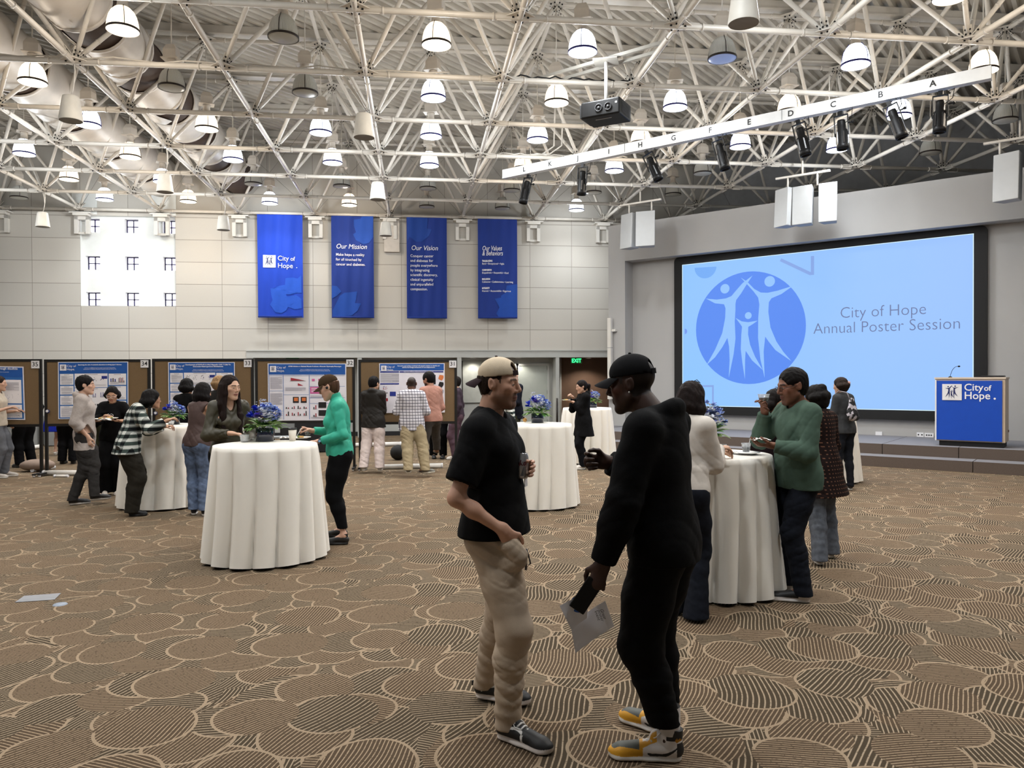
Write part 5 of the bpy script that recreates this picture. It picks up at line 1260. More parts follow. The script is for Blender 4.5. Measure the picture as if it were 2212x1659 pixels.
        F.cone(kn, c, r[1]+e, r[2]+e, .03); F.cone(c, kn+(an-kn)*t*ext, r[2]+e, r[3]+e+flare, .03)
        return F
    # ---- the body: head, neck, arms, hands, legs as one skin
    def body(s, tone='#c8a086', lips='#a8685c', brows=None, beard=None, beard_amt=0., scalp=None, iris='#2c1c14', legs=False, ankle=True, nose=1., jaw=1., hand_vox=None, arms=2, eyes=True, bald=False):
        F = s.F(); k = s.k; hs = s.hs
        s.torso(F, -.016, False)
        for i in (0, 1): s.armv(F, i, -.003, 2.); s.legv(F, i, -.012, r=(.08, .055, .052, .036))
        for i in (0, 1): s.hand(F, i)
        for i in (0, 1):
            an, a = s.foot[i]; d = V3(math.sin(a), math.cos(a), 0); F.cone(an, an+d*.10*k-V3(0, 0, .05*k), .036*k, .03*k, .03)
        nr = (.056 if not s.female else .045)*k; c0 = s.neckb+s.Rc@V3(0, -.008, -.03*k); c1 = s.H(0, -.022, -.055)
        F.cone(c0, c1, nr*1.12, nr, .03)
        s.headv(F, nose, jaw)
        V, Q = F.mesh(); V = relax(V, Q, 1, .35)
        base = np.array(srgb(tone)); col = np.tile(base, (len(V), 1)); L = (V-s.head)@s.Rh/hs     # into head frame
        hx, hyy, hz = L.T; near = (np.abs(hx) < .1) & (np.abs(hyy) < .15) & (np.abs(hz) < .15)
        def blend(mask, c, a=1.): 
            a = np.clip(mask*a, 0, 1)[:, None]; col[:] = col*(1-a)+np.array(srgb(c) if isinstance(c, str) else c)*a
        def soft(d, w): return np.clip(1-d/w, 0, 1)
        fr = near & (hyy > .03)
        wn = .5+.5*np.sin(hx*900+hz*700)*np.sin(hz*1100-hx*300)
        if beard:
            reg = near & (((hz < -.040) & (hyy > -.005) & (hz > -.125)) | ((hz < -.01) & (np.abs(hx) > .055) & (hyy < .03) & (hyy > -.0)))
            mous = fr & (hz < -.038) & (hz > -.056) & (np.abs(hx) < .03)
            a = np.where(reg, np.clip((-.03-hz)/.03, 0, 1)*np.clip((hyy+.01)/.03, 0, 1), 0); blend(a, beard, beard_amt); blend(mous*1., beard, min(1, beard_amt*1.3))
            goatee = fr & (hz < -.075) & (np.abs(hx) < .028); blend(goatee*1., beard, min(1, beard_amt*1.2))
        lipm = fr & (np.abs(hx) < .026) & (np.abs(hz+.0625) < .0115*(1-(hx/.03)**2)) & (hyy > .07); blend(lipm*1., lips, .85)
        mouthl = fr & (np.abs(hx) < .024) & (np.abs(hz+.0625+.12*hx**2) < .0022) & (hyy > .07); blend(mouthl*1., np.array(srgb(lips))*.35, .9)
        blend(soft(np.abs(hz+.018)+np.abs(np.abs(hx)-.045)*.7+np.abs(hyy-.07)*.3, .045)*fr, '#b86f5c', .22)
        if brows:
            bz = .0285-(np.abs(hx)-.03)**2*6; bm = fr & (np.abs(hx) > .012) & (np.abs(hx) < .052) & (np.abs(hz-bz) < .0055) & (hyy > .05); blend(bm*1., brows, .85)
        if scalp:
            sm = near & ((hz > .062) | ((hyy < -.0) & (hz > -.055+(-hyy)*.1)) | ((hyy < .035) & (hz > .01))) & ~((np.abs(hx) > .072) & (hz < .045) & (hyy > -.03)); blend(sm*1., scalp, .9)
        # nails and palms stay close to the skin colour
        o = link_mesh('body', V, np.ascontiguousarray(Q), skin_mat(), s.root, True, colors=col)
        if eyes:
            for q in (-1, 1):
                c = s.H(q*.0315, .0765, .004); R_ = .0136*hs; mb = MB(); nu, nv = 12, 6; Vv = []; mi_ = []; fx = nrm(s.Rh@V3(q*.12, 1, 0)); ux = nrm(np.cross(fx, s.Rh@V3(0, 0, 1))); uz = np.cross(ux, fx)
                for a in range(nu+1):
                    for b_ in range(nv+1):
                        u = -1+2*a/nu; A = u*.92; B = (-1+2*b_/nv)*.30*(1-u*u)**.7-.03
                        Vv.append(c+R_*(fx*math.cos(A)*math.cos(B)+ux*math.sin(A)*math.cos(B)+uz*math.sin(B)))
                Fq = [(a*(nv+1)+b_, a*(nv+1)+b_+1, (a+1)*(nv+1)+b_+1, (a+1)*(nv+1)+b_) for a in range(nu) for b_ in range(nv)]
                mb.add(Vv, Fq, 0, True); mb.I = [1 if 4 <= f//nv < 8 else 0 for f in range(len(Fq))]
                mb.build('eye', [mat('eye_white', '#b9aca4', .3, noise=0), mat('iris_dark', iris, .2, noise=0)], s.root)
        return o
    def headv(s, F, nose=1., jaw=1.):
        h = s.hs; M = s.Rh; H = s.H
        F.ell(H(0, -.014, .036), np.array((.0745, .094, .083))*h, .02, M)
        F.ell(H(0, .022, -.012), np.array((.066*min(1, jaw), .066, .085))*h, .03, M)
        F.ell(H(0, .034, -.055), np.array((.050*jaw, .052, .058))*h, .03, M)
        F.ell(H(0, .066, -.100), np.array((.022*jaw, .020, .018))*h, .025, M)
        for q in (-1, 1):
            F.cone(H(q*.054*jaw, .0, -.052), H(q*.016, .066, -.102), .019*h, .015*h, .025)
            F.ell(H(q*.042, .060, -.014), np.array((.024, .022, .020))*h, .02, M)
            F.cone(H(q*.012, .085, .026), H(q*.045, .070, .024), .010*h, .010*h, .014)
        if s.vox < .0085:
            for q in (-1, 1):
                F.ell(H(q*.032, .098, .003), np.array((.018, .012, .012))*h, .010, M, 's'); F.ell(H(q*.0315, .0765, .004), np.array((.0132, .0132, .0132))*h, .003, M)
        F.cone(H(0, .086, .020), H(0, .104*(.7+.3*nose), -.024), .0085*h, .0105*h*nose, .009)
        for q in (-1, 1): F.ell(H(q*.0115*nose, .096, -.032), np.array((.0075, .010, .007))*h*nose, .006, M)
        if s.vox < .0085:
            F.cone(H(-.016, .0865, -.057), H(.016, .0865, -.057), .0062*h, .0062*h, .007); F.cone(H(0, .090, -.057), H(0, .0885, -.067), .0065*h, .0075*h, .006); F.cone(H(-.013, .086, -.069), H(.013, .086, -.069), .007*h, .007*h, .007)
        for q in (-1, 1):
            F.ell(H(q*.074, -.004, .0), np.array((.012, .014, .026))*h, .008, M)
            F.ell(H(q*.083, -.014, .004), np.array((.0075, .017, .031))*h, .006, M@rotz(-q*.35)@rotx(.15))
            if s.vox < .0065: F.ell(H(q*.0925, -.006, .006), np.array((.006, .009, .017))*h, .004, M@rotz(-q*.35), 's')
    def hand(s, F, i):
        S_, E_, W_, sp = s.arm[i]; k = s.k*(.92 if s.female else 1.); sx = (-1, 1)[i]
        d = nrm(sp.get('dir', nrm(W_-E_))); pn = np.asarray(sp.get('pn', V3(0, 0, -1)), float); pn = nrm(pn-d*(pn@d)); side = np.cross(d, pn)*sp.get('th', sx)   # thumb side
        F.cone(W_-d*.02, W_+d*.02, .025*k, .026*k, .02, side=pn, flat=.8)
        F.cone(W_+d*.02, W_+d*.078*k, .030*k, .036*k, .015, side=pn, flat=.42)
        curl = sp.get('curl', .4); curls = sp.get('curls', [curl]*4); spread = sp.get('spread', .10); fr = .0082*k if s.vox < .006 else .0092*k
        for f in range(4):
            o = (1.5-f)*.0195*k; b = W_+d*(.082-.003*abs(f-1))*k+side*o; L = (.040, .045, .042, .033)[f]*k; c = curls[f]; dd = nrm(d+side*((1.5-f)*spread)); p = b; a = 0
            for seg, (l, r) in enumerate(((L, fr*1.05), (L*.62, fr), (L*.52, fr*.9))):
                a += c*(1., 1.15, .75)[seg]; v = dd*math.cos(a)+pn*math.sin(a); q = p+v*l; F.cone(p, q, r, r*.93, .004 if s.vox < .006 else .003); p = q
        ta = sp.get('thumb', .5); tb = W_+d*.022*k+side*.022*k+pn*.006
        v1 = nrm(side*.75+d*.7+pn*.25*ta*2); q1 = tb+v1*.038*k; v2 = nrm(side*(.35-.5*ta)+d*.9+pn*.8*ta); q2 = q1+v2*.032*k; v3 = nrm(side*(.15-.6*ta)+d*.8+pn*.9*ta); q3 = q2+v3*.026*k
        F.cone(tb, q1, .0145*k, .0115*k, .012); F.cone(q1, q2, .0105*k, .0098*k, .005); F.cone(q2, q3, .0098*k, .0088*k, .004)
    # ---- clothing
    def shirt(s, name, m, e=.016, crease=.003, hem=-.03, sleeve=(2., 2.), neck=.06, neck_drop=.0, vfold=.006, cuff=.0, seed=1, collar=None, loose=0., hem_tilt=0., sleeve_e=.0, open_v=0., k_front=0., flare=0., hoodneck=False, vox=None, sw_r=None):
        k = s.k; F = s.F(vox=vox); s.torso(F, e)
        low = s.pel+V3(0, 0, hem*k); hw = (.155 if not s.female else .158)*k*s.build*s.hipw
        F.cone(s.waist+V3(0, s.belly*.5, 0), low+V3(0, -.012, -.03), (.088+s.belly*.6)*k*s.build+e+loose*.5, .102*k*s.build+e+loose+flare, .06, side=s.Rt@V3(1, 0, 0), flat=1.5)
        if hem < 0:
            for i in (0, 1): F.ell(s.hip[i]+V3(0, -.018*k, .01), (.080*k+e, .088*k+e, .11*k+e), .05)
        for i in (0, 1):
            if sleeve[i] > 0:
                s.armv(F, i, e+sleeve_e, sleeve[i]+.25, r=sw_r or (.047, .040, .036, .028), cuff=cuff)
        zones = []
        for i in (0, 1):
            S_, E_, W_, _ = s.arm[i]; ad = nrm(W_-E_)
            zones += [(E_, .09*k, .006 if sleeve[i] > 1 else 0, 75, ad+.4*nrm(E_-S_)), (S_+s.Rc@V3(0, .04, -.08), .10*k, .004, 60, V3(.5, .3, 1))]
        zones += [(s.waist+V3(0, 0, -.03), .17*k, .005, 50, V3(.25, .3, 1)), (low+V3(0, 0, .05), .15*k, .0015, 40, V3(1, .4, .2))]
        F.folds(vfold*1.1, 24, seed, (1, 1, .5), .4, zones, crease, 60)
        F.plane(low, nrm(V3(0, -hem_tilt, -1)), box=(s.lo[0], s.lo[1], 0), box_hi=(s.hi[0], s.hi[1], low[2]+.03)) if False else None
        # hem: cut below, but keep the sleeves hanging beside it
        X, Y, Z = F.ax[0][:, None, None], F.ax[1][None, :, None], F.ax[2][None, None, :]
        dpl = (low[2]+hem_tilt*(Y-low[1])-Z); arm = np.full(F.f.shape, .3, np.float32); keep = np.zeros(F.f.shape, bool)
        A = Field(F.lo, F.hi if hasattr(F, 'hi') else F.lo+(F.n-1)*F.h, F.h); A.n = F.n; A.f = np.full(F.n, .3, np.float32); A.ax = F.ax
        for i in (0, 1):
            if sleeve[i] > 1: s.armv(A, i, e+sleeve_e+.02, sleeve[i]+.3, r=sw_r or (.047, .040, .036, .028), cuff=cuff)
        F.f = np.where(A.f < 0, F.f, np.maximum(F.f, dpl)).astype(np.float32)
        # sleeve ends
        for i in (0, 1):
            S_, E_, W_, _ = s.arm[i]; t = sleeve[i]
            if t <= 0: c = S_+nrm(s.sh[i]-s.neckb)*.0; n = nrm(nrm(s.sh[i]-s.neckb)*1.0+V3(0, 0, -.1)); R = .13; c = c-n*.012
            elif t <= 1: c = S_+(E_-S_)*t; n = nrm(E_-S_); R = .13
            else: c = E_+(W_-E_)*(t-1); n = nrm(W_-E_); R = .12
            sl, X2, Y2, Z2 = F.sub(c-R+n*R*.6, c+R+n*R*.6)
            d = (X2-c[0])*n[0]+(Y2-c[1])*n[1]+(Z2-c[2])*n[2]
            rad = np.sqrt(np.maximum(0, (X2-c[0])**2+(Y2-c[1])**2+(Z2-c[2])**2-d*d)); ok_ = (rad < .10*k+loose*.3) & (d > 0)
            F.f[sl] = np.where(ok_, np.maximum(F.f[sl], d), F.f[sl])
        # neckline
        c0 = s.neckb+s.Rc@V3(0, .004, .0); c1 = c0+s.Rc@V3(0, .05, .2)
        F.cone(c0+s.Rc@V3(0, .012-.0, -neck_drop), c1, neck*k, (neck+.03)*k, .006, op='s')
        if open_v: F.cone(s.neckb+s.Rc@V3(0, .06, -.01), s.neckb+s.Rc@V3(0, .14, -open_v), .045*k, .008, .01, side=s.Rc@V3(0, 1, 0), flat=2., op='s')
        if collar:
            Fh, r_, t_ = collar; c = s.neckb+s.Rc@V3(0, .002, .005); up = nrm(s.Rc@V3(0, .25, 1)); F.cone(c, c+up*Fh, r_, r_*.93, .012); F.cone(c-up*.03, c+up*(Fh+.08), r_-t_, r_*.93-t_, .004, op='s'); F.plane(c+up*Fh, up, box=c+up*Fh-.12, box_hi=c+up*Fh+.12)
        if hoodneck:
            a = s.neckb+s.Rc@V3(0, -.07, .015); 
            for q in range(12):
                t0, t1 = PI*(-.08+1.16*q/12), PI*(-.08+1.16*(q+1)/12)
                def P_(t): return s.neckb+s.Rc@V3(math.cos(t)*.098*k, -math.sin(t)*.125*k+.035, .015+.02*math.sin(t)-.045*(1-math.sin(t)))
                F.cone(P_(t0), P_(t1), .023*k+.010*math.sin(t0), .023*k+.010*math.sin(t1), .02)
            F.ell(s.neckb+s.Rc@V3(0, -.085*k, -.05), (.09*k, .03*k, .07*k), .04, s.Rc)
        o = field_obj(F, name, m, s.root, smooth_n=1); return o
    def trousers(s, name, m, e=.014, crease=.003, extra=None, r=(.090, .066, .060, .050), top=.03, seed=3, hemz=.06, stack=.004, amp=.006, flare=0., vox=None, to=2.):
        k = s.k; lo = s.lo.copy(); hi = s.hi.copy(); hi[2] = s.pel[2]+.2; F = s.F(lo, hi, vox); R = s.Rt
        hw = (.145 if not s.female else .152)*k*s.build*s.hipw
        F.ell(s.pel+V3(0, -.01, .0), (hw+e, .108*k*s.build+e, .12*k), .04, R); F.cone(s.pel, s.waist, .09*k+e, .085*k+e, .04, side=R@V3(1, 0, 0), flat=1.5)
        zones = []
        for i in (0, 1):
            s.legv(F, i, e, r, to, flare=flare, ext=1.16 if to >= 2 else 1.); kn = s.knee[i]; an = s.foot[i][0]
            zones += [(kn, .11*k, .005, 60, V3(.1, .5, 1)), (an+V3(0, 0, .07), .10*k, stack*1.1, 85, V3(.1, .2, 1)), (s.hip[i]+V3(0, .05, -.06), .11*k, .004, 55, V3(.6, .1, 1)), (kn*.5+an*.5, .12*k, stack*.7, 60, V3(.2, .3, 1))]
        if extra: extra(F)
        F.folds(amp*.9, 22, seed, (1, 1, .4), .4, zones, crease, 85)
        for i in (0, 1):
            an = s.foot[i][0]; c = V3(an[0], an[1], an[2]-.088*k+hemz); F.plane(c, V3(0, 0, -1), box=c-V3(.2, .2, .4), box_hi=c+V3(.2, .2, .02)) if to >= 2 else None
        if to < 2:
            for i in (0, 1):
                c = s.knee[i]+(s.foot[i][0]-s.knee[i])*(to-1); F.plane(c, nrm(s.foot[i][0]-s.knee[i]), box=c-V3(.1, .1, .25), box_hi=c+V3(.1, .1, .03))
        F.plane(s.pel+V3(0, 0, top*k), V3(0, 0, 1))
        return field_obj(F, name, m, s.root)
    def skirt(s, name, m, r0, r1, z1, seed=5):
        k = s.k; F = s.F(); F.cone(s.pel+V3(0, 0, .06), V3(s.pel[0], s.pel[1], z1-.03), r0, r1, .05, side=V3(1, 0, 0), flat=1.45); F.folds(.012, 30, seed, (1, 1, .1)); F.plane(V3(0, 0, z1), V3(0, 0, -1)); F.plane(s.pel+V3(0, 0, .08), V3(0, 0, 1)); return field_obj(F, name, m, s.root)
    def hair(s, m, style='short', L=.0, vol=.012, seed=2, name='hair', bun=False, fringe=True, vox=None, hairline=.075, low=-.052, capped=None):
        h = s.hs; M = s.Rh; H = s.H; lo = s.head-.2; hi = s.head+.2; lo = np.minimum(lo, s.head-V3(.2, .28, .2+L)); F = Field(lo, hi, vox or min(s.vox, .007)); v = vol
        F.ell(H(0, -.018, .040), np.array((.0745, .093, .083))*h+v, .01, M)
        if style in ('bob', 'long', 'mid'):
            F.ell(H(0, -.045, -.02), np.array((.078, .065, .075))*h+v, .03, M)
        else: F.ell(H(0, -.040, -.012), np.array((.068, .062, .070))*h+v*.5, .03, M)
        # open the face
        F.cone(H(0, .12, hairline-.055), H(0, .12, -.2), .068*h, .075*h, .012, op='s'); F.ell(H(0, .13, hairline-.06), np.array((.066, .085, .066))*h, .012, M, 's')
        if style == 'short':
            F.plane(H(0, 0, low), M@V3(0, .35, -1)); 
            for q in (-1, 1): F.ell(H(q*.085, .006, -.008), np.array((.022, .032, .040))*h, .008, M, 's')
        if style in ('bob', 'long', 'mid', 'back'):
            n_ = 9; back = 1.
            for q in range(n_):
                a = PI*(q/(n_-1))*1.0; fx = math.cos(a); fy = -math.sin(a)
                if style == 'back' and abs(fx) > .75: continue
                x0, y0 = fx*.072, fy*.07-.012; top = H(x0, y0, .02); sw = .012*math.sin(q*2.3+seed)
                dn = top+(s.Rh@V3(fx*.012, fy*.01, 0))*h+V3(sw, 0, -L*(.93+.07*math.sin(q*1.7))); dn = dn+nrm(s.Rh@V3(0, -1, 0))*(.01+.02*abs(fy))
                mid = (top+dn)/2+s.Rh@V3(fx*.012, fy*.012, 0); F.cone(top, mid, .026*h+v*.3, .028*h+v*.3, .02); F.cone(mid, dn, .028*h+v*.3, .014*h, .02)
        if style == 'pony':
            a = H(0, -.10, .02); b = a+s.Rh@V3(0, -.05, -.02); F.cone(a, b, .022, .03, .02); F.cone(b, b+s.Rh@V3(0, -.015, 0)+V3(0, 0, -L), .03, .012, .02)
            F.plane(H(0, 0, -.045), M@V3(0, .5, -1), box=s.head-.12, box_hi=s.head+.12)if False else None
        if bun: F.ell(H(.0, -.085, .095), np.array((.045, .04, .038)), .012, M)
        if capped is not None: F.plane(H(0, 0, capped), M@V3(0, -.1, 1))
        # strands
        F.folds(.008, 120, seed, (1, 1, .12), .7)
        return field_obj(F, name, m, s.root, smooth_n=1)
    def cap(s, m, m2=None, back=False, tilt=0., strap=None, vox=None, name='cap', hole=False):
        """baseball cap; back = worn with the bill behind"""
        g = -1. if back else 1.; M = s.Rh@rotx(tilt); h = s.hs; c = s.H(0, -.010, .052); r = np.array((.083, .102, .083))*h; F = Field(c-.2, c+.2, vox or min(s.vox, .004))
        F.ell(c, r, .01, M); F.plane(c+M@V3(0, 0, -.012), M@V3(0, 0, -1)); F.ell(c-M@V3(0, 0, .01), r-np.array((.005, .005, .004)), .002, M, 's')
        sg_ = 1. if back else -1.
        if back or hole: F.ell(c+M@V3(0, sg_*.105*h, .022), np.array((.036, .045, .032))*h, .004, M, 's')
        crown = field_obj(F, name, m, s.root)
        bl = MB(); V = []; nn, mm = 16, 8; L = .078*h
        for lay in (0, 1):
            for i in range(nn+1):
                a = -1.08+2.16*i/nn
                for j in range(mm+1):
                    t = j/mm; x = math.sin(a)*.080*h*(1+.02*t); y = math.cos(a)*.097*h+L*t*math.cos(a*.9)**.6 if abs(a) < 1.5 else 0
                    z = -.010-.024*t**1.3-.020*(math.sin(a)**2)*(.4+t)-.003*lay; V.append(c+M@V3(x, y*g, z))
        w_ = mm+1; off = (nn+1)*w_; Fq = []
        for i in range(nn):
            for j in range(mm):
                a = i*w_+j; q = (a, a+w_, a+w_+1, a+1); Fq.append(q if g > 0 else q[::-1]); q = (off+a, off+a+1, off+a+w_+1, off+a+w_); Fq.append(q if g > 0 else q[::-1])
        bl.add(V, Fq, 0, True); bl.build('cap_bill', m2 or m, crown)
        MB().ball(c+M@V3(0, 0, r[2]+.002), .008, 8, rz=.004).build('cap_button', m2 or m, crown)
        if back or hole:
            st = MB(); P = [c+M@V3(math.sin(a)*.083*h, sg_*math.cos(a)*.103*h, -.004) for a in np.linspace(-.42, .42, 9)]
            for a, b in zip(P, P[1:]): 
                a, b = Vector(a), Vector(b); st.obox((a+b)/2, (b-a)*.56, Vector(M@V3(0, .0018, 0)), Vector(M@V3(0, 0, .012)))
            st.build('cap_strap', strap or m2 or m, crown)
        return crown
    def glasses(s, m, lens=None, r=.021, half=False):
        mb = MB()
        for q in (-1, 1):
            c = s.H(q*.032, .100, .0); P = [Vector(c+s.Rh@V3(math.cos(a)*r*1.15, -.004*math.cos(a)*q*q, math.sin(a)*r*.8)) for a in np.linspace(0, 2*PI, 15)]
            mb.tube(P, .0017, 5, caps=False); mb.tube([Vector(c+s.Rh@V3(q*r*1.15, 0, .004)), Vector(s.H(q*.074, .06, .008)), Vector(s.H(q*.082, -.01, .01))], .0017, 5)
        mb.tube([Vector(s.H(-.009, .103, .003)), Vector(s.H(.009, .103, .003))], .0018, 5)
        return mb.build('glasses', m, s.root)
    def shoe(s, i, m, kind='sneaker', sole='#e6e2dc', upper='#1a1a1c', color=None, vox=.0045, L=.27, name='shoe'):
        an, a = s.foot[i]; k = s.k*(1 if not s.female else .92); d = V3(math.sin(a), math.cos(a), 0); sd = V3(math.cos(a), -math.sin(a), 0); L = L*k
        g = V3(an[0], an[1], max(0, an[2]-.088*s.k)); heel = g-d*.062*k
        F = Field(np.minimum(heel, heel+d*L)-.09, np.maximum(heel, heel+d*L)+V3(.09, .09, .19), vox); up = V3(0, 0, 1); M = np.stack([sd, d, up], 1)
        W = .042*k
        P = lambda x, y, z: heel+sd*x+d*y+up*z
        F.cone(P(0, .035, .048), P(0, .10, .055), .034*k, .034*k, .02, side=sd, flat=.95)
        F.cone(P(0, .10, .055), P(.0, L-.055, .034), .036*k, .032*k, .02, side=sd, flat=1.15)
        F.ell(P(.0, L-.055, .028), (.043*k, .058*k, .030), .015, M)
        if kind == 'high': F.cone(P(0, .055, .06), P(0, .052, .145), .047*k, .050*k, .02, side=sd, flat=.88)
        else: F.cone(P(0, .055, .06), P(0, .055, .09), .044*k, .045*k, .02, side=sd, flat=.9)
        if kind in ('high', 'skate'): F.ell(P(0, .105 if kind == 'high' else .10, .095 if kind == 'high' else .078), (.030*k, .040*k, .036*k), .015, M)
        # sole slab
        F.cone(P(0, .045, .012), P(0, L*.45, .012), .036*k, .036*k, .01, side=up, flat=.42); F.cone(P(0, L*.45, .012), P(.0, L-.052, .012), .036*k, .049*k, .01, side=up, flat=.36)
        F.plane(P(0, 0, .001), -up)
        topz = .15 if kind == 'high' else .098 if kind == 'skate' else .078
        F.plane(P(0, .05, topz), nrm(up*1.+d*-.25))
        V, Q = F.mesh(); V = relax(V, Q, 1, .3); Lc = (V-heel)@M; x, y, z = Lc.T; sx = (-1, 1)[i]
        us, so = np.array(srgb(upper)), np.array(srgb(sole)); col = np.tile(us, (len(V), 1))
        if color: col = color(x, y, z, L, sx, col)
        zl = (.030 if kind == 'skate' else .026)+.003*np.sin(y*20) if kind != 'flat' else .012; col[z < zl] = so
        if kind == 'high' or kind == 'skate': col[(z < .006)] = np.array(srgb('#17171a' if kind == 'skate' else '#c9922a'))
        o = link_mesh(name, V, np.ascontiguousarray(Q), m, s.root, True, colors=col)
        s.shoeframe = (heel, sd, d, up, L)
        return o
SHOEM = mat('shoe_surface', '#222', .55, noise=.04, scale=40, vcol=True, bump=.1, bscale=200)
def hand_at(t, **k): return (V3(*t), k)

def FT(pos, face, heel, toe):
    """foot placed by its heel and toe pixels on the floor"""
    a, b = onz(*heel), onz(*toe); R = rotz(-(face-PI/2)); o = np.array((pos[0], pos[1], 0)); A, B = R@(np.array(a)-o), R@(np.array(b)-o)
    d = nrm(B-A); ang = math.degrees(math.atan2(d[0], d[1])); an = A+d*.06; return (an[0], an[1], ang)
# ---------------------------------------------------------------- cocktail tables
ZTAB = 1.052
def cloth_table(label, x, y, seed, r=.465, rb=.535, nf=16, ph=0.):
    rr = random.Random(seed); t = thing('cocktail_table', label.replace('tablecloth', 'table'), 'cocktail table', (x, y, 0), 'round cocktail tables under white cloths')
    MB().lathe([(0, 0), (r-.01, 0), (r-.01, .025), (0, .025)], (0, 0, ZTAB-.032), 40).build('table_top', mat('table_top_wood', '#8a7355', .6), t)
    MB().tube([(0, 0, .03), (0, 0, ZTAB-.03)], .035, 12).build('pole', BLACK, t); MB().lathe([(0, .0), (.28, 0), (.27, .02), (.04, .05), (0, .05)], (0, 0, 0), 24).build('base', BLACK, t)
    N_, M_ = 288, 26; V = []; am = [rr.uniform(.6, 1.25) for _ in range(nf+1)]; wd = [rr.uniform(.7, 1.3) for _ in range(nf)]; cs = np.cumsum([0]+wd)/sum(wd)
    def fold(a):
        u = ((a+ph) % (2*PI))/(2*PI); i = int(np.searchsorted(cs, u, 'right')-1); i = min(i, nf-1); f = (u-cs[i])/(cs[i+1]-cs[i]); A = am[i]*(1-f)+am[i+1]*f
        return A*(abs(math.sin(PI*f))**.6*2-1.25)
    for k in range(9):
        rad_ = r*k/9*.995
        for q in range(N_): a = 2*PI*q/N_; V.append((rad_*math.cos(a), rad_*math.sin(a), ZTAB+.003))
    for k in range(M_+1):
        h = k/M_; z = ZTAB+.001-h*(ZTAB-.02)
        for q in range(N_):
            a = 2*PI*q/N_; f = fold(a+.06*math.sin(h*2+q*.02)); g = min(1, h*3.2)**.8
            rr_ = r+.004+(rb-r)*h+f*(.014*min(1, h*7)+.046*h)
            zz = z+(.014*f*h if k == M_ else 0); 
            if k == 0: rr_ = r; zz = ZTAB+.002
            V.append((rr_*math.cos(a), rr_*math.sin(a), max(.012, zz)))
    L_ = 9+M_+1; F = [(k*N_+q, (k+1)*N_+q, (k+1)*N_+(q+1) % N_, k*N_+(q+1) % N_) for k in range(1, L_-1) for q in range(N_)]
    F += [tuple(N_+q for q in range(N_))]; V = V[:]; 
    o = link_mesh('tablecloth', np.array(V), [tuple(f) for f in F], WCLOTH, None, True); o.location = (x, y, 0)
    tag(o, label, 'tablecloth', 'white tablecloths on the cocktail tables'); return o
TAB = {}
def tab(key, u, depth, lab, seed, **k):
    p = CAMP+ray(u, 812)*depth; TAB[key] = (p.x, p.y); cloth_table(lab, p.x, p.y, seed, **k)
tab('a', 573, 7.22, 'ivory floor length tablecloth on the table between olive shirt and teal top', 3, ph=.4)
tab('b', 1157, 10.1, 'ivory floor length tablecloth behind man with backwards cap', 5)
tab('c', 1535, 6.15, 'ivory floor length tablecloth beside man in green sweater', 9, ph=.2)
tab('d', 352, 10.2, 'ivory floor length tablecloth between plaid shirt and brown top', 12)
tab('e', 1268, 15.1, 'ivory floor length tablecloth behind woman in black coat', 15)
tab('f', 1777, 12.3, 'ivory floor length tablecloth showing only beside grey cardigan', 18)
# ---------------------------------------------------------------- flower arrangements
VASE = mat('vase_dark_blue_glass', '#141b33', .08, noise=.05, spec=.8)
FLB = mat('petal_royal_blue', '#2744c4', .6, noise=.2, scale=60); FLP = mat('petal_violet', '#6a5bc8', .6, noise=.2, scale=60); FLL = mat('petal_pale_blue', '#93a9e0', .6, noise=.18, scale=60); FLW = mat('petal_white', '#dcdfe8', .6, noise=.1, scale=60)
LEAF = mat('leaf_green', '#3f7026', .55, noise=.25, scale=40); LEAF2 = mat('leaf_light_green', '#7d9a55', .6, noise=.2, scale=40); STEMM = mat('stem_green', '#3a5c2a', .6)
def petal(mb, c, d, L, W, mi=0, bend=.3):
    d = Vector(d).normalized(); s_ = d.cross(Vector((0, 0, 1))); s_ = s_.normalized() if s_.length > .05 else Vector((1, 0, 0)); n = s_.cross(d); V = []
    for k, (t, w_) in enumerate(((0, .12), (.3, .8), (.6, 1), (.85, .6), (1, .05))):
        b = c+d*(L*t)+n*(bend*L*(t**2)*.6); 
        for q in (-1, 0, 1): V.append(b+s_*(q*W*w_*.5)+n*(abs(q)*W*.16*w_))
    mb.add(V, [(k*3+q, k*3+q+1, k*3+q+4, k*3+q+3) for k in range(4) for q in (0, 1)], mi, True)
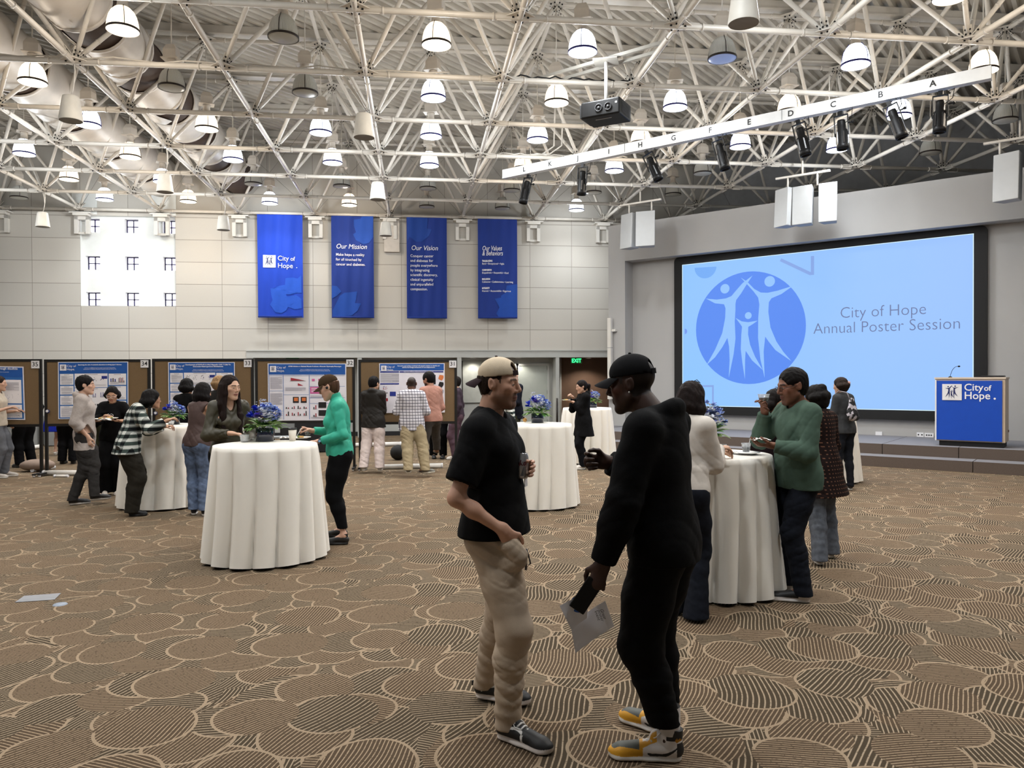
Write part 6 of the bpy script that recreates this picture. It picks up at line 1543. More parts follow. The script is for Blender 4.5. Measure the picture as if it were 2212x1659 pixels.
def bouquet(label, x, y, z, s=1., seed=1, scale_h=1.):
    rr = random.Random(seed); t = thing('flower_arrangement', label, 'flower arrangement', (x, y, z), 'blue flower arrangements in dark glass vases')
    R_ = .078*s; MB().lathe([(0, .0), (R_, .0), (R_, .115*s), (R_*.93, .117*s), (R_*.91, .01), (0, .01)], n=28).build('vase', VASE, t)
    def dirv(el, az): return Vector((math.cos(el)*math.cos(az), math.cos(el)*math.sin(az), math.sin(el)))
    c0 = Vector((0, 0, .13*s)); kinds = ['hyd', 'lily', 'rose', 'hyd', 'lily', 'rose', 'star', 'lily', 'hyd', 'star', 'rose', 'lily', 'white', 'white']
    for k, kd in enumerate(kinds):
        el = (.15+.85*rr.random()) if k % 4 else (.55 if k == 0 else 1.1); az = k*2.399-1.5+rr.random()*.3; d = dirv(el, az); c = c0+Vector((d.x*.115*s, d.y*.115*s, (.035+.105*d.z)*s*scale_h)); mb = MB()
        if kd == 'hyd':
            for q in range(46):
                e = dirv(math.asin(2*rr.random()-1), rr.random()*6.28); b = c+e*.058*s
                for h in range(4): petal(mb, b, e*.6+dirv(rr.random()-.5, h*1.57+q), .028*s, .025*s)
            m = FLL if k else FLW
        elif kd == 'lily':
            for h in range(6): petal(mb, c, d*.7+dirv(.3, h*1.047+k), .066*s, .030*s, bend=.6)
            m = FLB
        elif kd == 'rose':
            for lay in range(4):
                for h in range(5+lay): petal(mb, c+Vector(d)*.012*(3-lay)*s, d*(1.6-lay*.45)+dirv(.0, h*6.28/(5+lay)+lay), (.032+.009*lay)*s, .036*s, bend=-.1)
            m = FLP if k % 2 else FLB
        elif kd == 'star':
            for h in range(5): petal(mb, c, d+dirv(.1, h*1.257), .06*s, .016*s)
            m = FLP
        else:
            for q in range(16):
                e = dirv(rr.random()*1.2, rr.random()*6.28); b = c+Vector((0, 0, .05*s))+e*.05*s; 
                for h in range(4): petal(mb, b, e+dirv(0, h*1.57), .012*s, .010*s)
            m = FLW
        mb.build('blossom', m, t)
    mb = MB()
    for k in range(60):
        az = k*2.399; el = -.25+rr.random()*1.2; d = dirv(el, az); b = c0+Vector((d.x*.05, d.y*.05, 0))*s; petal(mb, b+d*.03*s, d, (.075+.055*rr.random())*s, .052*s, k % 2, bend=-.35)
    mb.build('leaves', [LEAF, LEAF2], t)
    mb = MB()
    for k in range(12): a = k*.9; mb.tube([(0, 0, .03), (.05*s*math.cos(a), .05*s*math.sin(a), .13*s), (.11*s*math.cos(a), .11*s*math.sin(a), .26*s*scale_h)], .0025, 4)
    mb.build('stems', STEMM, t); return t
def on_table(u, v, z=ZTAB+.004): p = onz(u, v, z); return p.x, p.y
def tabpt(key, dx, dy): return TAB[key][0]+dx, TAB[key][1]+dy
x, y = on_table(572, 953); bouquet('blue and violet flowers in dark vase on the table beside woman in olive shirt', x, y, ZTAB+.004, 1.08, 4, 1.15)
x, y = on_table(1161, 913); bouquet('blue and white flowers in dark vase behind man with backwards cap', x, y, ZTAB+.004, 1.05, 9, 1.2)
x, y = tabpt('c', .02, .18); bouquet('tall blue lily arrangement on the table beside man in green sweater', x-.02, y, ZTAB+.004, 1.15, 14, 1.25)
x, y = tabpt('d', .10, .12); bouquet('violet blue flowers half hidden between plaid shirt and brown top', x, y, ZTAB+.004, .9, 17)
x, y = tabpt('e', .12, .0); bouquet('small blue and cream flowers behind back of woman in black coat', x, y, ZTAB+.004, .9, 20, 1.2)
q = S(-.92, 15.95, ZS+.003); bouquet('blue flower arrangement standing on stage right of the podium', q.x, q.y, q.z, 1.2, 24, 1.0)
# ---------------------------------------------------------------- cups, plates, napkins on the tables
CLEAR = mat('clear_plastic', '#d9dde0', .08, noise=0, alpha=.35, spec=.9); PLATE = mat('plate_white', '#e9e7e2', .5, noise=.01); PAPERC = mat('paper_cup_white', '#ece4d8', .7, noise=.02); LIDB = mat('cup_lid_black', '#0e0e10', .35)
NAPK = mat('napkin_white', '#e6e3df', .9, noise=.03); FOOD = mat('food_golden', '#c99a55', .7, noise=.25, scale=60); FOODG = mat('food_green', '#7d8a45', .7, noise=.2, scale=60); COFFEE = mat('coffee_brown', '#2a1510', .2)
def plate(label, p, r=.085, food=True, seed=1):
    t = thing('paper_plate', label, 'plate', p, 'white plates'); MB().lathe([(0, .002), (r*.62, .002), (r*.75, .010), (r, .016), (r, .018), (r*.74, .013), (r*.62, .005), (0, .005)], n=28).build('plate_dish', PLATE, t)
    if food:
        rr = random.Random(seed)
        for k in range(3): mb = MB(); mb.ball((rr.uniform(-.03, .03), rr.uniform(-.03, .03), .018), .018, 8, rz=.014); mb.build('food_piece', FOOD if k else FOODG, t)
    return t
def clearcup(label, p, r=.036, h=.055, drink=COFFEE, fill=.35, rim=.9, tilt=None):
    t = thing('clear_cup', label, 'cup', p, 'clear plastic cups'); MB().lathe([(0, 0), (r*.7, 0), (r, h), (r*1.06, h), (r*1.06, h-.003), (r*.98, h-.004), (r*.68, .003), (0, .003)], n=24).build('cup_shell', CLEAR, t)
    MB().lathe([(0, .005), (r*.68, .005), (r*(.7+.28*fill), h*fill), (0, h*fill)], n=20).build('drink', drink, t); return t
def napkin(label, p, s=.07, seed=1, name='napkin'):
    rr = random.Random(seed); n = 10; V = []
    for i in range(n+1):
        for j in range(n+1):
            x_ = (i/n-.5)*s*1.7; y_ = (j/n-.5)*s; V.append((x_+.01*math.sin(j*1.1+seed), y_, .006+.018*abs(math.sin(i*.7+seed)*math.sin(j*.6+i*.3))))
    o = link_mesh(name, V, [(i*(n+1)+j, (i+1)*(n+1)+j, (i+1)*(n+1)+j+1, i*(n+1)+j+1) for i in range(n) for j in range(n)], NAPK, None, True); o.location = p; return tag(o, label, 'napkin', 'crumpled white napkins')
ZT_ = ZTAB+.005
x, y = on_table(632, 952); t = thing('paper_coffee_cup', 'white paper coffee cup with black lid left of teal sleeve', 'cup', (x, y, ZT_))
MB().lathe([(0, 0), (.030, 0), (.041, .115), (0, .115)], n=28).build('cup_body', PAPERC, t); MB().lathe([(.043, .108), (.044, .116), (.040, .124), (.036, .125), (.034, .121), (0, .121)], n=28).build('cup_lid', LIDB, t)
x, y = on_table(528, 955); clearcup('clear cup with dark drops beside fingers of woman in olive shirt', (x, y, ZT_), .046, .072, fill=.12)
x, y = on_table(548, 953); napkin('crumpled white napkin between clear cup and vase', (x, y, ZT_), .10, 2)
x, y = on_table(617, 948); napkin('small white napkin left of the paper coffee cup', (x, y, ZT_), .06, 5)
x, y = on_table(650, 948); plate('white plate on the table in front of teal sleeves', (x, y, ZT_), .10)
x, y = on_table(660, 945); clearcup('short cup with black and white print before teal sleeve', (x+.02, y+.02, ZT_+.02), .036, .06, LIDB, .5)
x, y = on_table(1134, 912); t = thing('pastry', 'small pastry standing at back edge of table behind man with cap', 'pastry', (x, y, ZT_)); MB().ball((0, 0, .03), .03, 10, rz=.03).build('pastry_body', FOOD, t); MB().ball((-.02, 0, .06), .016, 8).build('topping', COFFEE, t)
x, y = tabpt('c', .26, -.10); plate('white plate at right front edge of the table by green sweater', (x, y, ZT_), .10, False)
clearcup('clear cup with dark label and spoon on plate by green sweater', (x-.01, y+.0, ZT_+.018), .036, .07, LIDB, .55)
MB().tube([(0, 0, .02), (.03, .01, .105)], .0025, 5).build('spoon', mat('spoon_white', '#e5e5e5', .4)).location = (x, y, ZT_+.018); bpy.data.objects['spoon'].parent = None; tag(bpy.data.objects['spoon'], 'thin clear spoon leaning out of cup by green sweater', 'spoon')
x, y = tabpt('c', .13, .0); plate('white plate with yellow cake under hand of woman in white cardigan', (x, y, ZT_), .085, True, 3)
clearcup('clear cup near hand of woman in white cardigan', (x+.02, y+.13, ZT_), .034, .06, FOODG, .4)
x, y = tabpt('d', .02, -.12); clearcup('clear cup on the table beside plaid sleeve', (x+.12, y, ZT_), .035, .06); napkin('white napkin on the table beside plaid sleeve', (x, y-.1, ZT_), .08, 8)
# ---------------------------------------------------------------- the two men in front
def depth_of(p): return (Vector((p[0], p[1], HC))-CAMP).dot(CF)
def PX(pos, face, u, v, dd=0.):
    """photo pixel at the person's own distance (+dd metres) in that person's frame"""
    wld = CAMP+ray(u, v)*(depth_of(pos)+dd); d = np.array(wld)-np.array((pos[0], pos[1], 0)); return rotz(-(face-PI/2))@d
def WD(face, v): return rotz(-(face-PI/2))@np.array(v, float)
def rad(a): return math.radians(a)
HAIRM = {}
def hairm(c):
    if c not in HAIRM: HAIRM[c] = mat('hair_'+c.strip('#'), c, .62, noise=.3, scale=60, bump=.4, bscale=180, aniso=(1, 1, .1), spec=.12)
    return HAIRM[c]
# --- man with backwards cap
f1 = rad(-24); p1 = onz(1076, 1566); p1 = (p1.x, p1.y)
can_w = CAMP+ray(1127, 1006)*(depth_of(p1)-.02)
wr1 = np.array(can_w-Vector((p1[0], p1[1], 0)))+np.array((-.048, .050, -.030)); wr1 = rotz(-(f1-PI/2))@wr1
P1 = Person('young man in backwards cream cap, black t-shirt and khaki trousers holding a drink can', p1, f1, 1.80, .96, pelvis=(.0, .0), lean=-.05, vox=.0042,
    stance=[FT(p1, f1, (1027, 1508), (1152, 1526)), FT(p1, f1, (1076, 1590), (1168, 1622))], head=(-2, 4, 3), neck_fwd=.03, twist=0, headsc=.90, shdrop=.075,
    hands=[(wr1, dict(dir=WD(f1, (.93, -.2, .16)), pn=WD(f1, (-.1, -1, 0)), curls=[.62, .72, .76, .78], spread=.03, thumb=.8)),
           (V3(.195, .10, .975), dict(dir=WD(f1, (.45, .1, -.9)), pn=WD(f1, (0, 1, 0)), curl=.5))],
    poles=[V3(-1, -.4, -.8), V3(.55, -1, .1)])
P1.body('#cf9f86', '#8e5a50', brows='#33241c', beard='#4a352a', beard_amt=.5, scalp='#33261e', jaw=1.02, nose=1.12)
P1.hair(hairm('#2a1e18'), 'short', vol=.001, vox=.004, low=-.03, capped=.045)
TEE = fabric('tee_black', '#070708', noise=.1)
P1.shirt('t_shirt', TEE, e=.020, hem=-.02, sleeve=(.76, .76), neck=.062, neck_drop=.012, vfold=.008, loose=.035, sleeve_e=.010, seed=4, cuff=.0, flare=.012, vox=.0055)
P1.trousers('trousers', fabric('khaki_twill', '#b7a48f', noise=.05, scale=12), e=.004, r=(.096, .076, .066, .054), hemz=.055, crease=.006, stack=.008, amp=.007, seed=8, vox=.0050, extra=lambda F: F.cone(P1.arm[1][2]+nrm(P1.arm[1][3]['dir'])*.07, P1.arm[1][2]+nrm(P1.arm[1][3]['dir'])*.135, .036, .048, .07))
CREAM = fabric('cap_cream', '#d9c6ab', noise=.05); CAPD = fabric('cap_dark_brown', '#33262a')
P1.cap(CREAM, CAPD, back=True, tilt=.14, strap=CAPD, vox=.0035)
def vans(x, y, z, L, sx, col):
    blk, wht = np.array(srgb('#141416')), np.array(srgb('#e3dfda')); col[:] = blk; out = (np.abs(x) > .022)
    c1 = .058+.022*np.sin((y-.06)*26)*(y < .19); s1 = (np.abs(z-c1) < .0055) & (y > .05) & (y < .165); s2 = (np.abs(z-(.056-(y-.05)*.5)) < .005) & (y > .02) & (y < .06)
    s3 = (np.abs(y-.165) < .006) & (z < .062) & (z > .03); col[out & (s1 | s3)] = wht; return col
for i in (0, 1):
    P1.shoe(i, SHOEM, 'skate', sole='#d9cfc8', color=vans, vox=.0023, L=.295); he, sd, d, up, L = P1.shoeframe
    mb = MB(); P = lambda x, y, z: Vector(he+sd*x+d*y+up*z)
    for q in range(5):
        y = .115+.018*q; z = .104-.0098*q
        mb.tube([P(-.024, y, z-.008), P(0, y+.006, z+.003), P(.024, y, z-.008)], .0050, 6)
    for sg in (-1, 1): mb.tube([P(0, .11, .112), P(sg*.02, .10, .105), P(sg*.034, .125, .088), P(sg*.025, .15, .075), P(sg*.004, .118, .094)], .0026, 5)
    mb.build('laces', mat('lace_white', '#e6e2dc', .8), P1.root)
    MB().obox(P(0, -.012, .07), Vector(sd*.006), Vector(d*.003), (0, 0, .012)).build('heel_tab', BLACKM, P1.root)
# lanyard and badge, key clip
mb = MB(); K = P1
def ch(x, y, z): return Vector(K.chest+K.Rc@V3(x, y, z))
mb.tube([Vector(K.neckb+K.Rc@V3(-.045, .02, .01)), ch(-.055, .112, .08), ch(-.06, .128, -.05), ch(-.058, .132, -.10)], .0022, 5); mb.tube([Vector(K.neckb+K.Rc@V3(.045, .02, .01)), ch(.03, .110, .08), ch(-.02, .128, -.05), ch(-.056, .133, -.10)], .0022, 5)
mb.build('lanyard', mat('lanyard_grey', '#8f9296', .6), K.root)
MB().obox(ch(-.058, .136, -.125), Vector(K.Rc@V3(.022, 0, 0)), Vector(K.Rc@V3(0, .002, 0)), (0, 0, .028)).build('badge', SIGNW, K.root)
kp = Vector(PX(p1, f1, 1137, 1185, -.02)); MB().tube([kp, kp+Vector((0, .01, -.03)), kp+Vector((.0, .02, -.07)), kp+Vector((0, 0, -.09)), kp], .004, 6).tube([kp+Vector((0, 0, -.02)), kp+Vector((.01, 0, -.10))], .006, 6).build('key_clip', mat('dark_steel', '#4a4a4e', .3, metal=.8), K.root)
# drink can
cn = thing('drink_can', 'silver drink can with dark red script in the hand of man with backwards cap', 'can', can_w-Vector((0, 0, .061)))
SILV = mat('can_silver', '#b9b9bd', .28, metal=.75, noise=.03); REDP = mat('can_dark_red', '#5c1522', .4)
MB().lathe([(0, 0), (.026, .001), (.0325, .010), (.0325, .105), (.027, .118), (.0265, .121), (.0245, .121), (.0235, .117), (0, .117)], n=32).build('can_body', SILV, cn)
MB().lathe([(.0266, .1185), (.0272, .1215), (.0245, .1225)], n=32).build('can_rim', mat('can_rim', '#dadadc', .2, metal=.9), cn); MB().box((-.008, -.015, .1175), (.008, .006, .1195)).build('pull_tab', MATS['can_rim'], cn)
def oncan(v, z0=.0): 
    a = -PI/2+v.x/.033-.22; r = .0331; return Vector((r*math.cos(a), r*math.sin(a), v.z))
MB().text('oke', (-.030, 0, .066), (1, 0, 0), (0, 0, 1), .036, shear=.2, bold=.0012, fn=oncan).build('lettering', REDP, cn)
mb = MB()
for k_ in range(24):
    a0_, a1_ = -PI/2-.35+.02*k_, -PI/2-.35+.02*(k_+1); mb.quad(*[Vector((.03305*math.cos(a), .03305*math.sin(a), z)) for a, z in ((a0_, .016), (a1_, .016), (a1_, .016+.045*(k_+1)/24), (a0_, .016+.045*k_/24))])
mb.build('grey_swash', mat('can_grey', '#6e6e74', .35, metal=.5), cn)
# --- man in black hoodie, seen from behind
f2 = rad(143); p2 = onz(1424, 1632); p2 = (p2.x, p2.y)
pap = PX(p2, f2, 1290, 1258, -.16)
P2 = Person('man in black cap, black hoodie and black trousers seen from behind holding papers', p2, f2, 1.815, 1.04, pelvis=(.0, -.02), lean=.06, vox=.0045, sh_w=1.08, neck_fwd=.10,
    stance=[FT(p2, f2, (1474, 1643), (1330, 1634)), FT(p2, f2, (1462, 1596), (1355, 1556))], head=(8, 8, -2), headsc=.95,
    hands=[(pap, dict(dir=WD(f2, (-.35, -.05, -1)), pn=WD(f2, (.25, 1, -.1)), curl=.75, thumb=.7)), (PX(p2, f2, 1312, 998, .24), dict(dir=WD(f2, (-1, -.1, .05)), pn=WD(f2, (.1, -1, .1)), curls=[.62, .8, .95, 1.0], spread=.12, thumb=.5))],
    poles=[V3(-.8, -.6, -.2), V3(.7, -.4, -1)])
P2.body('#3a241b', '#43261f', brows='#120c0a', scalp='#1c120e', jaw=1.06, nose=1.15, beard='#1a110d', beard_amt=.3)
HOOD = fabric('hoodie_black', '#050506', noise=.12, bump=.2)
P2.shirt('hoodie', HOOD, e=.020, hem=-.08, sleeve=(1.97, 1.95), neck=.066, vfold=.008, loose=.012, sleeve_e=.003, seed=12, sw_r=(.054, .048, .042, .026), hoodneck=True, vox=.0058, cuff=.004)
P2.trousers('trousers', fabric('joggers_black', '#050506', noise=.1), e=.010, r=(.100, .080, .066, .048), hemz=.16, stack=.006, amp=.006, seed=21, vox=.0058)
P2.cap(fabric('cap_black', '#101012'), None, back=False, tilt=.02, vox=.0038, hole=True)
def dunk(x, y, z, L, sx, col):
    Y, G, Wt, B = (np.array(srgb(c)) for c in ('#d79a1e', '#4e514b', '#dcd5d0', '#121214')); col[:] = Wt; side = np.abs(x) > .012
    col[(y > .175)] = Y; col[(y > .19) & (z > .048) & (np.abs(x) < .030+(.26-y)*.12)] = G; col[(y > .115) & (y <= .19) & (z > .055+(.19-y)*.45) & side] = Y
    col[(y < .03) & (z < .09)] = B; col[(z > .100) & (y < .075)] = B; col[(y < .0) & (z > .05)] = B
    u = (y-.03)/.125; sw = (u > 0) & (u < 1) & (z > .034+.030*np.clip(u-.0, 0, 1)**1.6*0+.052*(1-u)**0*.0+.016*(u-.75)**2*0) 
    c = .046+.055*np.clip((.42-u), -1, 1)**2*.9; th = .016*np.clip(u*1.15, 0, 1)*(1-u)**.3*1.0+.001; c2 = .080-.050*np.sin(np.clip(u, 0, 1)*PI*.62+.25)+.0
    col[(u > 0) & (u < 1) & (np.abs(z-c2) < .004+.014*np.clip(u, 0, 1)*np.clip((1-u)*3, 0, 1)) & (np.abs(x) > .018)] = B
    return col
for i in (0, 1):
    P2.shoe(i, SHOEM, 'high', sole='#e3ddd6', color=dunk, vox=.0023, L=.31); he, sd, d, up, L = P2.shoeframe; mb = MB(); P = lambda x, y, z: Vector(he+sd*x+d*y+up*z)
    for q in range(7):
        y = .088+.016*q; z = .132-.0125*q; mb.tube([P(-.024, y, z-.010), P(0, y+.006, z+.004), P(.024, y, z-.010)], .0050, 6)
    for sg in (-1, 1): mb.tube([P(0, .085, .128), P(sg*.02, .09, .135), P(sg*.036, .12, .11), P(sg*.02, .13, .10)], .0026, 5)
    mb.build('laces', MATS['lace_white'], P2.root)
    sg = -1; mb = MB(); c = P(sg*.038, .03, .104)
    mb.add([c+Vector(d*a+up*b)*1.0+Vector(sd*sg*.004) for a, b in ((-.022, .006), (-.012, .012), (-.004, .004), (0, .012), (.004, .004), (.012, .012), (.022, .006), (.008, -.004), (0, -.010), (-.008, -.004))], [tuple(range(10))]).build('wing_emblem', mat('emblem_gold', '#c58a22', .5), P2.root)
    an = P2.foot[i][0]; MB().lathe([(.045, 0), (.047, .03), (.047, .12)], (an[0], an[1]-.005, .12), 16).build('sock', mat('sock_white', '#d5cfca', .9), P2.root)
e_ = P2.H(-.085, -.004, -.030); MB().ball(e_, .0045, 8).build('ear_stud', mat('stud', '#f2f2ee', .1, spec=1), P2.root)
# papers and phone in his left hand
def sheet(label, pts, name='paper_sheet', cat='paper', mat_=None, thick=.0012, sub=10, bend=.0):
    A, B, C_, D = [Vector(p) for p in pts]; n = (B-A).cross(D-A).normalized(); V = []; F = []
    for lay in (0, 1):
        for i in range(sub+1):
            for j in range(sub+1):
                u, v = i/sub, j/sub; p = (A*(1-u)+B*u)*(1-v)+(D*(1-u)+C_*u)*v; V.append(p+n*(bend*math.sin(PI*u)*(1-v*.3)-thick*lay))
    w_ = sub+1; o = w_*w_
    for i in range(sub):
        for j in range(sub): a = i*w_+j; F.append((a, a+w_, a+w_+1, a+1)); F.append((o+a, o+a+1, o+a+w_+1, o+a+w_))
    ob = MB().add(V, F, 0, True).build(name, mat_ or mat('paper_white', '#ecebf2', .7, noise=.03)); return tag(ob, label, cat, None)
dp2 = depth_of(p2)
def W3(u, v, dd): return CAMP+ray(u, v)*(dp2+dd)
hz = np.array(Vector((p2[0], p2[1], 0)))+rotz(f2-PI/2)@P2.arm[0][2]; hd = depth_of(hz)-dp2
hd = (Vector(hz)-CAMP).dot(CF)-dp2
s1 = sheet('white folded sheet with blue print hanging from hand of man in black hoodie', [W3(1209, 1309, hd-.02), W3(1270, 1282, hd+.0), W3(1268, 1335, hd+.02), W3(1235, 1362, hd-.0)], bend=.01)
s2 = sheet('larger white sheet with handwriting hanging below the black hoodie cuff', [W3(1233, 1352, hd+.01), W3(1307, 1298, hd+.03), W3(1327, 1353, hd+.03), W3(1243, 1411, hd+.02)], bend=.012)
mb = MB(); c = W3(1247, 1318, hd-.06); mb.disc(W3(1250, 1305, hd+.004), CR, CU, .036, 20); mb.build('blue_print', mat('print_blue', '#1c4f96', .6), s1)
mb = MB()
for q, tx_ in enumerate(('Great', 'poster', 'event')):
    mb.text(tx_, W3(1296-6*q, 1316+2*q, hd-.012), CR*.35-CU*.94, CR*.94+CU*.35, .019, shear=.3)
mb.build('handwriting', TXT_BLK, s2)
ph = thing('phone', 'black phone gripped against papers in hand of man in black hoodie', 'phone', W3(1266, 1286, hd-.012))
a_ = (CR*.55+CU*.83).normalized(); b_ = (CR*.83-CU*.55).normalized(); bevel(MB().obox((0, 0, 0), a_*.075, b_*.036, CF*.005).build('phone_body', BLACK, ph), .006)
# ---------------------------------------------------------------- the rest of the people
def at(u, v): p = onz(u, v); return (p.x, p.y)
def plaid(name, base, c1, c2, s=.05, thin=False):
    m, g, b = newmat(name, .9); b.inputs['Specular IOR Level'].default_value = .15
    tc = g.N.new('ShaderNodeTexCoord'); x, y, z = g.sep(tc.outputs['Object'])
    def band(c, w, off=0.): return g.m('LESS_THAN', g.m('ABSOLUTE', g.m('SUBTRACT', g.m('FRACT', g.m('MULTIPLY_ADD', c, 1/s, off+40)), .5)), w)
    h = band(z, .09 if thin else .25); v = band(g.m('ADD', x, g.m('MULTIPLY', y, .35)), .09 if thin else .25)
    col = g.mix(h, base, c1); col = g.mix(g.m('MULTIPLY', v, .75 if not thin else .9), col, c2)
    if not thin:
        both = g.m('MULTIPLY', h, v); col = g.mix(both, col, srgb('#14181a')); h2 = band(z, .04, .5); col = g.mix(g.m('MULTIPLY', h2, .6), col, srgb('#f1f1ee'))
    g.L.new(col, b.inputs['Base Color']); return m
def dotted(name, base, dot, s=.022):
    m, g, b = newmat(name, .9); b.inputs['Specular IOR Level'].default_value = .15; tc = g.N.new('ShaderNodeTexCoord'); x, y, z = g.sep(tc.outputs['Object'])
    f = lambda c, o: g.m('ABSOLUTE', g.m('SUBTRACT', g.m('FRACT', g.m('MULTIPLY_ADD', c, 1/s, 40+o)), .5)); xy = g.m('ADD', x, g.m('MULTIPLY', y, .6))
    a = g.m('MULTIPLY', g.m('LESS_THAN', f(xy, 0.), .18), g.m('LESS_THAN', f(z, 0.), .14)); g.L.new(g.mix(a, base, dot), b.inputs['Base Color']); return m
DENIM = fabric('denim_dark', '#171a22', noise=.2, scale=40); DENIML = fabric('denim_washed', '#5b6880', noise=.3, scale=22); BLKC = fabric('black_cloth', '#08080a', noise=.1); SHW = mat('shoe_white_vc', '#ddd', .6, vcol=True, noise=.03)
LIGHT, TAN, BRN = '#c79f88', '#b98f74', '#7a5340'
def shoes(P, upper, sole='#dcd8d2', kind='sneaker', vox=.006):
    for i in (0, 1): P.shoe(i, SHOEM, kind, sole=sole, upper=upper, vox=vox)
# --- woman in white cardigan at the right table, behind the hooded man
f = rad(42); p = at(1480, 1331)
C1 = Person('woman with long dark hair, white cardigan and dark flared jeans at the right table', p, f, 1.66, .95, True, vox=.006, lean=.10, head=(-6, 14, 0), hands=[(PX(p, f, 1552, 974, .40), dict(dir=WD(f, (1, .1, 0)), pn=WD(f, (0, .2, -1)), curl=.5)), (PX(p, f, 1550, 968, .22), dict(dir=WD(f, (1, .15, .05)), pn=WD(f, (-.1, .3, -1)), curl=.45))],
    stance=[(-.10, .02, 5), (.10, -.02, -8)], poles=[V3(-.6, -.4, -1), V3(.25, -.3, -1)])
C1.body(TAN, eyes=True, brows='#1c1412'); C1.hair(hairm('#1d1412'), 'long', L=.19, vol=.014, seed=5)
C1.shirt('cardigan', fabric('cardigan_white', '#d9d0c6', noise=.04), e=.016, hem=-.0, sleeve=(1.92, 1.92), neck=.058, loose=.012, sleeve_e=.010, seed=31, vfold=.006)
C1.trousers('jeans', DENIM, e=.008, r=(.090, .064, .058, .050), hemz=.02, flare=.035, seed=33); shoes(C1, '#121214', '#1c1c1e')
mb = MB(); c = Vector(C1.H(.02, -.05, .128)); mb.tube([c, c+Vector((.03, 0, .012)), c+Vector((.05, .01, -.01)), c+Vector((.02, .01, .0)), c], .003, 5); mb.build('hair_clip', BLACKM, C1.root)
# --- man in green sweater
f = rad(186); p = at(1724, 1286)
G = Person('man with glasses in green long sleeved shirt and dark jeans drinking from clear cup', p, f, 1.745, 1.04, vox=.0058, lean=.02, head=(-4, 10, 0), belly=.022, headsc=1.06,
    hands=[(PX(p, f, 1666, 962, -.16), dict(dir=WD(f, (-1, .05, .05)), pn=WD(f, (0, .15, 1)), curl=.35, thumb=.7)), (PX(p, f, 1652, 890, .10), dict(dir=WD(f, (-.35, -.45, .9)), pn=WD(f, (-.8, -.5, 0)), curl=.5, thumb=.8))],
    poles=[V3(-.6, -.6, -1), V3(.5, .1, -1)], stance=[FT(p, f, (1752, 1302), (1676, 1296)), FT(p, f, (1716, 1278), (1668, 1268))])
G.body('#7d5441', '#6d3f35', brows='#15100e', scalp='#17110f', beard='#241915', beard_amt=.25, nose=1.1, jaw=1.04); G.hair(hairm('#120e0d'), 'short', vol=.009, seed=9); G.glasses(mat('frame_black', '#101012', .3), r=.023)
G.shirt('long_sleeve_shirt', fabric('jersey_green', '#4b5f53', noise=.1, scale=18), e=.017, hem=-.10, sleeve=(1.9, 1.95), neck=.062, loose=.014, sleeve_e=.004, seed=41, vfold=.009, crease=.005)
G.trousers('jeans', DENIM, e=.008, r=(.092, .070, .062, .056), hemz=.05, stack=.006, seed=43, crease=.006)
def runner(x, y, z, L, sx, col): col[:] = srgb('#131315'); col[z < .034+.012*(y < .09)] = srgb('#d9d2cd'); return col
for i in (0, 1): G.shoe(i, SHOEM, 'sneaker', sole='#d9d2cd', color=runner, vox=.0045, L=.30)
h = G.root; hw_ = rotz(f-PI/2); g0 = np.array((p[0], p[1], 0))
cw = g0+hw_@G.arm[1][2]+np.array((-.035, -.055, .085)); clearcup('clear cup of dark drink held to mouth of man in green shirt', tuple(cw-np.array((0, 0, .0))), .044, .055, COFFEE, .5)
nw = g0+hw_@G.arm[0][2]+np.array((-.09, -.01, .035)); napkin('folded white napkin in palm of man in green shirt', tuple(nw), .075, 12)
# --- woman half hidden between the table and the man in green
f = rad(-60); p = at(1672, 1190)
h1 = Person('woman with dark hair mostly hidden behind man in green shirt', p, f, 1.56, .95, True, vox=.009, head=(10, 10, 0)); h1.body(TAN, eyes=False); h1.hair(hairm('#15100f'), 'long', L=.10, vol=.014); h1.shirt('dress_top', fabric('maroon_black', '#1a0f12'), hem=-.25, flare=.03, loose=.02, sleeve=(1.9, 1.9)); h1.trousers('trousers', BLKC, hemz=.05); shoes(h1, '#141416', '#202022')
# --- woman in dotted tunic
f = rad(118); p = at(1776, 1208)
d1 = Person('woman with pinned up dark hair in dark dotted tunic and grey jeans, back turned', p, f, 1.60, 1.0, True, vox=.007, lean=.05, head=(12, 12, 0), stance=[FT(p, f, (1773, 1224), (1757, 1205)), FT(p, f, (1798, 1208), (1782, 1188))], hipw=1.04,
    hands=[(V3(-.16, .25, 1.02), dict(dir=V3(.3, 1, .1), pn=V3(0, 0, -1), curl=.5)), (V3(.16, .26, 1.05), dict(dir=V3(-.3, 1, .1), pn=V3(0, 0, -1), curl=.5))])
d1.body(BRN, scalp='#15100f', eyes=False); d1.hair(hairm('#14100f'), 'bob', L=.02, vol=.018, seed=12, bun=True)
d1.shirt('tunic', dotted('tunic_dotted', srgb('#1d1210'), srgb('#6e4c3c'), .034), e=.018, hem=-.28, flare=.045, loose=.035, sleeve=(1.6, 1.6), seed=51, sleeve_e=.006); d1.trousers('jeans', fabric('denim_grey', '#5c6068', noise=.25, scale=22), e=.010, r=(.096, .072, .064, .056), hemz=.04, seed=52, flare=.008); shoes(d1, '#8b857c', '#d8d2ca')
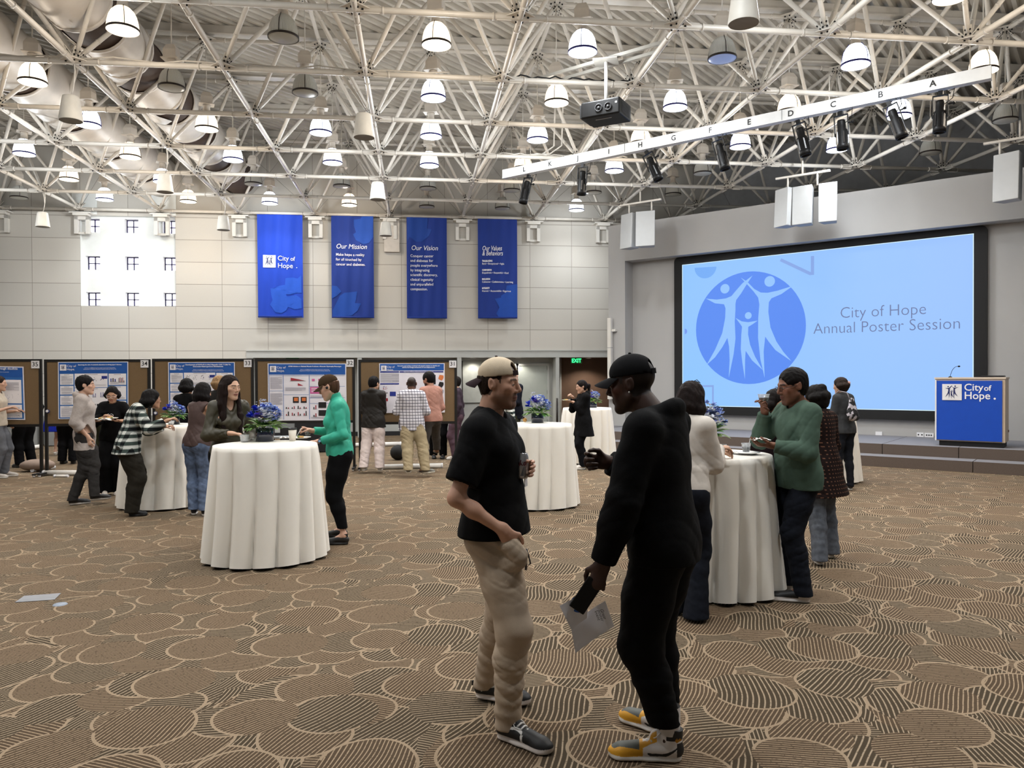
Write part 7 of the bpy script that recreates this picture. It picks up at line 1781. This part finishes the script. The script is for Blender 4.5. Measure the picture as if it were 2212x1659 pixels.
# --- woman in grey cardigan with printed bag near the stage
f = rad(112); p = at(1822, 1056)
k1 = Person('woman in dark grey cardigan and jeans with printed bag, back turned near stage', p, f, 1.66, .98, True, vox=.009, lean=.03, head=(14, 8, 0), stance=[FT(p, f, (1812, 1062), (1802, 1054)), FT(p, f, (1838, 1060), (1828, 1050))], hands=[(V3(-.12, .27, 1.1), dict(dir=V3(.3, 1, .3), pn=V3(1, 0, -.3), curl=.5)), (V3(.17, .2, .98), dict(dir=V3(0, 1, 0), pn=V3(0, 0, -1), curl=.5))])
k1.body(LIGHT, eyes=False); k1.hair(hairm('#2a201c'), 'bob', L=.05, vol=.012, seed=15); MB().ball(k1.H(.02, -.125, .03), .028, 10).build('hair_scrunchie', mat('scrunchie_pink', '#c79a90', .8), k1.root)
k1.shirt('cardigan', fabric('knit_grey', '#3c3d3f', noise=.12), hem=-.06, e=.018, loose=.02, sleeve=(1.9, 1.9), seed=61); k1.trousers('jeans', fabric('denim_black', '#14161c', noise=.2), e=.006, r=(.090, .060, .052, .042), hemz=.05, seed=62); shoes(k1, '#26211f', '#cfc9c0')
bg = thing('tote_bag', 'black and white printed bag hanging on back of woman in grey cardigan', 'bag', (p[0], p[1], 1.0)); R_ = rotz(f-PI/2)
def kp_(x, y, z): return Vector(R_@V3(x, y, z))+Vector((p[0], p[1], 0))
F_ = Field(kp_(-.06, -.2, 1.18)-Vector((.2, .2, .28)), kp_(-.06, -.2, 1.18)+Vector((.2, .2, .25)), .01); F_.cone(kp_(-.06, -.185, 1.30), kp_(-.06, -.20, 1.12), .045, .105, .03, side=R_@V3(0, 1, 0), flat=.5); F_.folds(.012, 40, 5)
m, g, b = newmat('bag_print', .8); tc = g.N.new('ShaderNodeTexCoord'); n_ = g.noise(tc.outputs['Object'], 16, 2); g.L.new(g.mix(g.m('GREATER_THAN', n_, .52), srgb('#1a1a1d'), srgb('#b9b4bd')), b.inputs['Base Color'])
V_, Q_ = F_.mesh(); link_mesh('bag_body', V_-np.array(bg.location), Q_, m, bg, True); MB().tube([kp_(-.07, -.17, 1.30), kp_(-.08, -.12, 1.42), kp_(-.10, .0, 1.44), kp_(-.11, .10, 1.36)], .008, 6).build('strap', mat('strap_grey', '#8d8990', .8), bg, world=True)
# --- woman in black coat with ponytail, far
f = rad(188); p = at(1260, 1013)
b1 = Person('woman with ponytail in black coat eating from plate before brown alcove', p, f, 1.62, 1.0, True, vox=.0085, head=(0, 10, 0), stance=[(-.08, .03, 5), (.09, -.04, -10)],
    hands=[(PX(p, f, 1237, 868, -.05), dict(dir=WD(f, (-1, 0, 0)), pn=WD(f, (0, 0, 1)), curl=.3)), (PX(p, f, 1238, 858, .08), dict(dir=WD(f, (-.5, -.2, .5)), pn=WD(f, (-.5, 0, -1)), curl=.7))], poles=[V3(-.4, -.6, -1), V3(.4, -.4, -1)])
b1.body(LIGHT, brows='#1a1311'); b1.hair(hairm('#161110'), 'pony', L=.20, vol=.010); b1.shirt('coat', BLKC, hem=-.28, flare=.04, e=.022, loose=.025, sleeve=(1.86, 1.86), seed=71, hoodneck=True); b1.trousers('trousers', fabric('jeans_black', '#0e0f14'), e=.012, r=(.09, .07, .066, .062), hemz=.05); shoes(b1, '#d8d2ca')
x_, y_, z_ = np.array((p[0], p[1], 0))+rotz(f-PI/2)@b1.arm[0][2]; plate('small white plate in hand of woman in black coat', (x_-.12, y_-.01, z_+.02), .08)
# --- bald man behind the cap man
f = rad(205); p = at(1112, 985)
c1 = Person('bald man in dark jacket holding plate, mostly hidden behind backwards cap', p, f, 1.80, 1.02, vox=.008, head=(-20, 4, 0), stance=[(-.1, 0, 0), (.1, 0, 0)], hands=[(V3(-.10, .28, 1.22), dict(dir=V3(0, 1, .3), pn=V3(0, -.1, 1), curl=.4)), (V3(.16, .2, 1.1), dict(dir=V3(-.3, 1, .1), pn=V3(0, 0, -1), curl=.5))])
c1.body(LIGHT, brows='#5d4a3c'); c1.shirt('jacket', fabric('jacket_navy', '#14161f'), hem=-.16, e=.022, sleeve=(1.92, 1.92), loose=.02); c1.trousers('trousers', fabric('trousers_olive', '#2c2b20')); shoes(c1, '#17120f', '#201a17')
x_, y_, z_ = np.array((p[0], p[1], 0))+rotz(f-PI/2)@c1.arm[0][2]; plate('white plate held by bald man in dark jacket', (x_-.04, y_-.08, z_+.05), .10)
# --- woman in teal top with brown cap
f = rad(184); p = at(735, 1168)
T = Person('woman in teal half zip top, brown cap and black leggings eating at the table', p, f, 1.73, 1.06, True, vox=.0058, lean=.05, head=(-10, 20, 0), hipw=1.08, neck_fwd=.05, stance=[FT(p, f, (756, 1176), (712, 1176)), FT(p, f, (752, 1160), (710, 1160))],
    hands=[(PX(p, f, 690, 953, -.16), dict(dir=WD(f, (-1, -.1, -.06)), pn=WD(f, (0, .1, -1)), curl=.45, thumb=.6)), (PX(p, f, 672, 930, .08), dict(dir=WD(f, (-.85, -.1, .35)), pn=WD(f, (-.3, -.2, -1)), curl=.8, thumb=.9))], poles=[V3(-.5, -.7, -1), V3(.4, -.3, -1)])
T.body('#c99d86', brows='#6a4c38', lips='#a4645a'); T.hair(hairm('#4a3426'), 'short', vol=.004, low=-.07, capped=.045); T.glasses(mat('frame_thin', '#7a6a5c', .3, metal=.5), r=.021); T.cap(fabric('cap_brown', '#3d2e1f'), None, tilt=-.02)
mb = MB(); 
for q in range(5): a = -.45+.16*q; mb.ball(T.H(.060*math.sin(a)+.03, .082*math.cos(a)-.0, .098-.02*abs(q-2)), .007, 6)
mb.build('cap_embroidery', SIGNW, T.root)
mb = MB(); mb.ball(T.H(-.093, .0, .0), .014, 10).build('earphone', BLACKM, T.root)
T.shirt('half_zip_top', fabric('teal_jersey', '#35a78c', noise=.05, rough=.6, spec=.3), e=.010, hem=-.04, sleeve=(1.88, 1.88), neck=.05, collar=(.075, .062, .014), seed=81, vfold=.007, loose=.004, crease=.005)
T.trousers('leggings', BLKC, e=-.004, r=(.122, .080, .070, .042), hemz=.16, amp=.003, stack=.001, seed=82, crease=.001)
for i in (0, 1): T.shoe(i, SHOEM, 'flat', sole='#0f0f10', upper='#1b1a1a', vox=.0048, L=.27); an = T.foot[i][0]; MB().lathe([(.034, 0), (.036, .03), (.034, .05)], (an[0], an[1]-.005, .06), 14).build('ankle_sock', BLACKM, T.root)
W_, d_ = T.arm[0][2], nrm(T.arm[0][2]-T.arm[0][1]); sn = nrm(np.cross(d_, V3(0, 0, 1))); MB().lathe([(.031, -.012), (.034, 0), (.031, .012)], W_-d_*.02, 20, ax=tuple(d_)).lathe([(0, .006), (.019, .006), (.02, 0), (.02, -.008)], W_-d_*.02-sn*.034, 18, ax=tuple(-sn)).build('smartwatch', BLACK, T.root)
MB().lathe([(0, .0075), (.014, .0075)], W_-d_*.02-sn*.034, 18, ax=tuple(-sn)).build('watch_face', mat('watch_glow', '#7fa6c8', .3, noise=.2), T.root)
w0 = np.array((p[0], p[1], 0)); R_ = rotz(f-PI/2); hnd = w0+R_@T.arm[1][2]
fk = thing('plastic_fork', 'white plastic fork held in raised hand of woman in teal', 'fork', Vector(hnd)); a_ = Vector(hnd)+Vector((-.09, -.05, .03)); b_ = a_+Vector((-.055, -.02, -.10)); MB().tube([a_, (a_+b_)/2, b_], .003, 6).build('handle', mat('spoon_white', '#e5e5e5'), fk, world=True)
mb = MB(); d_ = (b_-a_).normalized(); mb.tube([b_, b_+d_*.012], .009, 6)
for q in (-1, 0, 1): mb.tube([b_+d_*.01+Vector((q*.006, 0, 0)), b_+d_*.045+Vector((q*.006, 0, 0))], .0018, 5)
mb.build('tines', MATS['spoon_white'], fk, world=True)
# --- long haired woman in olive shirt
f = rad(-62); p = at(496, 1172)
O = Person('woman with very long straight dark hair in olive shirt behind the table', p, f, 1.73, .90, True, vox=.0058, head=(26, 4, 0), lean=.03, neck_fwd=.02, hands=[(V3(-.14, .16, .95), dict(dir=V3(.5, 1, 0), pn=V3(0, 0, -1), curl=.4)), (PX(p, f, 500, 936, -.22), dict(dir=WD(f, (1, -.12, -.12)), pn=WD(f, (0, 0, -1)), curl=.35, thumb=.3))], poles=[V3(-.6, -.6, -1), V3(.9, -.6, -.6)], stance=[(-.1, 0, 0), (.1, 0, 0)])
O.body('#cda389', brows='#2a1d17', lips='#93504a'); O.hair(hairm('#1f1512'), 'long', L=.40, vol=.008, seed=21, hairline=.085)
O.shirt('olive_shirt', fabric('satin_olive', '#383322', noise=.1, rough=.5, spec=.5), e=.014, hem=-.12, sleeve=(1.86, 1.86), neck=.05, open_v=.17, loose=.010, sleeve_e=.003, seed=91, vfold=.009, crease=.006)
O.trousers('trousers', BLKC, hemz=.05); shoes(O, '#141416', '#202022')
# strands falling over the chest
F_ = Field(O.head-V3(.2, .2, .62), O.head+V3(.2, .25, .1), .006)
for q in (-1, 1):
    a = O.H(q*.066, .022, .035); b = O.chest+O.Rc@V3(q*.085, .115, .06); c = O.chest+O.Rc@V3(q*.078, .150, -.13); F_.cone(a, O.H(q*.075, .022, -.06), .016, .020, .01); F_.cone(O.H(q*.075, .022, -.06), b, .020, .026, .02, side=O.Rc@V3(0, 1, 0), flat=.7); F_.cone(b, c, .026, .014, .02, side=O.Rc@V3(0, 1, 0), flat=.6)
F_.folds(.006, 130, 4, (1, 1, .1), .7); V_, Q_ = F_.mesh(); link_mesh('front_hair', V_, Q_, hairm('#1f1512'), O.root, True)
# --- woman in brown sleeveless top and jeans, back turned
f = rad(62); p = at(428, 1110)
n1 = Person('woman in brown sleeveless top and washed jeans, back turned', p, f, 1.64, .98, True, vox=.007, lean=.10, head=(-4, 12, 0), hands=[(V3(-.06, .34, 1.12), dict(dir=V3(.4, 1, 0), pn=V3(0, 0, -1), curl=.4)), (V3(.08, .34, 1.12), dict(dir=V3(-.4, 1, 0), pn=V3(0, 0, -1), curl=.4))], poles=[V3(-1, -.3, -.7), V3(1, -.3, -.7)], stance=[FT(p, f, (418, 1114), (424, 1102)), FT(p, f, (440, 1116), (450, 1103))])
n1.body(TAN, eyes=False); n1.hair(hairm('#120e0e'), 'long', L=.17, vol=.016, seed=23); n1.shirt('sleeveless_top', fabric('top_brown', '#4d3c38', rough=.6, spec=.3), e=.012, hem=-.03, sleeve=(0, 0), neck=.07, loose=.008, seed=95, crease=.004)
n1.trousers('jeans', DENIML, e=.008, r=(.094, .072, .066, .060), hemz=.07, seed=96, crease=.005, stack=.005); shoes(n1, '#1c1a1c', '#d8d2cc')
# --- black haired person beyond her, raising a hand
f = rad(75); p = at(404, 1046)
n2 = Person('black haired person half hidden behind woman in brown top, hand raised', p, f, 1.68, .95, True, vox=.009, head=(-10, 6, 0), hands=[(V3(-.1, .2, 1.1), dict(dir=V3(.2, 1, 0), pn=V3(0, 0, -1), curl=.4)), (V3(.12, .16, 1.32), dict(dir=V3(.3, .3, 1), pn=V3(0, 1, 0), curl=.4))])
n2.body(TAN, eyes=False); n2.hair(hairm('#0f0d0e'), 'bob', L=.10, vol=.018); n2.shirt('dark_top', BLKC, sleeve=(1.9, 1.9)); n2.trousers('trousers', BLKC); shoes(n2, '#141416')
# --- person with light brown curly hair further back
f = rad(60); p = at(473, 1030)
n3 = Person('person with light brown wavy hair behind long haired woman', p, f, 1.72, .98, vox=.010, head=(0, 4, 0)); n3.body(LIGHT, eyes=False); n3.hair(hairm('#8d7050'), 'bob', L=.06, vol=.020, seed=31); n3.shirt('dark_sweater', fabric('sweater_dark', '#22201f'), sleeve=(1.9, 1.9)); n3.trousers('trousers', BLKC); shoes(n3, '#141416')
# --- plaid shirt, leaning on the table
f = rad(22); p = at(296, 1113)
q1 = Person('person in green and white plaid shirt leaning both arms on the table', p, f, 1.62, 1.02, True, vox=.0068, lean=.27, head=(6, 0, 0), pelvis=(0, -.10), hipw=1.03, neck_fwd=.1, hands=[(PX(p, f, 358, 921, .18), dict(dir=WD(f, (1, -.2, .1)), pn=WD(f, (0, 0, -1)), curl=.6)), (PX(p, f, 362, 908, -.02), dict(dir=WD(f, (.8, .2, .3)), pn=WD(f, (0, .2, -1)), curl=.6))], poles=[V3(-.4, -.2, -1), V3(.5, -.1, -1)],
    stance=[FT(p, f, (302, 1104), (334, 1098)), FT(p, f, (274, 1116), (312, 1114))])
q1.body(TAN, eyes=False, brows='#1c1412'); q1.hair(hairm('#120f0f'), 'bob', L=.09, vol=.018, seed=33, hairline=.06); q1.glasses(mat('frame_thin', '#7a6a5c'), r=.020)
q1.shirt('plaid_shirt', plaid('plaid_green', srgb('#c9cbc4'), srgb('#3f4a46'), srgb('#39443f'), .085), e=.018, hem=-.10, sleeve=(1.80, 1.80), loose=.03, sleeve_e=.012, seed=101, flare=.02, hem_tilt=.0)
q1.trousers('trousers', fabric('trousers_dark_olive', '#2b2822', noise=.12), e=.012, r=(.112, .092, .084, .074), hemz=.05, seed=102, crease=.005); shoes(q1, '#101012', '#161618')
# --- woman in black with white glasses eating
f = rad(-88); p = at(246, 1068)
r1 = Person('woman in black top and wide black trousers with white glasses eating from plate', p, f, 1.58, .95, True, vox=.0075, head=(8, 26, 0), stance=[(-.09, 0, 5), (.10, .03, -12)], hands=[(PX(p, f, 262, 909, -.24), dict(dir=WD(f, (-.8, -.5, 0)), pn=WD(f, (0, 0, 1)), curl=.3)), (PX(p, f, 230, 898, -.20), dict(dir=WD(f, (.8, -.2, -.1)), pn=WD(f, (0, 0, -1)), curl=.7))], poles=[V3(-1, -.2, -.8), V3(1, -.2, -.8)])
r1.body(TAN, brows='#1c1412'); r1.hair(hairm('#141010'), 'mid', L=.08, vol=.008, seed=35, hairline=.08); r1.glasses(mat('frame_white', '#dedada', .3), r=.024)
r1.shirt('black_top', BLKC, e=.020, hem=-.06, sleeve=(1.5, 1.5), loose=.02, sleeve_e=.012, seed=105); r1.trousers('wide_trousers', fabric('black_wide', '#070709'), e=.016, r=(.098, .085, .085, .088), hemz=.035, seed=106); shoes(r1, '#d8d0c6')
mb = MB(); P0 = [r1.chest+r1.Rc@V3(x, .135, z) for x, z in ((-.045, -.03), (-.045, .02), (-.02, .035), (.0, .02), (.02, .035), (.045, .01), (.04, -.05), (.02, -.02), (.0, -.03))]
mb.tube([Vector(q) for q in P0], .003, 5).build('shirt_print', SIGNW, r1.root); mb = MB()
for z in (.02,): mb.tube([Vector(r1.pel+V3(.155, .05, .0)), Vector(r1.pel+V3(.165, .05, -.3)), Vector(r1.pel+V3(.14, .06, -.42))], .004, 5)
mb.build('white_drawstring', SIGNW, r1.root)
x_, y_, z_ = np.array((p[0], p[1], 0))+rotz(f-PI/2)@r1.arm[0][2]; plate('white plate of food held by woman with white glasses', (x_-.13, y_-.06, z_+.03), .11, True, 6)
# --- man in grey hooded henley
f = rad(14); p = at(186, 1086)
s1 = Person('young man in light grey hooded shirt and dark grey jeans standing sideways', p, f, 1.73, .96, vox=.0065, head=(-4, 0, 0), lean=-.03, stance=[FT(p, f, (196, 1092), (212, 1090)), FT(p, f, (148, 1092), (186, 1088))],
    hands=[(PX(p, f, 200, 910, .16), dict(dir=WD(f, (1, 0, .1)), pn=WD(f, (0, 0, 1)), curl=.2)), (PX(p, f, 190, 945, -.12), dict(dir=WD(f, (.2, 0, -1)), pn=WD(f, (0, 1, 0)), curl=.5))], poles=[V3(-.4, -.3, -1), V3(.6, -1, -.1)])
s1.body(LIGHT, brows='#15100e', scalp='#14100f'); s1.hair(hairm('#0f0d0d'), 'short', vol=.016, seed=37, hairline=.07)
s1.shirt('hooded_shirt', fabric('heather_grey', '#a89e98', noise=.08, scale=60), e=.016, hem=-.20, sleeve=(1.45, 1.45), loose=.02, sleeve_e=.010, seed=111, hoodneck=True); s1.trousers('jeans', fabric('jeans_charcoal', '#2f2d2c', noise=.15), e=.010, r=(.09, .070, .060, .054), hemz=.06, seed=112, crease=.006); shoes(s1, '#1d1b1b', '#b9b2aa')
x_, y_, z_ = np.array((p[0], p[1], 0))+rotz(f-PI/2)@s1.arm[0][2]; plate('white plate with napkin held out by man in grey hooded shirt', (x_+.12, y_, z_+.02), .11, True, 9); napkin('white napkin drooping from plate of man in grey hooded shirt', (x_+.18, y_-.07, z_+.01), .09, 15)
# --- person cut by the left edge
f = rad(10); p = at(-4, 1032)
t1 = Person('person in cream shirt and grey trousers cut off by the left edge', p, f, 1.74, 1.0, vox=.009, stance=[(-.12, .06, 0), (.1, -.03, 0)], hands=[(V3(-.12, .22, 1.12), dict(dir=V3(0, 1, .2), pn=V3(0, 0, -1), curl=.4)), (V3(.16, .20, 1.18), dict(dir=V3(-.1, 1, .25), pn=V3(0, 0, -1), curl=.5))])
t1.body(LIGHT, eyes=False); t1.hair(hairm('#2a1e18'), 'short'); t1.shirt('cream_shirt', fabric('cream_cloth', '#cbbfae'), sleeve=(.8, .8), hem=-.04, loose=.02); t1.trousers('trousers', fabric('grey_cloth', '#66686e'), r=(.09, .07, .062, .056)); shoes(t1, '#a9a29b')
# --- three men reading board 31
f = rad(72); p = at(808, 1018)
u1 = Person('man in black rain jacket and pale pink trousers reading the board', p, f, 1.70, .97, vox=.0078, head=(-18, 12, 0), stance=[FT(p, f, (784, 1024), (792, 1016)), FT(p, f, (820, 1024), (826, 1014))], hands=[(V3(-.10, .24, 1.12), dict(dir=V3(.8, .4, .1), pn=V3(0, -1, 0), curl=.5)), (V3(.08, .26, 1.18), dict(dir=V3(-.6, .4, .6), pn=V3(0, -1, 0), curl=.5))])
u1.body(TAN, scalp='#14100f', eyes=False); u1.hair(hairm('#0e0c0c'), 'short', vol=.014); u1.shirt('rain_jacket', fabric('jacket_black', '#17130f', rough=.6, spec=.35), e=.022, hem=-.12, sleeve=(1.9, 1.9), loose=.03, seed=121, flare=.01, hoodneck=True, crease=.006); u1.trousers('trousers', fabric('pale_pink_cloth', '#c9bab5'), e=.014, r=(.098, .082, .074, .068), hemz=.06, seed=122, crease=.005); shoes(u1, '#bdb7ae')
f = rad(86); p = at(890, 1026)
u2 = Person('bald man in white and dark plaid shirt and khaki trousers reading the board', p, f, 1.70, 1.10, vox=.0078, head=(0, 6, 0), stance=[FT(p, f, (882, 1034), (886, 1022)), FT(p, f, (914, 1032), (938, 1029))], hands=[(V3(-.18, .24, 1.12), dict(dir=V3(.8, .4, .1), pn=V3(0, -1, 0), curl=.5)), (V3(.18, .24, 1.12), dict(dir=V3(-.8, .4, .1), pn=V3(0, -1, 0), curl=.5))])
u2.body('#5c3d2e', scalp='#241a15', eyes=False); u2.shirt('plaid_shirt', plaid('plaid_white', srgb('#cfcdd4'), srgb('#3a3846'), srgb('#4a4856'), .050, True), e=.022, hem=-.14, sleeve=(1.55, 1.55), loose=.025, seed=131); u2.trousers('khaki_trousers', fabric('khaki_cloth', '#94866b'), e=.012, r=(.10, .082, .074, .066), hemz=.06, seed=132, crease=.006, stack=.006); shoes(u2, '#6c6a62', '#c9c3b4')
f = rad(128); p = at(932, 1019)
u3 = Person('bearded man in salmon pink shirt and grey trousers reading the board', p, f, 1.78, 1.02, vox=.0078, head=(16, 16, 0), lean=.04, stance=[FT(p, f, (922, 1022), (906, 1018)), FT(p, f, (946, 1006), (936, 998))], hands=[(V3(-.12, .18, 1.08), dict(dir=V3(.9, .3, .1), pn=V3(0, -1, 0), curl=.5)), (V3(.15, .24, 1.1), dict(dir=V3(-.8, .4, .1), pn=V3(0, -1, 0), curl=.5))])
u3.body('#a97c66', scalp='#15100f', brows='#15100e', beard='#1a1310', beard_amt=.9, eyes=False); u3.hair(hairm('#100d0c'), 'short', vol=.016); u3.shirt('salmon_shirt', fabric('salmon_cloth', '#a87c6e'), e=.018, hem=-.05, sleeve=(1.5, 1.5), loose=.018, seed=141, crease=.005); u3.trousers('trousers', fabric('grey_cotton', '#4b4744'), e=.010, r=(.092, .07, .062, .054), hemz=.06, seed=142); shoes(u3, '#6b4326', '#3a2818')
# --- people mostly hidden behind the boards
def hidden(label, u, v, f, ht, shirt, trs, shoe, cropped=False, fem=False, skirt=None, hair='#1a1412', sh=(1.9, 1.9)):
    p = at(u, v); P = Person(label, p, rad(f), ht, 1.0, fem, vox=.0105, stance=[(-.10, .03, 5), (.10, -.03, -8)]); P.body(LIGHT, eyes=False); P.hair(hairm(hair), 'short', vol=.012)
    P.shirt('top', shirt, sleeve=sh, loose=.02)
    if skirt: P.skirt('skirt', skirt, .17, .24, .52)
    else: P.trousers('trousers', trs, e=.014, r=(.095, .078, .070, .064))
    shoes(P, shoe, '#1c1c1c' if shoe in ('#101012', '#2a1a12') else '#d0cac2', vox=.008); return P
hidden('person in black trousers and dark shoes standing behind board 35', 56, 1009, 150, 1.78, BLKC, BLKC, '#101012')
hidden('woman in bright blue skirt and white shoes behind board 34', 129, 983, 95, 1.62, fabric('blue_cloth', '#16268f'), None, '#d8d0c6', fem=True, skirt=MATS['blue_cloth'])
hidden('person in black trousers behind grey hooded man, under board 34', 146, 1002, 100, 1.76, fabric('shirt_charcoal', '#222'), BLKC, '#101012')
hidden('person in olive green trousers behind board 34', 213, 996, 80, 1.72, fabric('shirt_olive', '#4a4b3a'), fabric('olive_cloth', '#3c4030'), '#101012')
hidden('person in black trousers and polished shoes behind board 31', 947, 990, -95, 1.80, BLKC, BLKC, '#101012')
hidden('person in dark mauve outfit behind right end of board 31', 988, 992, 170, 1.70, fabric('mauve_dark', '#3a2f38'), fabric('mauve_cloth', '#5b4650'), '#d8d0c6', fem=True)
hidden('person with plaid sleeve half hidden behind backwards cap man', 1098, 1000, 10, 1.66, MATS['plaid_green'], fabric('olive_cloth', '#3c4030'), '#101012', hair='#241a16')

# floor outlet cover let into the carpet at left
fo = thing('floor_outlet', 'grey metal floor outlet cover with round blue cap in carpet at left', 'floor outlet', onz(90, 1295, .0))
A_, B_, C_, D_ = (onz(*q, .004) for q in ((32, 1301), (52, 1287), (132, 1281), (118, 1295))); MB().prism([A_, B_, C_, D_][::-1], (0, 0, -.003)).build('cover_plate', mat('floor_steel', '#8d8f94', .35, metal=.6, noise=.1), fo, world=True)
MB().lathe([(0, .006), (.045, .006), (.05, 0)], onz(130, 1306, .0), 20).build('round_cap', mat('cap_bluegrey', '#8b95a3', .4), fo, world=True)
